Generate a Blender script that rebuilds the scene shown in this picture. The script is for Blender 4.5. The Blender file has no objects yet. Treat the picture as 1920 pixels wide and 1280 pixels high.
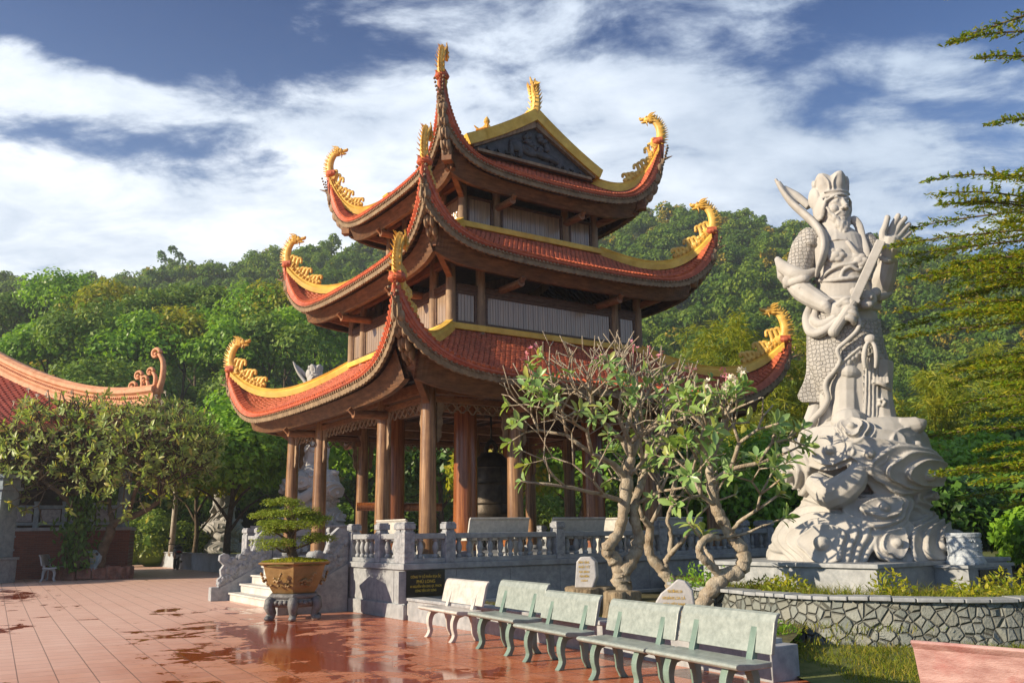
import bpy, bmesh, math, random
import numpy as np
from mathutils import Vector, Matrix, Euler, noise as mnoise
RAD = math.radians
scene = bpy.context.scene
COL = scene.collection
random.seed(11)
rng = np.random.default_rng(11)
PI = math.pi

# ------------------------------------------------------------------ camera
PITCH, ROLL, FPX, EYE = 0.2150, -0.0134, 1639.41, 1.6
cF = Vector((0, math.cos(PITCH), math.sin(PITCH)))
cU0 = Vector((0, -math.sin(PITCH), math.cos(PITCH)))
cR0 = Vector((1, 0, 0))
cR = cR0 * math.cos(ROLL) + cU0 * math.sin(ROLL)
cU = -cR0 * math.sin(ROLL) + cU0 * math.cos(ROLL)
cam_d = bpy.data.cameras.new('camera')
cam_d.sensor_width = 36; cam_d.sensor_fit = 'HORIZONTAL'
cam_d.lens = FPX / 1920 * 36
cam_d.clip_start = 0.1; cam_d.clip_end = 5000
cam = bpy.data.objects.new('camera', cam_d); COL.objects.link(cam)
cam.matrix_world = Matrix(((cR.x, cU.x, -cF.x, 0), (cR.y, cU.y, -cF.y, 0), (cR.z, cU.z, -cF.z, EYE), (0, 0, 0, 1)))
scene.camera = cam

# ------------------------------------------------------------------ light, exposure
SUN_AZ, SUN_EL = RAD(-110.5), RAD(22)
HAZE = 0.0006
SUN_STRENGTH, SKY_STRENGTH = 5.0, 0.12
scene.view_settings.view_transform = 'Standard'
scene.view_settings.look = 'None'
scene.view_settings.exposure = 0.62
scene.view_settings.gamma = 1
sun_d = bpy.data.lights.new('sun', 'SUN'); sun_d.energy = SUN_STRENGTH; sun_d.angle = RAD(0.5); sun_d.color = (1.0, 0.84, 0.62)
sun = bpy.data.objects.new('sun', sun_d); COL.objects.link(sun)
sdir = Vector((math.sin(SUN_AZ) * math.cos(SUN_EL), math.cos(SUN_AZ) * math.cos(SUN_EL), math.sin(SUN_EL)))
sun.rotation_euler = sdir.to_track_quat('Z', 'Y').to_euler()

def ray(px, py):
    return cF + cR * ((px - 960) / FPX) + cU * ((640 - py) / FPX)
def at(px, py, Y):
    d = ray(px, py); t = Y / d.y
    return Vector((d.x * t, Y, EYE + d.z * t))
def ground(px, py, z=0.0):
    d = ray(px, py); t = (z - EYE) / d.z
    return Vector((d.x * t, d.y * t, z))
def azel(px, py):
    d = ray(px, py).normalized()
    return math.atan2(d.x, d.y), math.asin(d.z)

# ------------------------------------------------------------------ sky
class NT:
    def __init__(s, tree): s.t = tree; s.n = tree.nodes; s.l = tree.links
    def new(s, typ, **kw):
        nd = s.n.new(typ)
        for k, v in kw.items(): setattr(nd, k, v)
        return nd
    def put(s, sock, v):
        if hasattr(v, 'is_output'): s.l.new(v, sock)
        else: sock.default_value = v
    def math(s, op, a, b=0.0, c=None, clamp=False):
        nd = s.new('ShaderNodeMath', operation=op, use_clamp=clamp)
        s.put(nd.inputs[0], a); s.put(nd.inputs[1], b)
        if c is not None: s.put(nd.inputs[2], c)
        return nd.outputs[0]
    def vmath(s, op, a, b=(0, 0, 0)):
        nd = s.new('ShaderNodeVectorMath', operation=op)
        s.put(nd.inputs[0], a); s.put(nd.inputs[1], b)
        return nd.outputs[0]
    def mix(s, f, a, b, blend='MIX'):
        nd = s.new('ShaderNodeMix', data_type='RGBA', blend_type=blend, clamp_factor=True)
        s.put(nd.inputs[0], f); s.put(nd.inputs[6], a); s.put(nd.inputs[7], b)
        return nd.outputs[2]
    def noise(s, vec, scale, detail=4, rough=0.55, dist=0.0):
        nd = s.new('ShaderNodeTexNoise')
        if vec is not None: s.put(nd.inputs['Vector'], vec)
        nd.inputs['Scale'].default_value = scale; nd.inputs['Detail'].default_value = detail
        nd.inputs['Roughness'].default_value = rough; nd.inputs['Distortion'].default_value = dist
        return nd.outputs[0]
    def ramp(s, f, stops, interp='LINEAR'):
        nd = s.new('ShaderNodeValToRGB'); cr = nd.color_ramp; cr.interpolation = interp
        while len(cr.elements) < len(stops): cr.elements.new(0.5)
        for e, (p, c) in zip(cr.elements, stops):
            e.position = p; e.color = (c, c, c, 1) if isinstance(c, (int, float)) else (c[0], c[1], c[2], 1)
        s.put(nd.inputs[0], f)
        return nd.outputs[0]
    def smooth(s, v, lo, hi):
        nd = s.new('ShaderNodeMapRange', interpolation_type='SMOOTHSTEP')
        s.put(nd.inputs['Value'], v); nd.inputs['From Min'].default_value = lo; nd.inputs['From Max'].default_value = hi
        return nd.outputs[0]

world = bpy.data.worlds.new('World'); scene.world = world; world.use_nodes = True
w = NT(world.node_tree); w.n.clear()
wo = w.new('ShaderNodeOutputWorld'); bg = w.new('ShaderNodeBackground')
w.l.new(bg.outputs[0], wo.inputs[0]); bg.inputs[1].default_value = SKY_STRENGTH
sky = w.new('ShaderNodeTexSky'); sky.sky_type = 'NISHITA'; sky.sun_disc = False
sky.sun_elevation = SUN_EL; sky.sun_rotation = SUN_AZ % (2 * PI); sky.air_density = 1.0; sky.dust_density = 0.6; sky.ozone_density = 2.0
tc = w.new('ShaderNodeTexCoord'); dirv = w.vmath('NORMALIZE', tc.outputs['Generated'])
sep = w.new('ShaderNodeSeparateXYZ'); w.l.new(dirv, sep.inputs[0])
dx, dy, dz = sep.outputs
az = w.math('ARCTAN2', dx, dy); el = w.math('ARCSINE', dz)
den = w.math('ADD', w.math('MAXIMUM', dz, 0.0), 0.16)
comb = w.new('ShaderNodeCombineXYZ')
w.put(comb.inputs[0], w.math('DIVIDE', dx, den)); w.put(comb.inputs[1], w.math('DIVIDE', dy, den))
pl = comb.outputs[0]
rot = w.new('ShaderNodeMapping'); rot.inputs['Rotation'].default_value = (0, 0, RAD(18)); rot.inputs['Scale'].default_value = (0.9, 1.25, 1)
w.l.new(pl, rot.inputs[0])
warp = w.noise(rot.outputs[0], 1.3, 2, 0.5)
wv = w.vmath('ADD', rot.outputs[0], w.vmath('SCALE', (1, 1, 0)))
n1 = w.noise(rot.outputs[0], 1.2, 9, 0.60, 0.25)
n2 = w.noise(rot.outputs[0], 4.6, 10, 0.62, 0.25)
n3 = w.noise(pl, 0.55, 3, 0.5, 0.2)
def bump_at(px, py, wx, wy, amp):
    a0, e0 = azel(px, py)
    u = w.math('MULTIPLY', w.math('SUBTRACT', az, a0), FPX / wx)
    v = w.math('MULTIPLY', w.math('SUBTRACT', el, e0), FPX / wy)
    q = w.math('ADD', w.math('MULTIPLY', u, u), w.math('MULTIPLY', v, v))
    return w.math('MULTIPLY', w.math('POWER', 2.718, w.math('MULTIPLY', q, -1.0)), amp)
dens = w.math('ADD', w.math('MULTIPLY', w.math('SUBTRACT', n1, 0.5), 1.9), w.math('MULTIPLY', w.math('SUBTRACT', n2, 0.5), 2.3))
dens = w.math('ADD', dens, w.math('MULTIPLY', w.math('SUBTRACT', n3, 0.5), 0.8))
dens = w.math('ADD', dens, 0.30)
for b in ((150, 440, 800, 110, 0.95), (450, 380, 420, 60, .3), (330, 205, 460, 65, 0.50), (90, 150, 190, 70, 0.35), (720, 250, 230, 150, 0.42), (1220, 170, 330, 170, 0.5),
          (1150, 330, 420, 120, 0.35), (1560, 330, 320, 120, 0.28), (300, 60, 380, 75, -0.75), (420, 285, 330, 32, -0.38), (60, 280, 150, 34, -0.25), (1700, 20, 420, 60, -0.6),
          (1860, 240, 190, 170, 0.0), (1330, 20, 260, 40, -0.2), (650, 90, 180, 60, 0.12), (960, 60, 140, 50, 0.12)):
    if b[4]: dens = w.math('ADD', dens, bump_at(*b))
cl = w.smooth(dens, 0.10, 0.78)
skyc = w.mix(1.0, sky.outputs[0], (0.13, 0.30, 0.54, 1), 'MULTIPLY')
hz = w.smooth(el, 0.62, 0.12)
skyc = w.mix(w.math('MULTIPLY', hz, 0.45), skyc, (2.2, 3.5, 5.4, 1))
shade = w.smooth(w.math('ADD', w.math('MULTIPLY', n2, 0.75), w.math('MULTIPLY', n1, 0.5)), 0.38, 0.86)
ccol = w.mix(shade, (3.6, 4.2, 5.0, 1), (7.0, 7.3, 7.6, 1))
right = w.smooth(az, -0.05, 0.5)
ccol = w.mix(w.math('MULTIPLY', right, 0.8), ccol, w.mix(1.0, ccol, (0.50, 0.58, 0.68, 1), 'MULTIPLY'))
topd = w.smooth(el, 0.30, 0.62)
ccol = w.mix(w.math('MULTIPLY', topd, 0.55), ccol, w.mix(1.0, ccol, (0.52, 0.60, 0.72, 1), 'MULTIPLY'))
fin = w.mix(cl, skyc, ccol)
w.l.new(fin, bg.inputs[0])

scene.cycles.use_denoising = True
scene.cycles.max_bounces = 6; scene.cycles.transparent_max_bounces = 8
scene.cycles.diffuse_bounces = 3; scene.cycles.glossy_bounces = 3; scene.cycles.transmission_bounces = 3
scene.cycles.caustics_reflective = False; scene.cycles.caustics_refractive = False
scene.cycles.sample_clamp_indirect = 6

# ------------------------------------------------------------------ materials
def mat(name, col, rough=0.6, col2=None, var=0.18, scale=3.0, stretch=(1, 1, 1), bump=0.0, bscale=25.0, spec=0.35, metal=0.0, detail=6, dirt=None, dscale=1.2, damt=0.5, bdist=0.02, rough2=None):
    m = bpy.data.materials.new(name); m.use_nodes = True
    t = NT(m.node_tree); bs = t.n['Principled BSDF']
    tcn = t.new('ShaderNodeTexCoord'); mp = t.new('ShaderNodeMapping'); mp.inputs['Scale'].default_value = stretch
    t.l.new(tcn.outputs['Object'], mp.inputs[0]); v = mp.outputs[0]
    c1 = tuple(max(0, x * (1 - var)) for x in col) + (1,)
    c2 = (tuple(col2) if col2 else tuple(min(1, x * (1 + var)) for x in col)) + (1,)
    f = t.ramp(t.noise(v, scale, detail, 0.62), [(0.33, 0.0), (0.67, 1.0)])
    c = t.mix(f, c1, c2)
    if dirt:
        df = t.ramp(t.noise(tcn.outputs['Object'], dscale, 5, 0.65, 0.4), [(0.45, 0.0), (0.72, 1.0)])
        c = t.mix(t.math('MULTIPLY', df, damt), c, tuple(dirt) + (1,))
    t.l.new(c, bs.inputs['Base Color'])
    bs.inputs['Roughness'].default_value = rough
    if rough2 is not None:
        rr = t.new('ShaderNodeMapRange'); t.put(rr.inputs['Value'], f); rr.inputs['To Min'].default_value = rough; rr.inputs['To Max'].default_value = rough2
        t.l.new(rr.outputs[0], bs.inputs['Roughness'])
    bs.inputs['Specular IOR Level'].default_value = spec
    bs.inputs['Metallic'].default_value = metal
    if bump > 0:
        bn = t.new('ShaderNodeBump'); bn.inputs['Strength'].default_value = bump; bn.inputs['Distance'].default_value = bdist
        t.put(bn.inputs['Height'], t.noise(v, bscale, 4, 0.6)); t.l.new(bn.outputs[0], bs.inputs['Normal'])
    return m

def leafmat(name, cols, trans=0.35, rough=0.45, spec=0.3, tint=None):
    m = bpy.data.materials.new(name); m.use_nodes = True
    t = NT(m.node_tree); bs = t.n['Principled BSDF']; out = t.n['Material Output']
    g = t.new('ShaderNodeNewGeometry')
    n = len(cols)
    c = t.ramp(g.outputs['Random Per Island'], [(i / max(1, n - 1), cc) for i, cc in enumerate(cols)])
    tcn = t.new('ShaderNodeTexCoord')
    hv = t.noise(tcn.outputs['Object'], 0.35, 2, 0.5)
    c = t.mix(t.ramp(hv, [(0.35, 0.0), (0.65, 0.55)]), c, t.mix(1.0, c, tint or (1.25, 1.05, 0.6, 1), 'MULTIPLY'))
    t.l.new(c, bs.inputs['Base Color']); bs.inputs['Roughness'].default_value = rough
    bs.inputs['Specular IOR Level'].default_value = spec
    tr = t.new('ShaderNodeBsdfTranslucent'); t.l.new(t.mix(1.0, c, (1.5, 1.5, 0.7, 1), 'MULTIPLY'), tr.inputs[0])
    mx = t.new('ShaderNodeMixShader'); mx.inputs[0].default_value = trans
    t.l.new(bs.outputs[0], mx.inputs[1]); t.l.new(tr.outputs[0], mx.inputs[2]); t.l.new(mx.outputs[0], out.inputs[0])
    return m

# ------------------------------------------------------------------ mesh helpers
Z = Vector((0, 0, 1))
def frame(d, up=Z):
    d = Vector(d).normalized(); s = d.cross(up)
    if s.length < 1e-4: s = d.cross(Vector((0, 1, 0)))
    s.normalize(); return d, s, s.cross(d).normalized()

class MB:
    def __init__(s): s.v = []; s.f = []; s.np = []
    def add(s, vs, fs):
        o = len(s.v); s.v += [tuple(v) for v in vs]; s.f += [tuple(i + o for i in f) for f in fs]
        return s
    def box(s, cx, cy, cz, sx, sy, sz, rz=0.0, taper=1.0):
        c, n = math.cos(rz), math.sin(rz); vs = []
        for k in (-1, 1):
            q = taper if k > 0 else 1.0
            for i, j in ((-1, -1), (1, -1), (1, 1), (-1, 1)):
                x, y = i * sx / 2 * q, j * sy / 2 * q
                vs.append((cx + x * c - y * n, cy + x * n + y * c, cz + k * sz / 2))
        return s.add(vs, [(3, 2, 1, 0), (4, 5, 6, 7), (0, 1, 5, 4), (1, 2, 6, 5), (2, 3, 7, 6), (3, 0, 4, 7)])
    def beam(s, a, b, w_, h_, up=Z):
        a, b = Vector(a), Vector(b); d, sd, u = frame(b - a, up); vs = []
        for p in (a, b):
            for i, j in ((-1, -1), (1, -1), (1, 1), (-1, 1)): vs.append(p + sd * (i * w_ / 2) + u * (j * h_ / 2))
        return s.add(vs, [(0, 1, 2, 3), (7, 6, 5, 4), (0, 4, 5, 1), (1, 5, 6, 2), (2, 6, 7, 3), (3, 7, 4, 0)])
    def tube(s, path, rad, n=8, caps=True, flat=1.0, up=Z, power=2.0):
        path = [Vector(p) for p in path]; m = len(path)
        if not hasattr(rad, '__len__'): rad = [rad] * m
        vs = []; ref = None
        for i, p in enumerate(path):
            d = (path[min(i + 1, m - 1)] - path[max(i - 1, 0)])
            if d.length < 1e-6: d = Vector((0, 0, 1))
            d.normalize()
            if ref is None: _, sd, u = frame(d, up)
            else:
                sd = ref - d * ref.dot(d)
                if sd.length < 1e-5: _, sd, u = frame(d, up)
                sd.normalize(); u = sd.cross(d).normalized()
            ref = sd
            for k in range(n):
                a = 2 * PI * k / n
                vs.append(p + sd * (math.cos(a) * rad[i] * flat) + u * (math.sin(a) * rad[i]))
        fs = []
        for i in range(m - 1):
            for k in range(n):
                k2 = (k + 1) % n
                fs.append((i * n + k, i * n + k2, (i + 1) * n + k2, (i + 1) * n + k))
        if caps: fs.append(tuple(reversed(range(n)))); fs.append(tuple((m - 1) * n + k for k in range(n)))
        return s.add(vs, fs)
    def lathe(s, prof, n=24, c=(0, 0, 0), a0=0.0, sx=1.0, sy=1.0, rot=0.0):
        vs = []
        for r, z in prof:
            for k in range(n):
                a = a0 + 2 * PI * k / n
                x, y = r * math.cos(a) * sx, r * math.sin(a) * sy
                vs.append((c[0] + x * math.cos(rot) - y * math.sin(rot), c[1] + x * math.sin(rot) + y * math.cos(rot), c[2] + z))
        fs = []; m = len(prof)
        for i in range(m - 1):
            for k in range(n):
                k2 = (k + 1) % n; fs.append((i * n + k, i * n + k2, (i + 1) * n + k2, (i + 1) * n + k))
        fs.append(tuple(reversed(range(n)))); fs.append(tuple((m - 1) * n + k for k in range(n)))
        return s.add(vs, fs)
    def grid(s, P, flip=False):
        ni, nj = len(P), len(P[0]); fs = []
        for i in range(ni - 1):
            for j in range(nj - 1):
                q = (i * nj + j, i * nj + j + 1, (i + 1) * nj + j + 1, (i + 1) * nj + j)
                fs.append(q[::-1] if flip else q)
        return s.add([p for r in P for p in r], fs)
    def prism(s, outline, o, ax, ay, th):
        o, ax, ay = Vector(o), Vector(ax), Vector(ay); nz = ax.cross(ay).normalized(); n = len(outline)
        vs = [o + ax * p[0] + ay * p[1] - nz * (th / 2) for p in outline] + [o + ax * p[0] + ay * p[1] + nz * (th / 2) for p in outline]
        fs = [tuple(reversed(range(n))), tuple(range(n, 2 * n))] + [(i, (i + 1) % n, n + (i + 1) % n, n + i) for i in range(n)]
        return s.add(vs, fs)
    def ell(s, c, r, rot=None, nu=12, nv=8):
        c = Vector(c)
        if not hasattr(r, '__len__'): r = (r, r, r)
        vs = []; fs = []
        vs.append(Vector((0, 0, -r[2])))
        for i in range(1, nv):
            p = -PI / 2 + PI * i / nv
            for k in range(nu):
                a = 2 * PI * k / nu
                vs.append(Vector((r[0] * math.cos(p) * math.cos(a), r[1] * math.cos(p) * math.sin(a), r[2] * math.sin(p))))
        vs.append(Vector((0, 0, r[2]))); top = len(vs) - 1
        for k in range(nu): fs.append((0, 1 + (k + 1) % nu, 1 + k))
        for i in range(nv - 2):
            for k in range(nu):
                k2 = (k + 1) % nu; b = 1 + i * nu
                fs.append((b + k, b + k2, b + nu + k2, b + nu + k))
        b = 1 + (nv - 2) * nu
        for k in range(nu): fs.append((b + k, b + (k + 1) % nu, top))
        if rot is not None: vs = [rot @ v for v in vs]
        return s.add([v + c for v in vs], fs)
    def cone(s, a, b, r0, r1=0.005, n=7): return s.tube([a, (Vector(a) + Vector(b)) / 2, b], [r0, (r0 + r1) / 2, r1], n)
    def mesh(s, name):
        me = bpy.data.meshes.new(name); me.from_pydata(s.v, [], s.f); me.update(); return me
    def build(s, name, m=None, parent=None, smooth=False, bevel=0.0, loc=None, rz=0.0):
        o = bpy.data.objects.new(name, s.mesh(name)); COL.objects.link(o)
        if m is not None: o.data.materials.append(m)
        if parent is not None: o.parent = parent
        if loc is not None: o.location = loc
        if rz: o.rotation_euler.z = rz
        if smooth: shade(o.data, smooth)
        if bevel:
            b = o.modifiers.new('bevel', 'BEVEL'); b.width = bevel; b.segments = 2; b.limit_method = 'ANGLE'; b.angle_limit = RAD(40)
        return o

def shade(me, ang=True):
    me.polygons.foreach_set('use_smooth', [True] * len(me.polygons))
    if ang is not True:
        try: me.set_sharp_from_angle(angle=RAD(ang))
        except Exception: pass

def npmesh(name, verts, faces, m=None, parent=None, smooth=False):
    """verts (N,3) and faces (M,k) arrays into one mesh object."""
    me = bpy.data.meshes.new(name); verts = np.asarray(verts, np.float32); faces = np.asarray(faces, np.int32)
    k = faces.shape[1]
    me.vertices.add(len(verts)); me.vertices.foreach_set('co', verts.ravel())
    me.loops.add(faces.size); me.loops.foreach_set('vertex_index', faces.ravel())
    me.polygons.add(len(faces)); me.polygons.foreach_set('loop_start', np.arange(0, faces.size, k, dtype=np.int32))
    me.update(calc_edges=True)
    if smooth: me.polygons.foreach_set('use_smooth', np.ones(len(faces), bool))
    o = bpy.data.objects.new(name, me); COL.objects.link(o)
    if m is not None: me.materials.append(m)
    if parent is not None: o.parent = parent
    return o

def tag(o, label=None, cat=None, group=None, kind=None):
    if label: o['label'] = label
    if cat: o['category'] = cat
    if group: o['group'] = group
    if kind: o['kind'] = kind
    return o
def thing(name, label, cat, loc=(0, 0, 0), rz=0.0, group=None):
    o = bpy.data.objects.new(name, None); o.empty_display_size = 0.2; COL.objects.link(o)
    o.location = loc; o.rotation_euler = (0, 0, rz)
    return tag(o, label, cat, group)
def copy_tree(o, parent=None):
    c = o.copy(); COL.objects.link(c)
    if parent is not None: c.parent = parent
    for ch in list(o.children): copy_tree(ch, c)
    return c

def voxel(o, size, smooth_it=2, ang=None, decimate=None):
    """melt the overlapping closed shapes of o into one carved surface"""
    r = o.modifiers.new('r', 'REMESH'); r.mode = 'VOXEL'; r.voxel_size = size; r.use_smooth_shade = True
    if smooth_it:
        sm = o.modifiers.new('s', 'SMOOTH'); sm.iterations = smooth_it; sm.factor = 0.5
    dg = bpy.context.evaluated_depsgraph_get(); dg.update()
    me = bpy.data.meshes.new_from_object(o.evaluated_get(dg)); old = o.data
    mats = [x for x in old.materials]
    o.modifiers.clear(); o.data = me; me.materials.clear()
    for x in mats: me.materials.append(x)
    bpy.data.meshes.remove(old); shade(me)
    return o

def text(s, size, m, parent, loc, rot, name='lettering', extrude=0.004, align='CENTER', width=None):
    cu = bpy.data.curves.new(name, 'FONT'); cu.body = s; cu.size = size; cu.extrude = extrude; cu.align_x = align; cu.align_y = 'CENTER'
    to = bpy.data.objects.new(name, cu); COL.objects.link(to)
    dg = bpy.context.evaluated_depsgraph_get(); dg.update()
    me = bpy.data.meshes.new_from_object(to.evaluated_get(dg)); bpy.data.objects.remove(to); bpy.data.curves.remove(cu)
    if width:
        co = np.empty(len(me.vertices) * 3, np.float32); me.vertices.foreach_get('co', co); co = co.reshape(-1, 3)
        wd = co[:, 0].max() - co[:, 0].min(); co[:, 0] *= width / wd; me.vertices.foreach_set('co', co.ravel())
    o = bpy.data.objects.new(name, me); COL.objects.link(o); me.materials.clear(); me.materials.append(m)
    o.parent = parent; o.location = loc; o.rotation_euler = rot
    return o
# ------------------------------------------------------------------ shared materials
M_tile = mat('red_roof_tile', (0.46, 0.085, 0.035), 0.45, (0.62, 0.165, 0.075), scale=7, bump=0.25, bscale=60, dirt=(0.22, 0.065, 0.04), dscale=0.9, damt=0.6, spec=0.3)
M_tile_hall = mat('hall_roof_tile', (0.26, 0.035, 0.022), 0.5, (0.36, 0.06, 0.035), scale=3, bump=0.2, bscale=40, spec=0.3)
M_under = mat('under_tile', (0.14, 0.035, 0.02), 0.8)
M_gold = mat('ochre_gold_paint', (0.72, 0.40, 0.055), 0.42, (0.86, 0.56, 0.13), scale=5, bump=0.35, bscale=35, dirt=(0.42, 0.22, 0.05), dscale=2.6, damt=0.55, spec=0.45)
M_ridge = mat('ridge_ochre', (0.76, 0.43, 0.045), 0.5, (0.86, 0.57, 0.11), scale=2.5, bump=0.25, bscale=40, dirt=(0.40, 0.25, 0.09), dscale=1.5, damt=0.4)
M_terra = mat('terracotta_ornament', (0.62, 0.26, 0.12), 0.6, (0.74, 0.38, 0.21), scale=4, bump=0.3, bscale=30, dirt=(0.35, 0.16, 0.09), dscale=2, damt=0.4)
M_wood = mat('brown_wood', (0.20, 0.085, 0.038), 0.55, (0.33, 0.155, 0.068), scale=2.2, stretch=(2.5, 2.5, 9), bump=0.3, bscale=20, dirt=(0.10, 0.06, 0.045), dscale=1.0, damt=0.6)
M_wood2 = mat('weathered_wood', (0.22, 0.14, 0.085), 0.7, (0.37, 0.25, 0.15), scale=3.0, stretch=(4, 4, 0.6), bump=0.4, bscale=18, dirt=(0.11, 0.085, 0.07), dscale=1.5, damt=0.6)
M_col = mat('column_wood', (0.15, 0.068, 0.030), 0.34, (0.42, 0.24, 0.115), scale=3.4, stretch=(7, 7, 0.35), bump=0.25, bscale=9, dirt=(0.10, 0.042, 0.022), dscale=1.3, damt=0.6, spec=0.45)
M_colred = mat('red_lacquer_wood', (0.17, 0.045, 0.016), 0.22, (0.38, 0.14, 0.045), scale=2.6, stretch=(7, 7, 0.35), bump=0.15, bscale=9, spec=0.5)
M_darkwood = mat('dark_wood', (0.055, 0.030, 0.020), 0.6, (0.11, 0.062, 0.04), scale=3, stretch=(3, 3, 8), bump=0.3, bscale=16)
M_carved = mat('carved_grey_wood', (0.18, 0.12, 0.07), 0.75, (0.30, 0.21, 0.125), scale=5, bump=0.6, bscale=22, bdist=0.03)
M_relief = mat('black_relief', (0.045, 0.043, 0.045), 0.45, (0.085, 0.08, 0.085), scale=5, bump=0.4, bscale=26)
M_panel = mat('panel_slats', (0.25, 0.18, 0.12), 0.16, (0.38, 0.265, 0.165), scale=2.5, stretch=(8, 8, 0.3), bump=0.1, bscale=12, spec=0.9)
M_stone = mat('grey_granite', (0.27, 0.29, 0.31), 0.55, (0.38, 0.395, 0.41), scale=7, bump=0.12, bscale=120, dirt=(0.21, 0.215, 0.22), dscale=0.9, damt=0.6, spec=0.35)
M_stone_carved = mat('carved_granite', (0.25, 0.27, 0.30), 0.65, (0.42, 0.43, 0.45), scale=9, bump=0.9, bscale=24, bdist=0.04)
M_marble = mat('pale_stone', (0.53, 0.515, 0.48), 0.5, (0.62, 0.60, 0.56), scale=3, bump=0.1, bscale=60)
M_bronze = mat('dark_bronze', (0.035, 0.028, 0.022), 0.45, (0.07, 0.055, 0.04), scale=5, bump=0.3, bscale=30, metal=0.6)
M_black = mat('black_stone', (0.012, 0.012, 0.013), 0.2, spec=0.5)
M_goldtext = mat('gold_lettering', (0.72, 0.50, 0.06), 0.4)
M_paletext = mat('pale_gold_lettering', (0.62, 0.42, 0.09), 0.5)

# ------------------------------------------------------------------ courtyard floor
def floor_mat():
    m = bpy.data.materials.new('terracotta_paving'); m.use_nodes = True
    t = NT(m.node_tree); bs = t.n['Principled BSDF']
    tcn = t.new('ShaderNodeTexCoord'); o = tcn.outputs['Object']
    mp = t.new('ShaderNodeMapping'); mp.inputs['Rotation'].default_value = (0, 0, RAD(-30.2)); t.l.new(o, mp.inputs[0])
    br = t.new('ShaderNodeTexBrick'); t.l.new(mp.outputs[0], br.inputs[0]); br.offset = 0.0; br.squash = 1.0
    br.inputs['Scale'].default_value = 1.0; br.inputs['Brick Width'].default_value = 0.4; br.inputs['Row Height'].default_value = 0.4
    br.inputs['Mortar Size'].default_value = 0.0065; br.inputs['Mortar Smooth'].default_value = 0.2; br.inputs['Bias'].default_value = 0.0
    br.inputs['Color1'].default_value = (0.0, 0, 0, 1); br.inputs['Color2'].default_value = (1, 1, 1, 1); br.inputs['Mortar'].default_value = (0.5, 0.5, 0.5, 1)
    rnd = br.outputs['Color']; joint = br.outputs['Fac']
    sp = t.new('ShaderNodeSeparateXYZ'); t.l.new(o, sp.inputs[0]); X, Y = sp.outputs[0], sp.outputs[1]
    # how much water was hosed over each area
    def spot(cx, cy, rx, ry, amp, ang=RAD(-60)):
        c, s_ = math.cos(ang), math.sin(ang)
        u = t.math('ADD', t.math('MULTIPLY', t.math('SUBTRACT', X, cx), c / rx), t.math('MULTIPLY', t.math('SUBTRACT', Y, cy), s_ / rx))
        v = t.math('ADD', t.math('MULTIPLY', t.math('SUBTRACT', X, cx), -s_ / ry), t.math('MULTIPLY', t.math('SUBTRACT', Y, cy), c / ry))
        return t.math('MULTIPLY', t.math('POWER', 2.718, t.math('MULTIPLY', t.math('ADD', t.math('MULTIPLY', u, u), t.math('MULTIPLY', v, v)), -1.0)), amp)
    wn1 = t.noise(mp.outputs[0], 1.3, 7, 0.66, 0.5); wn2 = t.noise(mp.outputs[0], 0.33, 2, 0.5)
    wn = t.math('ADD', t.math('MULTIPLY', wn1, 0.74), t.math('MULTIPLY', wn2, 0.26))
    wet = spot(-1.2, 12.0, 5.5, 2.2, 0.06)
    for a in ((-3.0, 12.6, 3.2, 0.75, 0.12), (-5.3, 17.5, 3.0, 1.2, 0.08), (-6.0, 20.5, 2.5, 0.9, 0.13), (-14.5, 26.5, 5.0, 0.9, 0.16), (-9.5, 17.0, 2.2, 0.5, 0.10), (-3.2, 15.8, 1.5, 1.2, 0.10), (-4.4, 12.4, 3.2, .7, .12), (-3.6, 14.6, 2.6, .7, .12), (-7.5, 20.0, 2.0, .5, .10)):
        wet = t.math('ADD', wet, spot(*a))
    bias = t.math('MULTIPLY', t.math('SUBTRACT', rnd, 0.5), 0.035)
    pw = t.math('ADD', t.math('ADD', wn, wet), bias)
    puddle = t.smooth(pw, 0.622, 0.640)
    pudj = t.math('MULTIPLY', puddle, t.math('SUBTRACT', 1.0, t.math('MULTIPLY', joint, 0.6)))
    damp = t.math('ADD', t.smooth(X, -8.5, -1.5), t.math('MULTIPLY', t.math('SUBTRACT', wn1, 0.5), 0.9), clamp=True)
    damp = t.math('MULTIPLY', damp, t.smooth(Y, 27.0, 18.0))
    fine = t.noise(o, 6.0, 6, 0.65)
    dry = t.mix(fine, (0.64, 0.39, 0.30, 1), (0.78, 0.54, 0.44, 1))
    dry = t.mix(t.math('MULTIPLY', rnd, 0.35), dry, (0.60, 0.34, 0.25, 1))
    dm = t.mix(fine, (0.48, 0.135, 0.052, 1), (0.63, 0.225, 0.10, 1))
    dm = t.mix(t.math('MULTIPLY', rnd, 0.45), dm, (0.33, 0.075, 0.035, 1))
    c = t.mix(damp, dry, dm)
    c = t.mix(pudj, c, (0.30, 0.058, 0.016, 1))
    c = t.mix(t.math('MULTIPLY', joint, 0.75), c, (0.075, 0.035, 0.022, 1))
    t.l.new(c, bs.inputs['Base Color'])
    ro = t.math('SUBTRACT', 0.52, t.math('MULTIPLY', damp, 0.27))
    ro = t.math('ADD', ro, t.math('MULTIPLY', t.math('SUBTRACT', fine, 0.5), 0.25))
    ro = t.math('ADD', t.math('MULTIPLY', ro, t.math('SUBTRACT', 1.0, pudj)), t.math('MULTIPLY', pudj, 0.07))
    t.l.new(ro, bs.inputs['Roughness']); bs.inputs['Specular IOR Level'].default_value = 0.45
    bn = t.new('ShaderNodeBump'); bn.inputs['Distance'].default_value = 0.004
    t.put(bn.inputs['Strength'], t.math('MULTIPLY', t.math('SUBTRACT', 1.0, puddle), 0.5))
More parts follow.
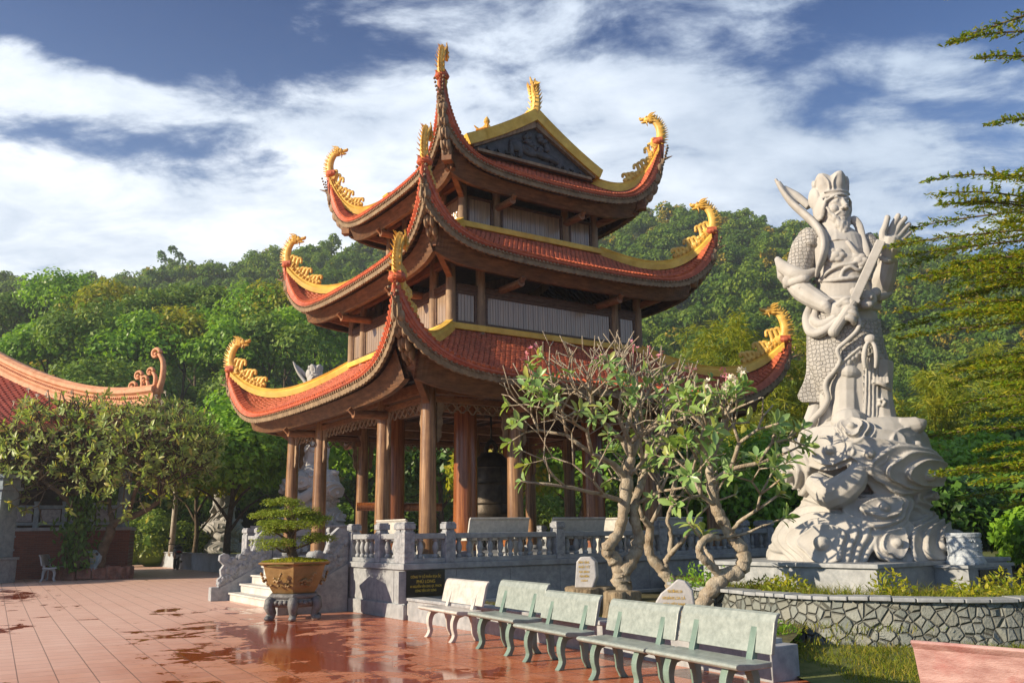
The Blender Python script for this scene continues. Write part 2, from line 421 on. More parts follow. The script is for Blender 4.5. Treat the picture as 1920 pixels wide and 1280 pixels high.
    hgt = t.math('ADD', t.math('MULTIPLY', joint, -1.0), t.math('MULTIPLY', t.noise(o, 30, 4), 0.5))
    hgt = t.math('ADD', hgt, t.math('MULTIPLY', rnd, 0.25))
    t.put(bn.inputs['Height'], hgt); t.l.new(bn.outputs[0], bs.inputs['Normal'])
    return m
M_floor = floor_mat()
M_soil = mat('soil_with_moss', (0.075, 0.062, 0.03), 0.95, (0.12, 0.115, 0.045), scale=5, bump=0.8, bscale=18, bdist=0.04)
M_lawn = mat('lawn_soil', (0.08, 0.115, 0.022), 0.95, (0.15, 0.16, 0.045), scale=2.5, bump=0.8, bscale=20, bdist=0.04)
M_hill = mat('hill_soil', (0.025, 0.045, 0.014), 0.95, (0.05, 0.07, 0.022), scale=0.15, bump=0.3, bscale=1)

g = MB(); s_ = 600.0
g.add([(-s_, -60, -0.02), (s_, -60, -0.02), (s_, 900, -0.02), (-s_, 900, -0.02)], [(0, 1, 2, 3)])
tag(g.build('ground', M_lawn), kind='structure')
g = MB(); g.add([(-45, -12, 0), (9, -12, 0), (9, 30, 0), (2, 62, 0), (-60, 75, 0)], [(0, 1, 2, 3, 4)])
tag(g.build('courtyard_paving', M_floor), kind='structure')

# ------------------------------------------------------------------ hills: skyline elevation by azimuth, read off the photograph
SKY = [(-900, 430), (-500, 470), (-200, 490), (0, 500), (100, 512), (200, 508), (300, 486), (400, 478), (500, 462), (560, 446), (650, 446), (760, 440), (900, 420), (1050, 408), (1140, 402), (1200, 384), (1260, 372), (1330, 372),
       (1400, 385), (1480, 405), (1600, 420), (1720, 430), (1850, 448), (2000, 460), (2300, 500), (2800, 560)]
sk_az = np.array([azel(a, 640)[0] for a, b in SKY]); sk_el = np.array([azel(a, b)[1] for a, b in SKY])
R_TOP = 215.0
def hill_z(x, y):
    x = np.asarray(x, float); y = np.asarray(y, float)
    a = np.arctan2(x, y); r = np.hypot(x, y)
    e = np.interp(a, sk_az, sk_el)
    top = np.tan(e) * R_TOP + EYE - 6.5
    r0 = 62.0 + 16.0 * np.sin(a * 3.0 + 1.0)
    u = np.clip((r - r0) / (R_TOP - r0), 0, 1)
    prof = u ** 1.15
    z = top * prof
    z = np.where(r > R_TOP, top - (r - R_TOP) * 0.06, z)
    z = z + 2.2 * np.sin(x * 0.07 + 0.5) * np.cos(y * 0.06) * np.clip(u * 3, 0, 1) * np.clip((1 - u) * 3, 0.0, 1)
    return z
aa = np.linspace(-1.05, 1.05, 120); rr = np.concatenate([np.linspace(50, 215, 40), np.linspace(225, 330, 6)])
A, Rr = np.meshgrid(aa, rr, indexing='ij'); HX, HY = np.sin(A) * Rr, np.cos(A) * Rr
HZ = hill_z(HX, HY) - 0.03
ni, nj = A.shape; idx = np.arange(ni * nj).reshape(ni, nj)
F = np.stack([idx[:-1, :-1], idx[1:, :-1], idx[1:, 1:], idx[:-1, 1:]], -1).reshape(-1, 4)
tag(npmesh('hills', np.stack([HX, HY, HZ], -1).reshape(-1, 3), F, M_hill, smooth=True), kind='structure')

M_frame = mat('dark_frame_wood', (0.075, 0.040, 0.025), 0.5, (0.14, 0.075, 0.045), scale=2.5, stretch=(3, 3, 8), bump=0.2, bscale=16)
M_eave = mat('eave_board_wood', (0.10, 0.048, 0.024), 0.6, (0.22, 0.11, 0.052), scale=2.2, stretch=(1.5, 1.5, 9), bump=0.35, bscale=22, dirt=(0.06, 0.04, 0.03), dscale=1.2, damt=0.6)
# ------------------------------------------------------------------ the bell pavilion
PK = 1.2366
PC = Vector((-0.5078 * PK, 20 * PK, 0)); PANG = RAD(33.424)
pav = thing('bell_pavilion', 'three tiered wooden bell pavilion with upturned red tiled roofs and gold dragons', 'pavilion', PC, PANG)
pE1 = Vector((math.cos(PANG), math.sin(PANG), 0)); pE2 = Vector((-math.sin(PANG), math.cos(PANG), 0))
def pw(x, y, z): return PC + pE1 * x + pE2 * y + Z * z
def rotk(v, k):
    x, y, z = v
    for _ in range(k % 4): x, y = -y, x
    return (x, y, z)
def rotarr(V, k):
    V = np.array(V, float)
    for _ in range(k % 4): V = np.stack([-V[..., 1], V[..., 0], V[..., 2]], -1)
    return V

class Roof:
    def __init__(s, hm, ht, zm, zt, hT, zT, dec=3.4, gq=0.25):
        s.hm, s.ht, s.zm, s.zt, s.hT, s.zT, s.dec, s.gq = hm, ht, zm, zt, hT, zT, dec, gq
    def lift(s, q): q = np.abs(q); return 0.13 * q ** 2 + 0.87 * q ** 7.5
    def L(s, t): return s.ht + (s.hT - s.ht) * t
    def P(s, a, t, dz=0.0, dout=0.0):
        a = np.asarray(a, float); t = np.asarray(t, float)
        q = np.clip(a / s.L(t), -1, 1); tt = np.clip(t, -0.2, 1)
        out = s.hm + (s.ht - s.hm) * np.abs(q) ** 5; out = out + (s.hT - out) * t + dout
        z = s.zm + (s.zT - s.zm) * ((1 - s.gq) * t + s.gq * t * np.abs(t)) + (s.zt - s.zm) * s.lift(q) * np.clip(1 - tt, 0, 2) ** s.dec + dz
        return np.stack(np.broadcast_arrays(q * s.L(t), -out, z), -1)
    def hip(s, t, dz=0.0):
        p = s.P(s.L(t), t, dz); return Vector((float(p[0]), float(p[1]), float(p[2])))

def eave_curve(rf, n):
    s = np.linspace(-1, 1, 1201); p = rf.P(s * rf.ht, 0 * s); L = np.concatenate([[0], np.cumsum(np.linalg.norm(np.diff(p, axis=0), axis=1))])
    q = np.linspace(0, L[-1], n); P_ = np.stack([np.interp(q, L, p[:, i]) for i in range(3)], -1); t = np.gradient(P_, axis=0); t[:, 1] = 0; t /= np.linalg.norm(t, axis=1)[:, None]
    return P_, np.stack([t[:, 2], 0 * t[:, 0], -t[:, 0]], -1)

def roof_tiles(rf, k, name, tw=0.145, th=0.12, m=None, parent=None, eave=True):
    sl = math.hypot(rf.hm - rf.hT, rf.zT - rf.zm); nc = max(4, int(sl / th)); V = []; Fq = []; off = 0
    jit = np.random.default_rng(k + nc)
    for j in range(nc):
        t0, t1 = j / nc, (j + 1) / nc; dt = 1 / nc; half = float(rf.L(t0)); n = int(half / tw) + 2
        a0 = (np.arange(-n, n + 1) + (0.5 if j % 2 else 0.0)) * tw
        lo = -rf.L(t0); hi = rf.L(t0)
        a0 = a0[(a0 > lo - tw * 0.4) & (a0 < hi + tw * 0.4)]
        g_ = tw * 0.46
        jz = jit.normal(0, 0.004, len(a0)); jt = jit.normal(0, 0.05, len(a0)) * dt
        pts = []
        for da, tt, dz in ((-g_, t1 + 0.25 * dt, 0.012), (g_, t1 + 0.25 * dt, 0.012), (g_, t0 + 0.30 * dt, 0.034), (g_ * 0.62, t0 + 0.06 * dt, 0.040), (0, t0 - 0.04 * dt, 0.044), (-g_ * 0.62, t0 + 0.06 * dt, 0.040), (-g_, t0 + 0.30 * dt, 0.034)):
            pts.append(rf.P(a0 + da, np.clip(tt + jt, -0.06, 1.0), 0) + np.stack([0 * a0, 0 * a0, dz + jz], -1))
        low = [q - np.array([0, 0, 0.034]) for q in pts[2:]]
        al = np.stack(pts + low, 1)          # (n,12,3)
        m_ = len(a0); base = off + np.arange(m_)[:, None] * 12
        V.append(al.reshape(-1, 3)); off += m_ * 12
        for f in ((0, 1, 2, 6), (6, 2, 3, 5), (5, 3, 4, 4), (2, 7, 8, 3), (3, 8, 9, 4), (4, 9, 10, 5), (5, 10, 11, 6)):
            Fq.append(base + np.array(f)[None, :])
    V = np.concatenate(V); Fq = np.concatenate(Fq)
    tri = Fq[:, 2] == Fq[:, 3]
    Fq[tri, 3] = Fq[tri, 2]
    o = off
    # split triangles into quads with a repeated vertex removed through bmesh-free path: use two arrays
    V = rotarr(V, k)
    me = bpy.data.meshes.new(name)
    quads = Fq[~tri]; tris = Fq[tri][:, :3]
    me.from_pydata(V.tolist(), [], quads.tolist() + tris.tolist()); me.update()
    ob = bpy.data.objects.new(name, me); COL.objects.link(ob); me.materials.append(m or M_tile); ob.parent = parent or pav
    return ob

def smooth_path(pts, n):
    """Catmull-Rom through the points"""
    P = [Vector(p) for p in pts]; P = [P[0] * 2 - P[1]] + P + [P[-1] * 2 - P[-2]]; out = []
    m = len(P) - 3
    for i in range(n):
        u = i / (n - 1) * m; k = min(int(u), m - 1); f = u - k
        a, b, c, d = P[k], P[k + 1], P[k + 2], P[k + 3]
        out.append(0.5 * ((2 * b) + (c - a) * f + (2 * a - 5 * b + 4 * c - d) * f * f + (3 * b - a - 3 * c + d) * f ** 3))
    return out

def dragon(mb, tip, inward, hipfn, sc=1.0):
    """mane-spiked dragon rising from a roof tip, its head turned back over curling clouds that ride the hip"""
    inw = Vector(inward).normalized(); lat = inw.cross(Z).normalized()
    def q(d, z, l=0.0): return tip - inw * (d * sc) + Z * (z * sc) + lat * (l * sc)
    ctrl = [(-0.25, -0.10), (-0.02, 0.05), (0.06, 0.30), (0.05, 0.56), (-0.03, 0.80), (-0.16, 0.97), (-0.34, 1.02)]
    path = smooth_path([q(d, z) for d, z in ctrl], 22)
    rad = [sc * (0.20 - 0.07 * i / 21) for i in range(22)]
    mb.tube(path, rad, 10, flat=0.72)
    for i in range(2, 21):                                                # mane of spikes on the outer side
        p = path[i]; d = (path[min(i + 1, 21)] - path[i - 1]).normalized(); outv = d.cross(lat); outv = outv if outv.dot(inw) < 0 or i > 17 else -outv
        if i > 17 and outv.z < 0: outv = -outv
        a = p + outv * rad[i] * 0.7; b = p + outv * (rad[i] + 0.13 * sc) + d * 0.07 * sc
        mb.cone(a, b, 0.045 * sc, 0.006, 5)
        for l in (-1, 1):
            if i % 2: mb.cone(p + lat * l * rad[i] * .6 + outv * rad[i] * .4, p + lat * l * rad[i] * 0.95 + outv * (rad[i] + 0.05 * sc) + d * .05 * sc, 0.03 * sc, 0.005, 4)
    M3 = Matrix((( -inw.x * -1, lat.x, 0), (inw.y, lat.y, 0), (0, 0, 1))).to_3x3()
    M3 = Matrix((inw, lat, Z)).transposed()
    H = q(-0.40, 1.04)
    mb.ell(H, (0.19 * sc, 0.12 * sc, 0.12 * sc), M3); mb.ell(H + inw * 0.20 * sc + Z * 0.03 * sc, (0.14 * sc, 0.085 * sc, 0.065 * sc), M3)
    mb.ell(H + inw * 0.30 * sc + Z * 0.075 * sc, (0.05 * sc, 0.07 * sc, 0.05 * sc), M3)
    mb.ell(H + inw * 0.14 * sc - Z * 0.105 * sc, (0.14 * sc, 0.07 * sc, 0.04 * sc), M3)
    for l in (-1, 1):
        mb.ell(H + inw * 0.06 * sc + lat * l * 0.09 * sc + Z * 0.085 * sc, 0.042 * sc)
        mb.tube(smooth_path([H + lat * l * .07 * sc + Z * .08 * sc, H - inw * .12 * sc + lat * l * .11 * sc + Z * .20 * sc, H - inw * .30 * sc + lat * l * .12 * sc + Z * .23 * sc], 6), [.035 * sc, .032 * sc, .028 * sc, .022 * sc, .015 * sc, .006 * sc], 6)
        for a in range(4): mb.cone(H - inw * .05 * sc + lat * l * .09 * sc + Z * (-.10 + .06 * a) * sc, H - inw * (.24 + .03 * a) * sc + lat * l * .16 * sc + Z * (-.12 + .12 * a) * sc, 0.045 * sc, 0.006, 5)
        mb.cone(H + inw * .05 * sc + lat * l * .05 * sc - Z * .10 * sc, H + inw * .02 * sc + lat * l * .09 * sc - Z * .24 * sc, .035 * sc, .006, 5)
    for a in range(4): mb.cone(H + Z * .08 * sc - inw * .05 * a * sc, H + Z * (.22 - .02 * a) * sc - inw * (.10 + .09 * a) * sc, .035 * sc, .006, 5)
    # clouds along the ridge
    r2 = random.Random(5)
    for i in range(9):
        d = 0.14 + i * 0.15; b = hipfn(d * sc); h = (0.66 - 0.042 * i) * (0.72 + 0.42 * ((i * 7) % 3) / 2) * sc
        bend = 0.12 * sc
        pth = smooth_path([b - Z * .06 * sc, b + Z * h * 0.55 - inw * bend * .5, b + Z * h + inw * bend * .2, b + Z * h * 0.98 + inw * bend * 1.1, b + Z * h * 0.78 + inw * bend * 1.1], 12)
        mb.tube(pth, [sc * (0.085 - 0.035 * k / 11) for k in range(12)], 8, flat=0.85)
        mb.ell(pth[-1], 0.062 * sc, nu=8, nv=6)
        mb.ell(b + Z * h * .34 + inw * .05 * sc, (0.085 * sc, 0.10 * sc, 0.095 * sc), nu=8, nv=6)
        mb.ell(b + Z * .07 * sc + lat * .07 * sc, (0.09 * sc, .06 * sc, .08 * sc), nu=8, nv=6)
        mb.ell(b + Z * .07 * sc - lat * .07 * sc, (0.09 * sc, .06 * sc, .08 * sc), nu=8, nv=6)

def finish_roof(rf, tier, col_half, col_top, dsc):
    N = 150
    for k in range(4):
        roof_tiles(rf, k, 'roof_tiles')
        # closed shell below the tiles, soffit and rafters
        aa_ = np.linspace(-1, 1, 61); tt_ = np.linspace(0.0, 1, 13)
        top = [[tuple(rotarr(rf.P(a * rf.L(t), t, 0.0), k)) for t in tt_] for a in aa_]
        bot = [[tuple(rotarr(rf.P(a * rf.L(t), t, -0.13 - 0.02 * (1 - t)), k)) for t in tt_] for a in aa_]
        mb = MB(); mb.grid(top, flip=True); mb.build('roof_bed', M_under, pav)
        mb = MB(); mb.grid(bot)
        n = int(rf.ht / 0.20)
        for i in range(-n, n + 1):
            a = i * 0.20
            if abs(a) > rf.hT: tmax = min(1, (rf.ht - abs(a)) / (rf.ht - rf.hT))
            else: tmax = 1.0
            if tmax < 0.12: continue
            ps = [Vector(rotarr(rf.P(a, t, -0.19), k)) for t in np.linspace(0.02, tmax * 0.98, 4)]
            for p0, p1 in zip(ps[:-1], ps[1:]): mb.beam(p0, p1, 0.07, 0.09)
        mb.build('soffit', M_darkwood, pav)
        # the eave edge: red tile lip, scalloped wooden fascia and a deep curved board, all square to the sweep of the eave
        P_, D_ = eave_curve(rf, 301)
        def strip(rows_):
            out = []
            for dn, dout in rows_:
                p = P_ + D_ * (np.asarray(dn)[:, None] if hasattr(dn, '__len__') else dn); p = p.copy(); p[:, 1] -= dout; p[:, 0] = np.clip(p[:, 0], -rf.ht - .03, rf.ht + .03)
                out.append([tuple(x) for x in rotarr(p, k)])
            mb = MB(); mb.grid(out); return mb
        idx_ = np.arange(301)
        u_ = np.abs(np.linspace(-1, 1, 301)); lw_ = .045 + .155 * np.clip((u_ - .45) / .4, 0, 1) ** 1.5
        sc2 = .012 * np.abs(np.sin(idx_ * PI / 5.0))
        strip([(-.02 - sc2, -.10), (-.02 - sc2, .03), (lw_ * .3, .062), (lw_ * .33, .045), (lw_ * .63, .058), (lw_ * .66, .042), (lw_ * .95, .052), (lw_, .02), (lw_, -.10)]).build('tile_lip', M_tile, pav)
        fh = lw_ + .145 + .028 * np.abs(np.sin(idx_ * PI / 4.0))
        mb = strip([(lw_, .02), (lw_ + .045, .028), (lw_ + .045, .012), (lw_ + .07, .018), (fh, .012), (fh, -.05), (lw_ - .02, -.05)])
        for i in range(2, 300, 3):
            c = rotarr(P_[i] + D_[i] * (lw_[i] + .02) + np.array([0, -.035, 0]), k); mb.box(c[0], c[1], c[2], .045, .045, .045)
        mb.build('carved_fascia', M_carved, pav)
        aa2 = np.linspace(-.865, .865, 91) * rf.ht; e_ = rf.P(aa2, 0 * aa2); zl = rf.zm - .40 + .40 * (e_[:, 2] - rf.zm); rows = []
        for zz_, do in ((e_[:, 2] - .16, .24), (zl, .46), (zl, .58), (e_[:, 2] - .16, .36)):
            p = e_.copy(); p[:, 1] += do; p[:, 2] = zz_; rows.append([tuple(x) for x in rotarr(p, k)])
        mb = MB(); mb.grid(rows); mb.build('eave_board', M_eave, pav)
        mb = MB(); n = int(len(P_) / 3.2)
        for i in np.linspace(7, 293, n).astype(int):
            c = rotarr(P_[i] - D_[i] * .035 + np.array([0, -.02, 0]), k); c2 = rotarr(P_[i] - D_[i] * .02 + np.array([0, .16, .10]), k); mb.tube([c, c2], .062, 7)
        mb.build('eave_tile_ends', M_tile, pav)
        # hip ridge with its dragon
        hp = [Vector(rotk(rf.hip(t, 0.03), k)) for t in np.linspace(0.035, 1, 26)]
        inw = Vector(rotk((1, 1, 0), k)) if False else None
        mb = MB(); tops = []
        dirv_ = Vector(rotk((1, 0, 0), k)); 
        hipc = Vector(rotk((rf.ht, -rf.ht, 0), k)); inward = -hipc.normalized(); lat = inward.cross(Z).normalized()
        rows = []
        for l, dz in ((-0.12, -0.06), (-0.12, 0.10), (-0.07, 0.16), (-0.085, 0.22), (0.085, 0.22), (0.07, 0.16), (0.12, 0.10), (0.12, -0.06)):
            rows.append([h + lat * l + Z * dz for h in hp])
        mb.grid(rows)
        mb.add([r[0] for r in rows], [tuple(range(8))]); mb.add([r[-1] for r in rows], [tuple(reversed(range(8)))])
        mb.build('hip_ridge', M_ridge, pav)
        tip = Vector(rotk(rf.hip(0.03, 0.20), k))
        def hipfn(d, k=k):
            t = 0.03 + d / (1.414 * (rf.ht - rf.hT)); return Vector(rotk(rf.hip(min(t, 1), 0.24), k))
        mb = MB(); dragon(mb, tip, inward, hipfn, dsc); mb.build('dragon_finial', M_gold, pav, smooth=50)
        # red tile cap under the dragon
        mb = MB(); h0 = Vector(rotk(rf.hip(0.0, 0), k))
        mb.ell(h0 + inward * 0.10 + Z * 0.05, (0.19, 0.19, 0.10)); mb.box(h0.x + inward.x * .1, h0.y + inward.y * .1, h0.z + 0.12, 0.26, 0.26, 0.10, PI / 4)
        mb.build('tip_cap', M_tile, pav)
        # hip beam with carved knobs hanging under the tip, and the raking strut
        mb = MB(); cc = Vector(rotk((col_half, -col_half, 0), k))
        hb = [Vector(rotk(rf.hip(t, -0.30 - 0.10 * t), k)) for t in (0.03, 0.10, 0.2, 0.32, 0.45, 0.6)]
        for p0, p1 in zip(hb[:-1], hb[1:]): mb.beam(p0, p1, 0.20, 0.26)
        for t, dz, r in ((0.045, -0.50, 0.13), (0.10, -0.55, 0.17), (0.155, -0.60, 0.20), (0.215, -0.62, 0.19), (0.27, -0.62, 0.17)):
            p = Vector(rotk(rf.hip(t, dz), k))
            M3 = Matrix((inward, lat, Z)).transposed()
            mb.ell(p + lat * .07, (r * 0.8, 0.075, r), M3, 10, 8); mb.ell(p - lat * .07, (r * 0.8, 0.075, r), M3, 10, 8); mb.ell(p, (r * .9, .09, r * .7), M3, 10, 8)
        tp = Vector(rotk(rf.hip(0.03, -0.35), k)); mb.cone(tp, tp - inward * .35 + Z * .12, .06, .01, 6)
        mb.build('hip_bracket', M_wood2, pav, smooth=45)
        mb = MB(); e = Vector(rotk(rf.hip(0.30, -0.72), k)); b = cc.copy(); b.z = col_top
        mb.beam(b + Z * 0.0, e, 0.15, 0.17); mb.box(e.x, e.y, e.z, 0.26, 0.26, 0.22, PI / 4 if k % 1 == 0 else 0)
        mb.build('strut', M_wood, pav, bevel=0.012)
        # purlin ends that poke out below the eave
        for sgn in (-1, 1):
            mb = MB(); p = Vector(rotk((sgn * col_half * 0.52, -(rf.hm - 0.42), rf.zm - 0.50), k)); q_ = Vector(rotk((sgn * col_half * 0.52, -(col_half - 0.1), rf.zm - 0.50), k))
            mb.tube([p - Z * .02, q_], 0.10, 10); mb.beam(p, p + (p - q_).normalized() * .10 + Z * .10, .09, .10)
            mb.build('outrigger', M_wood, pav, smooth=50)

R0 = Roof(5.55, 5.85, 4.84, 6.52, 3.02, 6.42)
R1 = Roof(4.38, 4.62, 8.08, 9.74, 2.32, 9.36)
R2 = Roof(3.42, 3.66, 10.62, 12.60, 2.10, 11.62)
finish_roof(R0, 0, 4.25, 4.35, 0.80)
finish_roof(R1, 1, 3.0, 7.75, 0.77)
finish_roof(R2, 2, 2.2, 10.25, 0.75)

# yellow bands where a roof meets the wall above
for half, z in ((3.08, 6.50), (2.38, 9.44)):
    mb = MB()
    for k in range(4):
        a = Vector(rotk((-half - .05, -half, z), k)); b = Vector(rotk((half - .05, -half, z), k)); mb.beam(a, b, 0.13, 0.16)
    mb.build('ridge_band', M_ridge, pav, bevel=0.02)

# top gables, upper slopes and main ridge
GH, GZ, GA, GY = 2.12, 11.72, 12.98, 2.42
for sgn in (-1, 1):
    class Slope:
        pass
    mb = MB(); nc = 15; tw = 0.165
    for j in range(nc):
        for i in range(int(2 * GY / tw) + 1):
            y0 = -GY + (i + (0.5 if j % 2 else 0)) * tw
            if y0 > GY - 0.02: continue
            y1 = min(y0 + tw * 0.93, GY)
            def pt(y, u, dz): return (sgn * GH * (1 - u) * 1.02, y, GZ - 0.05 + (GA - GZ) * (0.8 * u + 0.2 * u * u) + dz)
            u0, u1 = j / nc, min(1, (j + 1.3) / nc)
            ym = (y0 + y1) / 2
            vs = [pt(y0, u1, .01), pt(y1, u1, .01), pt(y1, u0 + .02, .035), pt(ym, u0 - .004, .045), pt(y0, u0 + .02, .035)]
            vs += [(x, y, z - .03) for x, y, z in vs[2:]]
            mb.add(vs, [(0, 1, 2, 3, 4), (2, 5, 6, 3), (3, 6, 7, 4)])
    mb.build('upper_slope_tiles', M_tile, pav)
    mb = MB(); mb.add([(sgn * GH, -GY, GZ - .10), (sgn * GH, GY, GZ - .10), (0, GY, GA - .05), (0, -GY, GA - .05)], [(0, 1, 2, 3)]); mb.build('roof_bed', M_under, pav)
    # gable: boards, relief panel, verge ridges
    y = sgn * GY
    mb = MB(); o_ = [(-GH + .05, GZ - .20), (GH - .05, GZ - .20), (0, GA - 0.06)]
    mb.prism(o_, (0, y - sgn * 0.06, 0), (1, 0, 0), (0, 0, 1), 0.10); gp = mb.build('gable_panel', M_relief, pav)
    mb = MB()
    for s2 in (-1, 1):
        mb.beam((s2 * (GH - .05), y + sgn * .05, GZ - 0.06), (0, y + sgn * .05, GA - 0.22), 0.12, 0.17)
    mb.beam((-GH + .2, y + sgn * .05, GZ - .17), (GH - .2, y + sgn * .05, GZ - .17), .12, .08)
    mb.build('gable_boards', M_wood2, pav)
    mb = MB()
    r3 = random.Random(3)
    def rel(x, z, rx, rz, ry=0.07, a=0.0):
        M3 = Matrix.Rotation(a, 3, 'Y'); mb.ell((x, y + sgn * 0.02, z), (rx, ry, rz), M3, 10, 7)
    zz = GZ + 0.12
    rel(-0.62, zz + .16, .26, .20); rel(-0.20, zz + .10, .34, .17, a=.15); rel(0.25, zz + .05, .34, .13, .09, a=.1); rel(0.62, zz - .02, .22, .11, .10, a=.2); rel(.80, zz - .12, .07, .20, a=-.2)
    rel(-.80, zz - .02, .08, .20); rel(-.5, zz - .02, .08, .18)
    for i in range(20): rel(-.35 + r3.random() * .75, zz + .12 + r3.random() * .50 * (1 - abs(i / 20 - .5)), .05 + .08 * r3.random(), .05 + .07 * r3.random(), .10, r3.random() * 3)
    for s2 in (-1, 1):
        for i in range(13):
            x = s2 * (.55 + i * .085); rel(x, GZ - .10 + .05 * math.sin(i * 1.7) + max(0, .35 - abs(x) * .2) * .3, .06, .025, .05, i * .9)
    mb.build('gable_relief', M_relief, gp, smooth=True)
    mb = MB()
    for s2 in (-1, 1):
        p = [(s2 * u, y, GZ + .02 + (GA - GZ) * (.8 * (1 - u / GH) + .2 * (1 - u / GH) ** 2) + .05) for u in np.linspace(GH + .12, 0, 9)]
        for a, b in zip(p[:-1], p[1:]): mb.beam(a, Vector(b) + (Vector(b) - Vector(a)) * .06, 0.36, 0.30)
    mb.build('verge_ridge', M_ridge, pav)
    # flame phoenix on the ridge end
    mb = MB(); c = Vector((0, y, GA + .14)); inw = Vector((0, -sgn, 0))
    pth = smooth_path([c + inw * .0 - Z * .1, c - inw * .10 + Z * .30, c - inw * .02 + Z * .62, c + inw * .03 + Z * .78, c - inw * .06 + Z * .88], 12)
    mb.tube(pth, [.17, .17, .165, .155, .145, .13, .12, .11, .10, .085, .07, .05], 8, flat=.75)
    for i in range(1, 10):
        for l in (-1, 0, 1):
            p = pth[i]; mb.cone(p + Vector((l * .09, 0, 0)) + inw * .05, p + Vector((l * .14, 0, .17)) + inw * (.20 - .012 * i), .05, .006, 5)
            mb.cone(p + Vector((l * .07, 0, 0)) - inw * .05, p + Vector((l * .12, 0, .12)) - inw * .17, .04, .006, 5)
    mb.ell(c + Z * .86 - inw * .08, (.09, .13, .10)); mb.cone(c + Z * .86 - inw * .15, c + Z * .80 - inw * .34, .05, .008)
    for l in (-1, 1): mb.cone(c + Z * .9 + Vector((l * .05, 0, 0)), c + Z * 1.12 + Vector((l * .08, 0, 0)) + inw * .04, .05, .02)
    for i in range(5): mb.ell(c + inw * (.16 + .11 * i) + Z * (.08 + .02 * (i % 2)), (.10, .09, .13 - .012 * i), nu=8, nv=6)
    mb.build('phoenix_finial', M_gold, pav, smooth=50)
mb = MB(); mb.beam((0, -GY - .1, GA + .06), (0, GY + .1, GA + .06), 0.26, 0.30); mb.beam((0, -GY - .1, GA + .24), (0, GY + .1, GA + .24), 0.18, 0.08); mb.build('main_ridge', M_ridge, pav, bevel=0.02)
mb = MB(); mb.lathe([(.16, 0), (.2, .05), (.13, .12), (.12, .30), (.16, .33)], 6, (0, .1, GA + .26))
mb.lathe([(.40, .33), (.30, .40), (.14, .50), (.07, .60)], 6, (0, .1, GA + .26))
for i in range(6):
    a = PI / 3 * i; mb.cone((.30 * math.cos(a), .1 + .30 * math.sin(a), GA + .61), (.46 * math.cos(a), .1 + .46 * math.sin(a), GA + .71), .05, .015, 5)
mb.lathe([(.05, .60), (.10, .68), (.085, .76), (.02, .86)], 10, (0, .1, GA + .26)); mb.build('lantern_finial', M_gold, pav, smooth=40)

# ------------------------------------------------------------------ columns, beams, panels of each storey
def column(x, y, z0, z1, r0, r1, m=M_col, base=True):
    mb = MB(); n = 9
    prof = [(r0 + (r1 - r0) * (i / n) ** 1.3, z0 + (z1 - z0) * i / n) for i in range(n + 1)]
    mb.lathe(prof, 20, (x, y, 0)); mb.build('column', m, pav, smooth=50)
    if base:
        mb = MB(); mb.lathe([(r0 * 1.5, 1.04), (r0 * 1.55, 1.10), (r0 * 1.3, 1.17), (r0 * 1.02, 1.19)], 20, (x, y, 0)); mb.build('column_base', M_stone, pav, smooth=40)
C0, C1, C2 = 4.25, 3.0, 2.2
for i in (-C0, -2.02, 2.02, C0):
    for j in (-C0, -2.02, 2.02, C0):
        if abs(i) == C0 or abs(j) == C0: column(i, j, 1.04, 5.0, 0.19, 0.155)
        else: column(i, j, 1.04, 6.3, 0.31, 0.27, M_colred)
for i in (-C1, -2.15, 2.15, C1):
    for j in (-C1, -2.15, 2.15, C1):
        if abs(i) == C1 or abs(j) == C1: column(i, j, 6.2, 8.5, 0.125, 0.115, M_wood2, False)
for i in (-C2, -1.15, 1.15, C2):
    for j in (-C2, -1.15, 1.15, C2):
        if abs(i) == C2 or abs(j) == C2: column(i, j, 9.2, 11.0, 0.115, 0.105, M_wood2, False)
def ringbeam(name, half, z, w_, h_, m, ext=0.0):
    mb = MB()
    for k in range(4):
        a = Vector(rotk((-half - ext + (w_ / 2 if not ext else 0), -half, z), k)); b = Vector(rotk((half + ext - w_ / 2 + (w_ if not ext else 0), -half, z), k)); mb.beam(a, b, w_, h_)
    return mb.build(name, m, pav, bevel=0.01)
ringbeam('lintel', C0, 4.72, 0.20, 0.26, M_wood); ringbeam('lintel', C0 + .003, 4.47, 0.11, 0.13, M_wood)
ringbeam('lintel', 2.02, 5.2, 0.24, 0.34, M_wood)
ringbeam('lintel', C1, 8.16, 0.14, 0.20, M_wood); ringbeam('lintel', C2, 10.72, 0.13, 0.2, M_wood)
for a in (-2.02, 2.02):
    mb = MB(); mb.beam((-C0, a, 4.68), (C0, a, 4.68), .16, .24); mb.beam((a, -C0, 4.93), (a, C0, 4.93), .16, .22); mb.build('tie_beam', M_wood, pav)
